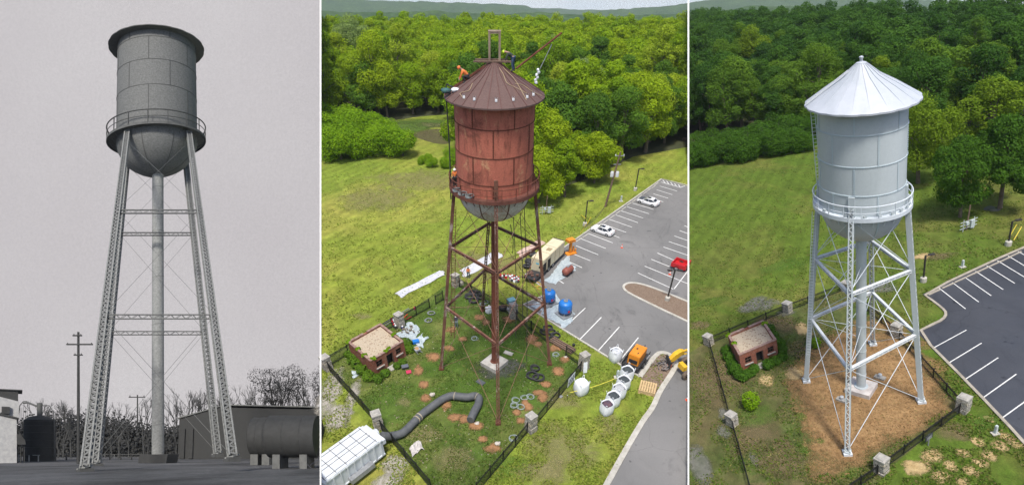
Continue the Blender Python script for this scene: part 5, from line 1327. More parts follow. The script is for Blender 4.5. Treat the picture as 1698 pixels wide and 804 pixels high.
mb.box((2.2, 0, .5), (.9, .12, .12)); mb.cyl((2.5, 0, .2), (2.5, 0, 1.0), .05, .05, 8); t.part('trailer_frame', mb, BLKM)
mb = MB(); mb.box((.9, -1.02, .62), (.9, .25, .4)); t.part('toolbox', mb, GREYM)
for x in (-.3, .5):
    for y_ in (-1.12, 1.12): wheel(t, (x, y_, .36), .36, .22)
# yellow loader: fork end only
yw = W2.yaw((1106, 597), (1130, 590)); PF = W2.frame(1117, 604, yw); t = T('telehandler', 'yellow telehandler reaching over the mulch bed from the right edge', 'loader', PF)
mb = MB(); loft(mb, [[V((x, y_, z)) for y_, z in ((-wd, z0), (wd, z0), (wd, z1), (-wd, z1))] for x, wd, z0, z1 in ((-.9, .22, .7, 1.1), (-.3, .28, .8, 1.75), (.4, .28, 1.3, 2.0), (.9, .2, 1.5, 1.85))]); t.part('boom_head', mb, YELP)
mb = MB(); mb.box((1.15, 0, 1.7), (.55, .2, .22)); mb.cyl((.4, .0, 1.2), (1.4, .0, 1.2), .09, .09, 10); t.part('boom', mb, YELP)
mb = MB(); mb.box((-.95, 0, .75), (.12, 1.5, .9), -.3); 
for s_ in (-.5, .5): mb.box((-1.5, s_, .35), (1.1, .12, .06))
t.part('fork', mb, BLKM)
def aw(c, r): mb = MB(); mb.lathe([(.15, -.2), (r * .9, -.22), (r, -.1), (r, .1), (r * .9, .22), (.15, .2)], 22, c, 'y'); t.part('wheel', mb, M('muddy_tyre', (.16, .12, .08), (.08, .06, .05), 5, .95), smooth=40)
aw((1.05, -.55, .55), .58); 
P2_, F2_ = W2.frame(1136, 628, yw); v = P2_ - PF[0]; mb = MB(); cx_, cy_ = v.dot(PF[1][0]), v.dot(PF[1][1])
aw((cx_, cy_, .5), .5); mb.box((cx_ + .0, cy_ + .9, 1.1), (.5, 1.0, .6)); t.part('body', mb, YELP)
# bulk bags
def bag(w, px, py, label, fill, s=1.0, yaw=.5, closed=False, grp='white bulk bags'):
    t = T('bulk_bag', label, 'bulk bag', w.frame(px, py, yaw), grp); rg = random.Random(int(px * 3)); n = 20; vs = []
    prof = [(.40, -.05), (.46, .02), (.54, .25), (.56, .55), (.54, .85), (.50, 1.08)] + ([(.36, 1.2), (.15, 1.27), (.02, 1.25)] if closed else [(.47, 1.06), (.44, .98)])
    mb = MB()
    for r, z in prof:
        for k in range(n):
            a = 2 * pi * k / n; q = (abs(cos(a)) ** 4 + abs(sin(a)) ** 4) ** -.25; q = .6 + .4 * q if False else q
            j = 1 + .05 * noise.noise(V((cos(a) * 3, sin(a) * 3, z * 4 + px)))
            vs.append((r * q * .92 * cos(a) * s * j, r * q * .92 * sin(a) * s * j, z * s))
    m_ = len(prof); mb.add(vs, [(i * n + k, i * n + (k + 1) % n, (i + 1) * n + (k + 1) % n, (i + 1) * n + k) for i in range(m_ - 1) for k in range(n)] + [tuple(range(n - 1, -1, -1))])
    t.part('sack', mb, WHT, smooth=60)
    for sx, sy in ((-1, -1), (1, -1), (1, 1), (-1, 1)):
        mb = MB(); mb.tube([(sx * .42 * s, sy * .30 * s, 1.0 * s), (sx * .46 * s, sy * .36 * s, 1.28 * s), (sx * .42 * s, sy * .44 * s, 1.30 * s), (sx * .34 * s, sy * .44 * s, 1.0 * s)], .02 * s, 6); t.part('handle', mb, WHT)
    if fill: 
        mb = MB(); mb.blob((0, 0, .93 * s), (.42 * s, .42 * s, .16 * s), 2, .2); t.part('contents', mb, fill)
GRIT = M('black_grit', (.035, .045, .05), (.06, .07, .075), 8, .95)
bag(W2, 1037.5, 628, 'open white bulk bag of black grit, nearest the orange compressor', GRIT, 1.34)
bag(W2, 1031.5, 644, 'open white bulk bag of black grit, second in the row from the compressor', GRIT, 1.32)
bag(W2, 1024, 658, 'white bulk bag topped with a bundled plastic heap, middle of the row', M('plastic_bundle', (.45, .46, .47), (.3, .31, .32), 9, .6), 1.34)
bag(W2, 1014.5, 671, 'open white bulk bag of black grit, fourth in the row', GRIT, 1.34)
bag(W2, 1004.5, 684, 'slumped white bulk bag with dark folds at the lower end of the row', DK, 1.26)
bag(W2, 962.5, 651, 'closed white bulk bag alone on the grass by the yellow tape', None, 1.42, .5, True)
bag(W2, 1019, 597, 'white bulk bag standing alone in a parking bay', M('white_fill', (.6, .62, .64), (.35, .37, .4), 5, .8), 1.34)
# pallet
def pallet(w, px, py, label, yaw, s=1.2, st=3):
    t = T('wooden_pallet', label, 'pallet', w.frame(px, py, yaw)); mb = MB()
    for k in range(7): mb.box(((k - 3) * s / 6.6, 0, .14 * st + .03), (s * .11, s, .025))
    for k in range(3): mb.box((0, (k - 1) * s * .46, .14 * st * .5), (s, .09, .14 * st))
    for k in range(5): mb.box(((k - 2) * s / 4.6, 0, .02), (s * .1, s, .025))
    t.part('deck', mb, WOODP)
pallet(W2, 1073, 646, 'pale wooden pallet on the grass beside the mulch bed', -.35, 1.75)
def slab(w, px, py, label, yaw, d, m, nm='board', cat='board'):
    mb = MB(); mb.box((0, 0, d[2] / 2 + .04), d); mb.box((0, 0, d[2] + .045), (d[0] * .96, d[1] * .96, .012)); solo(nm, label, cat, w.frame(px, py, yaw), mb, m)
slab(W2, 761, 472, 'pale block of boards on the grass by the pillar near the orange vest worker', .5, (1.1, .9, .45), M('pale_board', (.60, .56, .48), (.5, .45, .36), 3, .8), 'board_stack', 'boards')
slab(W2, 843, 586, 'pale flat board lying right of the tower footing', -.5, (1.1, .55, .08), CAPM)
slab(W2, 797, 634, 'dark plank lying in the grass left of the front tower leg', -.7, (1.0, .6, .06), M('dark_sheet', (.09, .10, .11), None, 2, .6))
slab(W2, 930, 658, 'small grey offcut on the lawn right of the near pillar', .9, (.4, .3, .05), GREYM)
slab(W2, 842, 514, 'low white topped black crate by the tank side pillar', -.5, (.75, .55, .3), M('crate_white', (.6, .6, .6), None, 3, .6), 'crate', 'crate')
# brown timber stack leaning on fence (915-955,560-585)
yw = W2.yaw((915, 562), (952, 583)); PF = W2.frame(915, 564, yw); Lt = W2.dist((915, 562), (950, 583)); mb = MB()
for k in range(6): mb.box((Lt / 2, -.5 + k * .16, .25 + .09 * (k % 2)), (Lt, .12, .14))
for k in range(9): mb.box((Lt * k / 8, -.1, .16), (.1, 1.0, .1))
t = T('timber_stack', 'long brown stack of timbers beside the fence near the ragged pillar', 'timber stack', PF); t.part('timbers', mb, WOODB)
# loading blue box, carts, wheelbarrow...
def boxy(w, px, py, label, nm, cat, yaw, d, m, m2, wheels=False):
    t = T(nm, label, cat, w.frame(px, py, yaw)); mb = MB(); mb.box((0, 0, d[2] * .42 + .08), (d[0], d[1], d[2] * .8)); t.part('body', mb, m)
    mb = MB(); mb.box((0, 0, d[2] * .86 + .08), (d[0] * 1.04, d[1] * 1.04, d[2] * .1), 0, None, .92); t.part('lid', mb, m2)
    mb = MB(); mb.box((d[0] * .52, 0, d[2] * .7), (.05, d[1] * .5, .06)); t.part('handle', mb, BLKM)
boxy(W2, 690, 569, 'bright blue plastic box on the crumpled plastic by the brick hut', 'storage_box', 'box', .3, (.75, .5, .4), BLUEP, BLUEP)
boxy(W2, 848, 504, 'teal wheeled machine on the grass above the tank side pillar', 'washer_unit', 'machine', .5, (1.0, .8, .8), M('teal_plastic', (.03, .22, .30), None, 2, .5), M('light_teal', (.25, .5, .55), None, 2, .5))
boxy(W2, 672, 610, 'black case lying open on the grass in front of the brick hut', 'tool_case', 'case', .3, (.75, .55, .3), BLKM, M('grey_case', (.12, .13, .16), None, 4, .6))
boxy(W2, 678, 618, 'flat crimson box on the grass below the black case', 'red_box', 'box', .3, (.55, .5, .15), M('crimson', (.55, .04, .10), None, 2, .5), M('crimson', (.55, .04, .10)))
boxy(W2, 688, 513, 'small red bucket by the fence behind the hut', 'bucket', 'bucket', .3, (.28, .28, .3), M('crimson', (.55, .04, .10)), M('crimson', (.55, .04, .10)))
boxy(W2, 951, 574, 'small black bag on the grass beside the ragged pillar', 'bag', 'bag', .3, (.3, .25, .3), BLKM, BLKM)
t = T('wheelbarrow', 'wheelbarrow filled with sand beside the blue box', 'wheelbarrow', W2.frame(692, 583, -1.0)); mb = MB(); mb.box((0, 0, .38), (.75, .6, .3), 0, None, 1.15); t.part('tray', mb, M('barrow_grey', (.35, .36, .38), None, 2, .6))
mb = MB(); mb.blob((0, 0, .5), (.34, .26, .09), 1, .2); t.part('sand', mb, M('sand_load', (.42, .26, .12), None, 4, .9))
for s_ in (-1, 1): mb = MB(); mb.beam((-.3, s_ * .2, .25), (.95, s_ * .28, .4), .05, .05); mb.beam((.3, s_ * .22, .3), (.35, s_ * .24, 0), .04, .04); t.part('handle', mb, GREYM)
mb = MB(); mb.lathe([(.05, -.04), (.2, -.05), (.2, .05), (.05, .04)], 14, (-.5, 0, .2), 'y'); t.part('wheel', mb, TYRE)
# clustered canisters
def canisters(lst, label, grp, cols):
    for i, (x, y) in enumerate(lst):
        t = T('canister', label, 'canister', W2.frame(x, y), grp); mb = MB(); mb.lathe([(.001, 0), (.17, .01), (.17, .36), (.12, .42), (.001, .44)], 14); t.part('body', mb, cols[i % len(cols)], smooth=40)
        mb = MB(); mb.lathe([(.001, .52), (.10, .51), (.11, .42)], 12); t.part('lid', mb, WHT if i % 2 else REDP)
rg = random.Random(8)
canisters([(650 + (k % 6) * 3.1 + (k // 6) * 1.2, 533 + (k // 6) * 3.2 + (k % 6) * 1.3 + rg.uniform(-.6, .6)) for k in range(20)], 'small dark canister in the crowd of canisters behind the brick hut', 'canisters behind the hut', [BLKM, BLKM, M('navy', (.03, .04, .12), None, 2, .5)])
canisters([(846 + (k % 5) * 3.4, 460 + (k // 5) * 2.8 + (k % 5) * .9 + rg.uniform(-.5, .5)) for k in range(15)], 'small pale canister in the cluster behind the right of the tower', 'canisters behind the tower', [WHT, GREYM, BLKM])
canisters([(830 + k * 3.0, 459 + (k % 2) * 2.5) for k in range(5)], 'small red canister right beside the rusty pipe', 'canisters beside the pipe', [REDP, GREYM, BLKM])
# heap on plastic sheet
t = T('debris_pile', 'brown heap of tools and fittings on the plastic sheet by the hut', 'debris pile', W2.frame(677, 549)); mb = MB(); rg = random.Random(2)
for k in range(26): mb.box((rg.gauss(0, .55), rg.gauss(0, .4), .15 + rg.random() * .2), (rg.uniform(.1, .4), .12, .12), rg.random() * 3, ('X', rg.random()))
t.part('pieces', mb, M('debris_brown', (.22, .18, .13), (.12, .10, .08), 9, .9))['kind'] = 'stuff'
t = T('debris_pile', 'tangle of scrap metal and boards on the mulch bed by the loader forks', 'debris pile', W2.frame(1102, 606)); mb = MB()
for k in range(34): mb.box((rg.gauss(0, .5), rg.gauss(0, .5), .2 + rg.random() * .35), (rg.uniform(.3, .95), .08, .07), rg.random() * 3, ('X', rg.random()))
t.part('pieces', mb, M('scrap_mix', (.30, .22, .16), (.12, .14, .17), 7, .8))['kind'] = 'stuff'
mb = MB(); mb.box((.35, -.35, .3), (.45, .35, .35), .4); t.part('red_can', mb, M('rusty_red', (.35, .05, .03), None, 3, .7))
# ladder on ground, red levels
P, F = W2.frame(637, 540, W2.yaw((637, 540), (680, 513))); Ll = W2.dist((637, 540), (680, 513)); mb = MB()
for s_ in (-.22, .22): mb.box((Ll / 2, s_, .12), (Ll, .05, .09))
for k in range(int(Ll / .32)): mb.box((.2 + k * .32, 0, .12), (.04, .44, .04))
solo('ladder', 'metal ladder lying flat between the brick hut and its rear pillar', 'ladder', (P, F), mb, GREYM)
for (a, b) in (((670, 528), (676, 522)), ((674, 530.5), (683, 526))):
    P, F = W2.frame(a[0], a[1], W2.yaw(a, b)); l_ = W2.dist(a, b); mb = MB(); mb.sprism([(0, .02), (l_, .02), (l_, .16), (l_ * .9, .18), (.1, .18), (0, .16)], -.06, .06)
    solo('red_bar', 'short red bar lying on the grass near the ladder end', 'bar', (P, F), mb, M('bar_red', (.62, .07, .03), None, 2, .5), group='red bars near the ladder')
# hose coils and tyres
def coil(w, px, py, R, r, label, m=BLKM, n=2, grp=None, seed=0, nm='hose_coil', cat='hose'):
    P, F = w.frame(px, py); mb = MB(); rg = random.Random(seed)
    for k in range(n): mb.torus((rg.uniform(-.08, .08), rg.uniform(-.08, .08), r + k * r * 1.5), R * rg.uniform(.85, 1.05), r, 26, 8, rg.random() * 6)
    t = T(nm, label, cat, (P, F), grp); t.part('loops', mb, m, smooth=60)
GRH = M('grey_hose', (.22, .24, .24), (.15, .17, .17), 3, .7)
CLR = M('pale_hose', (.30, .35, .33), (.22, .27, .25), 3, .5)
for i, (x, y, R) in enumerate([(887, 612, .45), (884, 624, .62), (892, 628, .6)]): coil(W2, x, y, R, .07, 'black hose coil on the grass between the right tower leg and the fence', BLKM, 3, 'black hose coils right of the tower', i)
for i, (x, y, R) in enumerate([(715, 520, .42), (711, 532, .42)]): coil(W2, x, y, R, .06, 'grey hose loop of a figure eight on the grass behind the tower left leg', GRH, 2, 'figure eight hose', i)
for i, (x, y, R) in enumerate([(778, 494, .5), (786, 500, .55), (790, 489, .5), (797, 494, .5), (784, 487, .45)]): coil(W2, x, y, R, .09, 'dark hose coil in the heap behind the tower, left of the pipe', BLKM, 3, 'hose heap left of the pipe', i)
for i, (x, y, R) in enumerate([(800, 505, .32), (806, 502, .32)]): coil(W2, x, y, R, .05, 'thin grey hose loop in front of the dark hose heap', GRH, 2, 'thin loops by the heap', i)
for i, (x, y) in enumerate([(874, 444), (880, 437), (887, 431), (876, 435), (884, 424)]): coil(W2, x, y, .42, .16, 'fat black tyre like coil on the grass left of the cream generator', BLKM, 2, 'fat coils by the generator', i, 'tyre', 'tyre')
for i, (x, y) in enumerate([(914, 552), (922, 557), (908, 545), (903, 552), (917, 563)]): coil(W2, x, y, .5, .07, 'tangled black hose coil on the grass below the blue tanks', BLKM, 3, 'hoses below the blue tanks', i)
for i, (x, y) in enumerate([(855, 664), (864, 675), (869, 660), (880, 658), (853, 672), (850, 727), (787, 562), (922, 588)]): coil(W2, x, y, .38, .035, 'thin pale wire loop lying in the yard grass', CLR, 3, 'thin wire loops in the yard', i, 'wire_loop', 'wire loop')
for i, (x, y) in enumerate([(898, 478), (890, 472)]): coil(W2, x, y, .6, .03, 'yellow hose loop at the kerb in front of the cream generator', M('yellow_hose', (.55, .35, .06), None, 2, .6), 3, 'yellow hoses by the generator', i)
# litter stones
for i, (x, y, s_, lb) in enumerate([(717, 655, .30, 'pale boulder on the grass between hut and front tower leg'), (791, 703, .26, 'pale lump beside the grey duct end'), (825, 736, .28, 'grey lump beside the lowest clay patch'), (938, 593, .22, 'pale rag lump on a clay patch by the right leg')]):
    t = MB(); t.blob((0, 0, s_ * .4), (s_, s_ * .8, s_ * .6), i, .5, 14, 8, 2); solo('boulder', lb, 'boulder', W2.frame(x, y), t, M('pale_rock', (.52, .48, .42), (.38, .34, .30), 4, .9), 50)
t = MB(); t.blob((0, 0, .5), (.5, .4, .55), 3, .5, 16, 10, 2); solo('wrapped_bundle', 'white wrapped bundle standing left of the rusty pipe', 'bundle', W2.frame(811, 518), t, WHT, 50)
t = MB(); t.blob((0, 0, .4), (.55, .4, .5), 4, .4, 16, 10, 2); solo('wrapped_bundle', 'black wrapped bundle standing right of the rusty pipe', 'bundle', W2.frame(834, 515), t, BLKM, 50)
# ragged cloth on pillar, banner, plaque, yellow tape
mb = MB(); vs = []
for j in range(9):
    for i in range(5): vs.append((-.25 + i * .12 + .05 * noise.noise(V((i, j, 1))), -.50 - .05 * j * .6 + .04 * noise.noise(V((i * 2, j * 2, 4))), 1.45 - j * .17))
mb.add(vs, [(j * 5 + i, j * 5 + i + 1, j * 5 + i + 6, j * 5 + i + 5) for j in range(8) for i in range(4)]); solo('rag', 'white rag hanging down the front of the pillar near the bulk bags', 'rag', W2.frame(966, 612, .3), mb, WHT)
yw = W2.yaw((962, 616), (886, 708)); P, F = W2.frame(951, 631, yw); t = T('banner', 'small white banner with dark block marks tied to the iron fence', 'banner', (P, F)); Lb = W2.dist((951, 631), (938.5, 644))
mb = MB(); mb.box((Lb / 2, .07, .8), (Lb, .02, 1.15)); t.part('cloth', mb, WHT)
mb = MB()
for k, sh in enumerate((((0, .2), (0, -.2)), ((-.1, .1), (.1, -.1)), ((0, .15), (0, 0)))):
    x = Lb * (.22 + .27 * k)
    mb.box((x, .084, .8 + .25), (.05 * Lb, .012, .3)); mb.box((x + .09 * Lb, .084, .8 - .05), (.16 * Lb, .012, .1)); mb.box((x + .02 * Lb, .084, .8 - .28), (.06 * Lb, .012, .3)); mb.box((x - .04 * Lb, .084, .92), (.1 * Lb, .012, .08))
t.part('marks', mb, M('navy_ink', (.03, .03, .08), None, 2, .7))
P, F = W3.frame(1539, 738, .45); t = T('plaque_sign', 'small dark historical plaque on a post outside the near fence of the grey tower', 'sign', (P, F)); mb = MB(); mb.cyl((0, 0, -.2), (0, 0, .75), .05, .05, 10); t.part('post', mb, GREYM)
mb = MB(); mb.sprism([(-.45, .65), (.45, .65), (.45, 1.1), (.2, 1.14), (.1, 1.24), (-.1, 1.24), (-.2, 1.14), (-.45, 1.1)], -.03, .03); t.part('plate', mb, M('plaque_dark', (.03, .035, .04), (.05, .055, .06), 9, .5))
mb = MB()
for k in range(5): mb.box((0, -.036, .72 + k * .075), (.7 - .1 * (k % 2), .008, .018))
t.part('lettering', mb, M('plaque_silver', (.35, .37, .38), None, 2, .5))
wire(W2, (946, 650), .9, (1018, 628), .8, 'yellow caution tape strung from a grey stake past the lone bulk bag', .035, .2, M('yellow_tape', (.75, .68, .08), None, 2, .6), None, 'caution_tape', 'tape')
wire(W2, (941, 655), 0, (941, 655), 1.0, 'grey stake holding the left end of the yellow tape', .06, 0, GREYM, None, 'stake', 'stake')
# valve boxes in the straw yard
for x, y, lb in ((1459, 627, 'small concrete valve box right of the grey tower footing'), (1396, 664, 'small concrete valve box left of the grey tower footing')):
    t = T('valve_box', lb, 'valve box', W3.frame(x, y, -.9)); mb = MB(); mb.box((0, 0, .08), (.95, .5, .25)); t.part('slab', mb, CAPM); mb = MB(); mb.lathe([(.18, .2), (.18, .5), (.12, .56), (.001, .57)], 16); t.part('cap', mb, M('cap_grey', (.5, .53, .55), None, 2, .5), smooth=40)
struct('forest_puddle', poly_px(W3, smooth_px([(1628, 347), (1640, 340), (1650, 343), (1662, 345), (1656, 351), (1640, 350)], 2, True), .02), M('puddle_water', (.10, .11, .11), (.14, .14, .13), 2, .05))
struct('pond', poly_px(W2, smooth_px([(680, 224), (700, 217), (724, 213), (746, 217), (750, 238), (728, 240), (700, 232)], 2, True), .02), M('pond_water', (.09, .08, .04), (.12, .11, .06), 2, .08))
patches('pond_mud', W2, [(700, 208, 40, 6)], decal_mat('marsh', (.13, .13, .06), (.08, .10, .03), .5, .5, alpha=.9), .012)
patches('marsh_grass', W2, [(690, 205, 60, 10), (640, 215, 80, 14)], decal_mat('marsh_green', (.06, .11, .02), (.09, .14, .025), .45, .3, alpha=.95), .010)
# ------------------------------------------------------------------ tower fittings and workers
def person(w_, PF, label, joints, cols, scale=1.0, hat=None, nm='person'):
    """joints: dict of local points; body grown as one skin, clothing as children"""
    P, F = PF; J = {k: V(v) * scale for k, v in joints.items()}
    names = ['pel', 'chest', 'neck', 'head', 'top', 'shl', 'ell', 'hal', 'shr', 'elr', 'har', 'hil', 'knl', 'fol', 'tol', 'hir', 'knr', 'for_', 'tor']
    J['top'] = J['head'] + (J['head'] - J['neck']).normalized() * .10 * scale
    for s_ in 'lr':
        f_ = J['fo' + s_] if s_ == 'l' else J['for_']
    e = [('pel', 'chest'), ('chest', 'neck'), ('neck', 'head'), ('head', 'top'), ('chest', 'shl'), ('shl', 'ell'), ('ell', 'hal'), ('chest', 'shr'), ('shr', 'elr'), ('elr', 'har'),
         ('pel', 'hil'), ('hil', 'knl'), ('knl', 'fol'), ('fol', 'tol'), ('pel', 'hir'), ('hir', 'knr'), ('knr', 'for_'), ('for_', 'tor')]
    R = dict(pel=.13, chest=.15, neck=.055, head=.10, top=.085, shl=.075, shr=.075, ell=.045, elr=.045, hal=.035, har=.035, hil=.10, hir=.10, knl=.065, knr=.065, fol=.05, for_=.05, tol=.035, tor=.035)
    def skin(name, keys, edges, rad, m, parent, label=None):
        idx = {k: i for i, k in enumerate(keys)}; me = bpy.data.meshes.new(name)
        me.from_pydata([tuple(F[0] * J[k].x + F[1] * J[k].y + F[2] * J[k].z) for k in keys], [(idx[a], idx[b]) for a, b in edges], []); me.materials.append(m)
        o = bpy.data.objects.new(name, me); COL.objects.link(o)
        if parent: o.parent = parent
        md = o.modifiers.new('skin', 'SKIN')
        if not me.skin_vertices: print('no skin layer')
        for k in keys:
            r = rad[k] * scale; me.skin_vertices[0].data[idx[k]].radius = (r, r)
        me.skin_vertices[0].data[0].use_root = True
        sb = o.modifiers.new('sub', 'SUBSURF'); sb.levels = 1; sb.render_levels = 1; return o
    SK = M('skin', (.42, .25, .17), None, 3, .6)
    body = skin('person', names, e, R, SK, None); body.location = P; body['label'] = label; body['category'] = 'person'
    sh = {k: v * 1.14 for k, v in R.items()}
    skin('shirt', ['chest', 'pel', 'neck', 'shl', 'ell', 'hal', 'shr', 'elr', 'har'], [('chest', 'pel'), ('chest', 'neck'), ('chest', 'shl'), ('shl', 'ell'), ('chest', 'shr'), ('shr', 'elr'), ('ell', 'hal'), ('elr', 'har')], dict(sh, neck=.06, hal=.038, har=.038), cols[0], body)
    skin('trousers', ['pel', 'hil', 'knl', 'fol', 'hir', 'knr', 'for_'], [('pel', 'hil'), ('hil', 'knl'), ('knl', 'fol'), ('pel', 'hir'), ('hir', 'knr'), ('knr', 'for_')], sh, cols[1], body)
    hd = J['head']; ax = (J['head'] - J['neck']).normalized()
    mb = MB(); c = hd + ax * .06 * scale
    for i, (r, z) in enumerate([(.17, .0), (.135, .01), (.13, .06), (.09, .12), (.001, .14)]): pass
    q = V((0, 0, 1)).rotation_difference(ax); t_ = MB(); t_.lathe([(.155 * scale, 0), (.125 * scale, .02 * scale), (.12 * scale, .07 * scale), (.08 * scale, .12 * scale), (.001, .14 * scale)], 16)
    mb.add([q @ V(v) + c for v in t_.v], t_.f); o = addmesh('helmet', mkmesh('helmet', mb, F, 40), hat, (0, 0, 0), body)
    for k in ('tol', 'tor'):
        mb = MB(); mb.blob(J[k] * .6 + J['fol' if k == 'tol' else 'for_'] * .4, (.09 * scale, .13 * scale, .06 * scale), 1, .1, 10, 6); addmesh('boot', mkmesh('boot', mb, F, 60), BLKM, (0, 0, 0), body)
    for k in ('hal', 'har'):
        mb = MB(); mb.blob(J[k], (.05 * scale, .055 * scale, .06 * scale), 1, .1, 8, 6); addmesh('glove', mkmesh('glove', mb, F, 60), M('glove_grey', (.3, .28, .25), None, 3, .8), (0, 0, 0), body)
    # face
    mb = MB(); fd = V((0, -1, 0)) * scale
    mb.blob(hd + fd * .10 + V((0, 0, -.005)), (.018 * scale, .025 * scale, .028 * scale), 1, 0, 8, 6)
    for s_ in (-1, 1): mb.blob(hd + fd * .09 + V((s_ * .04 * scale, 0, .025 * scale)), (.014 * scale,) * 3, 1, 0, 6, 4)
    addmesh('face', mkmesh('face', mb, F, 60), SK, (0, 0, 0), body)
    return body
ORV = M('orange_shirt', (.80, .22, .05), None, 3, .8); DKG = M('dark_green_shirt', (.05, .065, .05), None, 3, .85); JN = M('blue_jeans', (.05, .09, .16), None, 3, .85); DKT = M('dark_trousers', (.03, .03, .035), None, 3, .85)
HVY = M('lime_helmet', (.55, .80, .03), None, 2, .4); HOR = M('orange_helmet', (.85, .20, .04), None, 2, .4); HWH = M('white_helmet', (.8, .8, .8), None, 2, .4)
STAND = dict(pel=(0, 0, .92), chest=(0, 0, 1.28), neck=(0, 0, 1.46), head=(0, -.02, 1.58), shl=(-.19, 0, 1.38), ell=(-.26, 0, 1.12), hal=(-.24, -.12, .9), shr=(.19, 0, 1.38), elr=(.27, -.02, 1.12), har=(.22, -.2, .98),
             hil=(-.1, 0, .88), knl=(-.12, -.02, .48), fol=(-.13, 0, .08), tol=(-.14, -.14, .04), hir=(.1, 0, .88), knr=(.12, -.02, .48), for_=(.13, 0, .08), tor=(.14, -.14, .04))
BEND = dict(pel=(.18, 0, .88), chest=(-.08, 0, 1.15), neck=(-.24, 0, 1.24), head=(-.36, -.02, 1.24), shl=(-.14, -.17, 1.16), ell=(-.26, -.2, .88), hal=(-.38, -.16, .66), shr=(-.12, .17, 1.16), elr=(-.24, .2, .9), har=(-.38, .12, .68),
            hil=(.18, -.1, .84), knl=(.12, -.12, .46), fol=(.2, -.12, .08), tol=(.06, -.14, .04), hir=(.2, .1, .84), knr=(.2, .12, .46), for_=(.3, .12, .08), tor=(.16, .14, .04))
CROU = dict(pel=(.22, 0, .46), chest=(-.06, 0, .78), neck=(-.2, 0, .92), head=(-.3, -.02, .98), shl=(-.1, -.17, .80), ell=(-.22, -.2, .5), hal=(-.34, -.14, .22), shr=(-.1, .17, .8), elr=(-.26, .2, .52), har=(-.38, .1, .26),
            hil=(.2, -.1, .44), knl=(-.12, -.16, .48), fol=(.06, -.14, .08), tol=(-.08, -.16, .04), hir=(.2, .1, .44), knr=(-.06, .2, .40), for_=(.2, .2, .08), tor=(.08, .22, .04))
g2 = tw2.g; u2 = g2['F'][2]; x2, y2 = g2['F'][0], g2['F'][1]
def tl(g, x, y, z): return g['B'] + g['F'][0] * x + g['F'][1] * y + g['F'][2] * z
def onroof(g, fx, fr):    # point on the cone, azimuth fx (0 front, 90 right), fraction of radius fr
    a = radians(fx); r = g['re'] * fr; z = g['ha'] + (g['he'] - g['ha']) * fr
    return r * sin(a), -r * cos(a), z
def ltow(px, g, z):     # lateral metre position at height z for picture column px
    Q = tl(g, 0, 0, z); a = proj(Q)[0]; b = proj(Q + g['F'][0])[0]; return (px - a) / (b - a)
psc = 1.0
X = ltow(846, g2, g2['ha'] - .8); zc = g2['ha'] + (g2['he'] - g2['ha']) * abs(X) / g2['re']
person(W2, (tl(g2, X, 0.25, zc - .05), g2['F']), 'person in lime hard hat and dark shirt bending at the peak of the rusty roof', BEND, (DKG, JN), 1.35, HVY)
X = ltow(771, g2, g2['he'] + .8); zc = g2['ha'] + (g2['he'] - g2['ha']) * abs(X) / g2['re']
person(W2, (tl(g2, X, -.35, zc - .1), g2['F']), 'person in orange shirt and orange hard hat crouching on the left roof edge', CROU, (ORV, DKT), 1.3, HOR)
X = ltow(755, g2, g2['hp'] + .8)
person(W2, (tl(g2, X, -.6, g2['hp'] + .1), g2['F']), 'person in orange vest and white hard hat on the walkway left of the rusty tank', STAND, (ORV, DKT), 1.0, HWH)
person(W2, W2.frame(757, 542), 'person in white hard hat standing on the grass left of the rusty pipe', dict(STAND), (M('navy_shirt', (.06, .07, .10), None, 3, .8), M('grey_jeans', (.16, .22, .26), None, 3, .8)), 1.0, HWH)
person(W2, W2.frame(777, 460), 'person in bright orange vest standing beside the long white tarp', dict(STAND), (ORV, M('green_trousers', (.05, .10, .09), None, 3, .8)), 1.0, M('dark_cap', (.05, .03, .02), None, 3, .8))
# frame on top
z0 = g2['ha'] - .35; B_, u_ = g2['B'], u2
def zpx(py): return hpx(B_, u_, py)
zt = zpx(52); s_ = abs(ltow(832, g2, zt) - ltow(813, g2, zt)) / 2
OLDW = M('weathered_timber', (.20, .14, .10), (.30, .24, .17), 3, .85, sc3=(1, 1, .2))
t = T('hoist_frame', 'rusty four legged hoist frame standing on the peak of the brown roof', 'hoist frame', (tl(g2, 0, 0, z0), g2['F']))
hh = zt - z0
for sx in (-1, 1):
    for sy in (-1, 1): mb = MB(); mb.beam((sx * s_ * .9, sy * .4 * s_, .0), (sx * s_ * .9, sy * .4 * s_, hh), .19, .14); t.part('leg', mb, OLDW)
mb = MB(); mb.box((0, 0, hh), (s_ * 2.25, s_ * 1.1, .12)); mb.box((0, -.2, hh - .12), (s_ * 2, .1, .12)); t.part('top_beam', mb, OLDW)
mb = MB(); mb.box((-.2, -.35, .35), (3.3, .16, .14)); mb.box((-.25, .35, .38), (2.9, .14, .12)); mb.box((.9, 0, .3), (.14, 1.0, .12)); t.part('base_beam', mb, WOODB)
# boom pole
def tpt(px, py, depthref):   # point at the depth of a reference point
    return cpt(px, py, (depthref - CAMP).dot(FW))
R0 = tl(g2, *onroof(g2, 75, .5))
A = tpt(856, 114, R0); Bp = tpt(934, 60, R0) + y2 * 1.5
def solo_tube(nm, label, cat, pts, r, m, grp=None, n=8):
    P = pts[0]; F = (V((1, 0, 0)), V((0, 1, 0)), V((0, 0, 1))); mb = MB(); mb.tube([p - P for p in pts], r, n); return solo(nm, label, cat, (P, F), mb, m, group=grp)
solo_tube('boom_pole', 'long rusty boom pole slanting up to the right from the roof peak', 'pole', [A, Bp], .085, RUSTSEAM)
C_ = tpt(889, 134, R0)
solo_tube('rigging_rope', 'grey rope hanging from the boom pole down to the right roof edge', 'rope', [tpt(915, 74, R0), tpt(905, 95, R0), tpt(895, 115, R0)], .03, GRH)
mb = MB(); P = tpt(893, 122, R0)
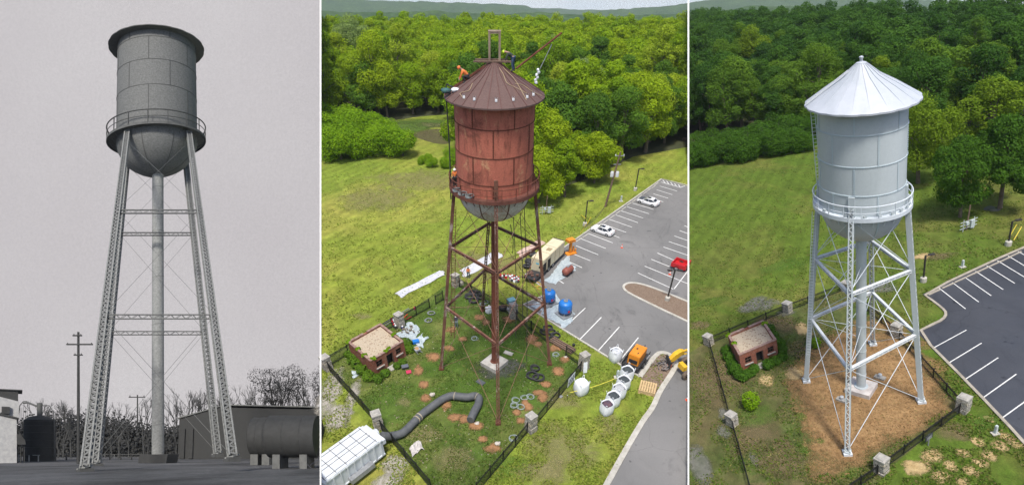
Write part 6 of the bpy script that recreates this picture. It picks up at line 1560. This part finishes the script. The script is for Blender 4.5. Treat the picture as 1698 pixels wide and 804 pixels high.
for k in range(6): mb.blob((-.05 * k + (.06 if k % 2 else -.05), 0, .3 - k * .22), (.13, .1, .15), k, .5, 10, 6)
solo('rope_bundle', 'white knotted rope bundle hanging over the right roof edge', 'rope', (P, g2['F']), mb, WHT, 50)
# ropes lying on the roof
ROPE = M('tan_rope', (.42, .32, .20), None, 4, .8)
def roofrope(pts, label, grp):
    ps = [V(onroof(g2, a, f)) + V((0, 0, .07)) for a, f in pts]; cp = catmull(ps, 5)
    for p in cp: pass
    mb = MB(); mb.tube(cp, .028, 6); solo('rope', label, 'rope', (g2['B'], g2['F']), mb, ROPE, group=grp)
roofrope([(20, .08), (32, .3), (28, .5), (40, .62), (52, .78)], 'tan rope trailing from the roof peak down its right front', None)
roofrope([(60, .12), (58, .4), (50, .6), (44, .8), (42, .9)], 'tan rope running from the peak to a clamp near the front right eave', None)
roofrope([(-50, .55), (-44, .7), (-55, .8), (-40, .88)], 'tan rope coiled on the left front of the brown roof', None)
roofrope([(45, .55), (62, .62), (66, .78), (74, .95)], 'thin tan rope looping toward the right eave', None)
for k, a in enumerate((-42, -26, 2, 24, 46, 60)):
    x, y, z = onroof(g2, a, .86); t = T('roof_clamp', 'pale metal clamp sitting near the front eave of the brown roof', 'clamp', (tl(g2, x, y, z + .05), g2['F']), 'clamps along the brown roof eave')
    mb = MB(); mb.box((0, 0, .08), (.2, .16, .2)); t.part('body', mb, WHT); mb = MB(); 
    for q in (-.08, .08): mb.box((q, 0, .24), (.05, .05, .2))
    t.part('hook', mb, GREYM)
# bags at left eave
x, y, z = onroof(g2, -72, .84)
mb = MB(); mb.blob((0, 0, .2), (.38, .3, .2), 1, .4); solo('tool_bag', 'white cloth bundle on the left edge of the brown roof', 'bag', (tl(g2, x + .2, y, z + .02), g2['F']), mb, WHT, 50)
mb = MB(); mb.blob((0, 0, .3), (.42, .3, .26), 5, .4); solo('tool_bag', 'dark and teal bag on the left eave by the crouching person', 'bag', (tl(g2, x - .6, y, z - .15), g2['F']), mb, M('teal_bag', (.03, .14, .13), (.04, .04, .05), 2, .7), 50)
# ladders along the left of both tanks, roof ladders
def ladder_between(pa, pb, wd, side, m, label, rung=.32, r=.03, grp=None):
    d = (pb - pa); L = d.length; tt = d.normalized(); s = (side - tt * side.dot(tt)).normalized(); mb = MB()
    F = (s, tt.cross(s) * -1, tt)
    for q in (-.5, .5): mb.beam((q * wd, 0, 0), (q * wd, 0, L), r * 1.8, r * 1.8)
    for k in range(int(L / rung)): mb.beam((-wd / 2, 0, .2 + k * rung), (wd / 2, 0, .2 + k * rung), r, r)
    o = solo('ladder', label, 'ladder', (pa, F), mb, m, group=grp)
def hang(g, px0, py0, px1, py1, back=0.0):
    zr = (g['F'][1] * back)
    rp = g['B'] + zr
    za = hpx(rp, g['F'][2], py0); zb = hpx(rp, g['F'][2], py1)
    a = tl(g, ltow(px0, g, za), back, za); b = tl(g, ltow(px1, g, zb), back, zb); return a, b
a, b = hang(g2, 751, 560, 753, 342, -.2); ladder_between(a, b, .4, x2, RUSTSEAM, 'rusty ladder hanging below the walkway along the left leg of the rusty tower')
a, b = hang(g2, 759, 325, 759, 172, -.2); ladder_between(a, b, .35, x2, RUSTSEAM, 'rusty ladder running up the left side of the rusty tank')
a, b = hang(g2, 748, 330, 741, 150, -.1); solo_tube('hose', 'dark hose running from the left eave of the brown roof down to the walkway', 'hose', catmull([b + x2 * .9 + u2 * .1, b + x2 * .3 + u2 * .35, b - x2 * .05, (a + b) / 2 + x2 * .05, a], 6), .06, BLKM)
a = tl(g2, *onroof(g2, -86, .98)) + u2 * .12; b = tl(g2, *onroof(g2, -86, .18)) + u2 * .12; ladder_between(a, b, .55, y2, RUSTSEAM, 'rusty ladder lying up the left slope of the brown roof', .4, .05)
for k, (x_, y0_, y1_) in enumerate(((851, 360, 560), (862, 352, 540), (846, 372, 420), (869, 345, 600))):
    a, b = hang(g2, x_ + 4, y1_, x_, y0_, -.6); solo_tube('hanging_hose', 'dark hose hanging from the walkway right of the rusty pipe', 'hose', catmull([b, b * .5 + a * .5 + x2 * .15, a], 8), .035, BLKM, 'hoses hanging right of the pipe')
for k, (aa) in enumerate((-62, -48, -35)):
    r_ = (g2['rt'] + g2['rp']) / 2; t = T('hose_coil', 'grey hose coil lying on the walkway at the front left of the rusty tank', 'hose', (tl(g2, r_ * sin(radians(aa)), -r_ * cos(radians(aa)), g2['hp'] + .14), g2['F']), 'coils on the rusty walkway'); mb = MB()
    for q in range(3): mb.torus((0, 0, q * .07), .36, .04, 20, 6, q)
    t.part('loops', mb, GRH)
g3 = tw3.g; x3, y3, u3 = g3['F']
# grey tower fittings
a, b = hang(g3, 1357, 322, 1344, 180, -.1); ladder_between(a, b, .30, x3, GPW, 'slim white ladder up the left side of the light grey tank')
a, b = hang(g3, 1336, 600, 1347, 352, 0); ladder_between(a, b, .32, x3, GPW, 'slim grey ladder along the left leg of the grey tower')
a = tl(g3, *onroof(g3, -80, 1.0)) + u3 * .12; b = tl(g3, *onroof(g3, -80, .22)) + u3 * .12; ladder_between(a, b, .5, y3, GPT, 'silver ladder lying up the left slope of the silver roof', .4, .05)
t = T('roof_finial', 'small silver knob finial on the peak of the silver roof', 'finial', (tl(g3, 0, 0, g3['ha'] - .1), g3['F'])); mb = MB(); mb.lathe([(.38, 0), (.34, .12), (.12, .2), (.1, .35), (.16, .45), (.14, .55), (.001, .62)], 20); t.part('knob', mb, GR.m, smooth=50)
for k, aa in enumerate((-70, -50, -18, 4, 22, 38, 52, 66)):
    r_ = g3['rt'] * .25 + g3['rp'] * .75; t = T('walkway_box', 'small grey junction box sitting on the walkway of the grey tower', 'box', (tl(g3, r_ * sin(radians(aa)), -r_ * cos(radians(aa)), g3['hp'] + .08), g3['F']), 'junction boxes on the grey walkway')
    mb = MB(); mb.lathe([(.001, .16), (.12, .15), (.13, .0)], 10); t.part('body', mb, GPL); mb = MB(); mb.box((0, 0, .2), (.3, .14, .08), radians(aa)); t.part('cap', mb, GPL)
# ================================================================== black and white photograph
EM = NT('grey_sky_backdrop'); EM.t.nodes.remove(EM.b)
_e = EM.n('ShaderNodeEmission'); _c1 = EM.ramp(EM.noise(.006, 3, .5), [(.3, (.53, .50, .515)), (.7, (.60, .575, .585))]); _c1 = EM.mix(1.0, _c1, EM.ramp(EM.noise(.9, 2, .6), [(.35, .95), (.65, 1.04)]), 'MULTIPLY'); EM.l(_c1, _e.inputs[0]); _e.inputs[1].default_value = .92; EM.l(_e.outputs[0], EM.out.inputs[0])
mb = MB(); D1 = 330; cols_ = lin(-700, XA - .2, 12); rows_ = [-300, 0, 300, 600, 748]
vs = [cpt(x, y, D1) for y in rows_ for x in cols_]; n = len(cols_)
mb.add(vs, [(j * n + i, j * n + i + 1, (j + 1) * n + i + 1, (j + 1) * n + i) for j in range(len(rows_) - 1) for i in range(n - 1)]); struct('sky', mb, EM.m)
GG = NT('grey_ground'); GG.pr(.95, 0, .1); GG.col(GG.mix(1.0, GG.ramp(GG.noise(.12, 6, .7, (1, .25, 1)), [(.3, (.05, .05, .05)), (.7, (.17, .17, .17))]), GG.ramp(GG.noise(2.5, 5, .8), [(.25, .6), (.75, 1.4)]), 'MULTIPLY')); GG.bump(GG.noise(2, 5, .8), .8, .2)
sheet('ground', W1, lin(-700, XA - 1, 10), [747.2, 750, 755, 765, 785, 804, 900, 1100], GG.m)
def fr1(px, base):
    x, y = W1.xy(px, base); return W1.frame(px, base, -atan2(x, y))
def g_(name, v, **k): return gm(name, v, **k)
WSH = M('old_white_cladding', (.36, .36, .35), (.27, .27, .27), .8, .8, sc3=(3, 3, .3)); DKR = g_('old_dark_roof', .03); SILO = g_('old_silo', .022, scale=4); POLEM = g_('old_pole_wood', .03)
SHB = g_('old_shed_wall', .03, scale=3, sc3=(3, 3, .2)); TNK = g_('old_big_tank', .032, scale=2); TRK = g_('old_twig', .035)
def z1(px, base, top):
    P, F = W1.frame(px, base); return hpx(P, F[2], top)
def m1(px, base, dpx): return dpx / W1.scale(px, base)
# white shed at the left edge
P, F = fr1(24, 767); s = 1 / W1.scale(24, 767)
t = T('white_shed', 'white clad shed with dark monitor roof at the left edge of the old photograph', 'shed', (P, F))
mb = MB(); mb.sprism([(-95 * s, -.5), (3 * s, -.5), (3 * s, 72 * s), (-95 * s, 98 * s)], 0, 9); t.part('wall', mb, WSH)
mb = MB(); mb.sprism([(-95 * s, 98 * s), (5 * s, 72 * s), (5 * s, 75 * s), (-95 * s, 102 * s)], -.3, 9.2); rf = t.part('roof', mb, DKR)
mb = MB(); mb.sprism([(-95 * s, 86 * s), (6 * s, 76 * s), (6 * s, 104 * s), (-95 * s, 132 * s)], 2.2, 9.4); t.part('upper_wall', mb, WSH)
mb = MB(); mb.box((-40 * s, 5.5, 114 * s), (90 * s, 6, 18 * s)); mb.box((-38 * s, 5.5, 124 * s), (98 * s, 6.6, 2 * s)); t.part('monitor_roof', mb, DKR, rf)
mb = MB(); mb.box((-12 * s, 1.9, 88 * s), (11 * s, .5, 12 * s)); mb.box((-17 * s, 1.9, 80 * s), (4 * s, .4, 8 * s)); t.part('vent_box', mb, DKR)
mb = MB()
for k in range(5): mb.lathe([(.001, 0), (5 * s, 0)], 3) if False else None
mb.sprism([(3 * s, 30 * s), (15 * s, 30 * s), (14 * s, 38 * s), (9 * s, 45 * s), (3 * s, 48 * s)], -.2, 1.6); t.part('canopy', mb, DKR)
mb = MB()
for k in (4, 8, 13): mb.box((k * s, .5, 15 * s), (1.2 * s, .2, 30 * s))
t.part('canopy_post', mb, POLEM)
# silo
P, F = W1.frame(66, 764); s = 1 / W1.scale(66, 764); t = T('silo_tank', 'dark upright cylindrical tank with a capped vent beside the white shed', 'silo', (P, F)); mb = MB()
r = 22 * s; mb.lathe([(r, -.3), (r, 66 * s), (r * 1.02, 67 * s), (r * .6, 73 * s), (r * .2, 75 * s), (.001, 75 * s)], 40); t.part('tank', mb, SILO, smooth=30)
mb = MB(); mb.lathe([(4 * s, 72 * s), (4 * s, 96 * s), (.001, 97 * s)], 16); t.part('vent', mb, g_('old_vent', .09), smooth=40)
mb = MB()
for z in (10, 22, 34, 46, 58, 65): mb.lathe([(r, z * s - .04), (r + .05, z * s), (r, z * s + .04)], 40)
t.part('band', mb, g_('old_band', .035))
mb = MB()
for a in (-1.0, -.5, 0.1, .7): mb.cyl((r * 1.1 * sin(a * 1.2), -r * 1.25, -.2), (r * 1.1 * sin(a * 1.2), -r * 1.25, 10 * s), .08, .08, 6)
for a, b in ((-.9, -.55), (.35, .85)): mb.box((r * (a + b) / 2 * 1.1, -r * 1.25, 10 * s), (r * .5, .1, .1))
t.part('guard_rail', mb, g_('old_rail_pale', .30))
mb = MB(); mb.tube([(-28 * s, 0, 96 * s), (-20 * s, 0, 97 * s), (-8 * s, 0, 92 * s), (-3 * s, 0, 90 * s)], 1.6 * s, 8); mb.tube([(3 * s, 0, 92 * s), (16 * s, 0, 92 * s), (23 * s, 0, 82 * s), (25 * s, 0, 66 * s), (25 * s, 0, 0)], .7 * s, 6); mb.tube([(-38 * s, 0, 62 * s), (-34 * s, 0, 92 * s), (-28 * s, 0, 99 * s), (-22 * s, 0, 99 * s)], .8 * s, 6)
for k in range(5): mb.tube([(-(36 - 3 * k) * s, .3, 0), (-(36 - 3 * k) * s, .3, (88 + k) * s)], .35 * s, 5)
t.part('pipework', mb, g_('old_pipework', .10))
# poles
def oldpole(px, base, top, arms, label, r):
    P, F = W1.frame(px, base); s = 1 / W1.scale(px, base); h = (base - top) * s; t = T('utility_pole', label, 'utility pole', (P, F)); mb = MB(); mb.tube([(0, 0, -.5), (0, 0, h)], [r * s, r * s * .7], 10); t.part('pole', mb, POLEM)
    for (ay, l, rr) in arms:
        z = (base - ay) * s; mb = MB(); mb.box((l[0] / 2 * s + l[1] / 2 * s, -.2, z), ((l[1] - l[0]) * s, .15, rr * s)); t.part('crossarm', mb, POLEM)
        for q in (l[0] + 2, l[1] - 2): mb = MB(); mb.cyl((q * s, -.2, z), (q * s, -.2, z + 3 * s), .9 * s, .6 * s, 6); t.part('insulator', mb, POLEM)
oldpole(130, 769, 543, [(550, (-8, 8), 2.5), (566, (-19, 27), 2.5), (585, (-6, 9), 2.2)], 'tall dark utility pole left of the old water tower legs', 2.6)
oldpole(228, 757, 655, [(659, (-14, 14), 1.6)], 'short distant utility pole between the left legs and riser pipe', 1.4)
oldpole(214, 757, 710, [(712, (-2, 2), .8)], 'thin low post in front of the hedge beside the distant pole', .8)
# shed and tanks at right
P, F = fr1(440, 760); s = 1 / W1.scale(378, 760)
t = T('long_shed', 'long low dark shed with pale roof edge behind the horizontal tanks', 'shed', (P, F)); xr = (530.5 - 378) * s; xo = -62 * s
mb = MB(); mb.box((xo + xr / 2, 4.2, 42 * s - .3), (xr, 8, 84 * s)); t.part('wall', mb, SHB)
mb = MB(); mb.sprism([(xo - 68 * s, -.4), (xo, -.4), (xo, 85 * s), (xo - 68 * s, 62 * s)], .3, 8); t.part('gable_wall', mb, SHB)
mb = MB(); mb.box((xo + xr / 2, 4, 85.5 * s), (xr, 8.6, 2 * s)); mb.sprism([(xo - 70 * s, 62 * s), (xo, 85.5 * s), (xo, 87 * s), (xo - 70 * s, 64 * s)], 0, 8.2); t.part('roof', mb, g_('old_pale_eave', .14))
mb = MB()
for x in (-62, -50): mb.box((xo + x * s, .1, 24 * s), (6 * s, .3, 46 * s))
t.part('door', mb, DKR)
def htank(px, base, r, xl, xr_, cz, label, dy=0):
    P, F = W1.frame(px, base); s = 1 / W1.scale(px, base); t = T('horizontal_tank', label, 'tank', (P, F)); R_ = r * s; x0, x1 = xl * s, xr_ * s; mb = MB()
    mb.lathe([(.001, x0 - .25 * R_), (R_ * .6, x0 - .2 * R_), (R_, x0), (R_, x1), (.001, x1)], 36, (0, 0, cz * s), 'x'); t.part('tank', mb, TNK, smooth=40)
    mb = MB()
    for k in (.0, .36, .72): mb.lathe([(R_, x0 + (x1 - x0) * k - .05), (R_ * 1.012, x0 + (x1 - x0) * k), (R_, x0 + (x1 - x0) * k + .05)], 36, (0, 0, cz * s), 'x')
    t.part('weld_band', mb, DKR)
    for k in (.2, .75): mb = MB(); mb.box((x0 + (x1 - x0) * k, 0, (cz - r * .9) * s * .5), (12 * s, R_ * 1.2, (cz - r * .8) * s)); t.part('saddle', mb, g_('old_saddle', .12))
htank(436, 770, 32, -14, 20, 44, 'smaller dark horizontal tank half behind the big one in the old photograph')
htank(463, 776, 34, -14, 66.5, 51, 'big dark horizontal tank at the right edge of the old photograph')
# bare trees and hedge
def baretree(px, base, h_px, seed, label, spread=.5, leafy=0, depth=4, grp=None):
    P, F = W1.frame(px, base); s = 1 / W1.scale(px, base); H = h_px * s; rg = random.Random(seed); mb = MB(); tips = []
    def br(p, d, L, r, dep):
        q = p + d * L; mid = (p + q) / 2 + V((rg.uniform(-1, 1), rg.uniform(-1, 1), 0)) * L * .06
        mb.tube([p, mid, q], [r, r * .85, r * .65], 5, False)
        if dep == 0: tips.append(q); return
        for k in range(rg.randint(2, 3)):
            a = rg.uniform(0, 6.28); sp = rg.uniform(.35, .75) * spread * 1.4
            nd = (d + V((cos(a), sin(a), 0)) * sp + V((0, 0, .12))).normalized(); br(q, nd, L * rg.uniform(.62, .85), r * .62, dep - 1)
            if dep <= 2: tips.append(q)
    br(V((0, 0, -.3)), V((rg.uniform(-.06, .06), 0, 1)).normalized(), H * .30, H * .016 + .03, depth)
    t = T('bare_tree' if not leafy else 'leafy_tree', label, 'tree', (P, F), grp); t.part('trunk', mb, TRK)
    if leafy:
        lb = [((q.x, q.y, q.z), (H * .085,) * 3) for q in tips]
        v = crown_arrays(seed, lb, leafy, H * .006, .3, .35); v = v @ np.array([list(k) for k in F]); me = quads_mesh('crown', v, TRK); addmesh('crown', me, None, (0, 0, 0), t.o)
rg = random.Random(21)
for i, (x, h_) in enumerate([(104, 88), (96, 80), (60, 104), (118, 92), (168, 92), (184, 72), (196, 90), (214, 72), (238, 98), (246, 78), (292, 82), (300, 112), (312, 118), (322, 96), (336, 112), (345, 120), (352, 108), (366, 100), (394, 112), (406, 108), (418, 122), (432, 118), (444, 120), (482, 120), (496, 116), (508, 118)]):
    baretree(x, 759, h_, i, 'leafless winter tree rising behind the hedge of the old photograph', .5, 0, 5, 'leafless winter trees')
baretree(462, 759, 160, 40, 'tall leafy dark tree behind the big horizontal tank', .38, 16000, 4)
baretree(522, 759, 146, 41, 'leafy dark tree at the right edge of the old photograph', .4, 13000, 4)
HG = g_('old_hedge', .028, scale=2)
P, F = W1.frame(200, 757); s = 1 / W1.scale(200, 757); lb = []
for k in range(110):
    x = (-205 + k * 4.9) * s
    hh_ = interp([(0, 66), (100, 70), (150, 78), (175, 70), (250, 52), (350, 54), (540, 62)], 200 + x / s) * s
    lb.append(((x, 2 + rg.uniform(-1, 1), hh_ * .45), (4.5 * s * 1.3, 2.2, hh_ * .55 * rg.uniform(.85, 1.12))))
    lb.append(((x, 2 + rg.uniform(-1, 1), hh_ * .2), (4.5 * s * 1.3, 2.2, hh_ * .35)))
lb = [l for l in lb if l[0][0] / s + 200 < 524]
v = crown_arrays(77, lb, 70000, 2.3 * s, .3, .2, 0) @ np.array([list(k) for k in F]); me = quads_mesh('hedge', v, HG); o = addmesh('hedge', me, None, P); o['kind'] = 'stuff'; o['label'] = 'dark hedge of winter shrubs along the horizon'
mb = MB(); mb.box((60 * s, 5.5, 22 * s), (545 * s, .8, 46 * s))
# low fence in front of hedge
P, F = W1.frame(92, 762); s = 1 / W1.scale(92, 762); t = T('low_fence', 'low dark rail fence in front of the hedge between silo and riser pipe', 'fence', (P, F))
for k in range(9): mb = MB(); mb.box((k * 18 * s, 0, 5 * s), (1.4 * s, .2, 13 * s)); t.part('post', mb, POLEM)
mb = MB()
for z in (9, 5): mb.box((73 * s, 0, z * s), (150 * s, .1, .8 * s))
t.part('rail', mb, g_('old_fence_rail', .08))
mb = MB(); P, F = W1.frame(182, 759); s = 1 / W1.scale(182, 759); mb.box((0, 0, 6 * s), (17 * s, .1, 1 * s)); [mb.box((q * s, 0, 3 * s), (1 * s, .1, 7 * s)) for q in (-8, 0, 8)]; solo('hurdle', 'small pale rail hurdle by the left legs of the old tower', 'hurdle', (P, F), mb, g_('old_hurdle', .12))
# ------------------------------------------------------------------ turf tufts, straw and small stones: nobody could count them
def inpoly(x, y, poly):
    r = False; j = len(poly) - 1
    for i in range(len(poly)):
        a, b = poly[i], poly[j]
        if (a[1] > y) != (b[1] > y) and x < (b[0] - a[0]) * (y - a[1]) / (b[1] - a[1]) + a[0]: r = not r
        j = i
    return r
STR3 = [(1322, 600), (1300, 625), (1318, 665), (1345, 790), (1420, 775), (1560, 682), (1568, 650), (1515, 560), (1440, 528), (1360, 570)]
def scatter(name, w, m, n, xr, yr, inside, outside, size, tall, seed, flat=False):
    rg = np.random.default_rng(seed); vs = []; c = []
    nx, ny = rg.uniform(xr[0], xr[1], n), yr[0] + (yr[1] - yr[0]) * rg.random(n) ** .8
    E1, E2, N = np.array(w.e1), np.array(w.e2), np.array(w.n)
    for x, y in zip(nx, ny):
        if inside and not inpoly(x, y, inside): continue
        if any(inpoly(x, y, p) for p in outside): continue
        P = w.at(x, y, .02); q = noise.noise(V((P.x * .35, P.y * .35, seed)))
        if q < -.15 and not flat: continue
        c.append(P)
    c = np.array(c); k = len(c); a = rg.uniform(0, 6.28, k)[:, None]; s = (size * rg.uniform(.4, 1.4, k))[:, None]; h = (tall * rg.uniform(.4, 1.4, k))[:, None]
    d = E1 * np.cos(a) + E2 * np.sin(a); p = E2 * np.cos(a) - E1 * np.sin(a); ln = rg.uniform(-.8, .8, k)[:, None]
    v = np.stack([c - d * s, c + d * s, c + d * s * .8 + N * h + p * h * ln, c - d * s * .8 + N * h * .9 + p * h * ln], 1).reshape(-1, 3)
    me = quads_mesh(name, v, m); at = me.attributes.new('tone', 'FLOAT', 'FACE'); at.data.foreach_set('value', rg.random(len(me.polygons)).astype(np.float32)); o = addmesh(name, me, None); o['kind'] = 'stuff'
def tuftmat(name, stops):
    t = NT(name); t.pr(.9, 0, .1); at = t.n('ShaderNodeAttribute'); at.attribute_name = 'tone'; t.col(t.ramp(at.outputs['Fac'], stops)); return t.m
scatter('grass', W2, tuftmat('turf_tufts', [(0, (.11, .165, .02)), (.4, (.15, .205, .025)), (.75, (.19, .22, .035)), (1, (.26, .25, .07))]), 60000, (XA + 1, XB - 1), (270, 812), None, [AS2, YARD2], .10, .10, 5)
scatter('grass', W2, tuftmat('turf_tufts_yard', [(0, (.05, .085, .012)), (.4, (.075, .125, .018)), (.75, (.10, .145, .025)), (1, (.16, .16, .05))]), 30000, (XA + 1, 970), (460, 812), YARD2, [[(577, 569), (629, 532), (673, 589), (620, 622)]], .08, .08, 9)
scatter('grass', W3, tuftmat('turf_tufts_wet', [(0, (.045, .095, .010)), (.4, (.075, .135, .012)), (.75, (.13, .14, .03)), (1, (.20, .17, .07))]), 60000, (XB + 1, 1710), (250, 812), None, [AS3, STR3, [(1206, 553), (1261, 526), (1290, 588), (1231, 614)]], .08, .08, 6)
scatter('straw', W3, tuftmat('straw_bits', [(0, (.16, .09, .04)), (.4, (.26, .16, .07)), (.8, (.36, .25, .12)), (1, (.10, .12, .03))]), 16000, (1295, 1575), (520, 800), STR3, [], .07, .04, 7, True)
scatter('gravel', W2, tuftmat('small_stones', [(0, (.30, .16, .08)), (.5, (.42, .38, .33)), (1, (.14, .10, .07))]), 2500, (XA + 1, 960), (470, 812), YARD2, [], .07, .06, 8, True)
# ------------------------------------------------------------------ air between here and the hills
if HAZE:
    hz = bpy.data.materials.new('haze'); hz.use_nodes = True; n_ = hz.node_tree; n_.nodes.remove(n_.nodes['Principled BSDF'])
    pv = n_.nodes.new('ShaderNodeVolumePrincipled'); pv.inputs['Color'].default_value = (.80, .88, .95, 1); pv.inputs['Density'].default_value = HAZE; pv.inputs['Anisotropy'].default_value = .2
    n_.links.new(pv.outputs[0], n_.nodes['Material Output'].inputs['Volume'])
    mb = MB(); mb.box((0, 2000, 0), (9000, 4400, 230)); o = struct('haze', mb, hz, 'stuff')
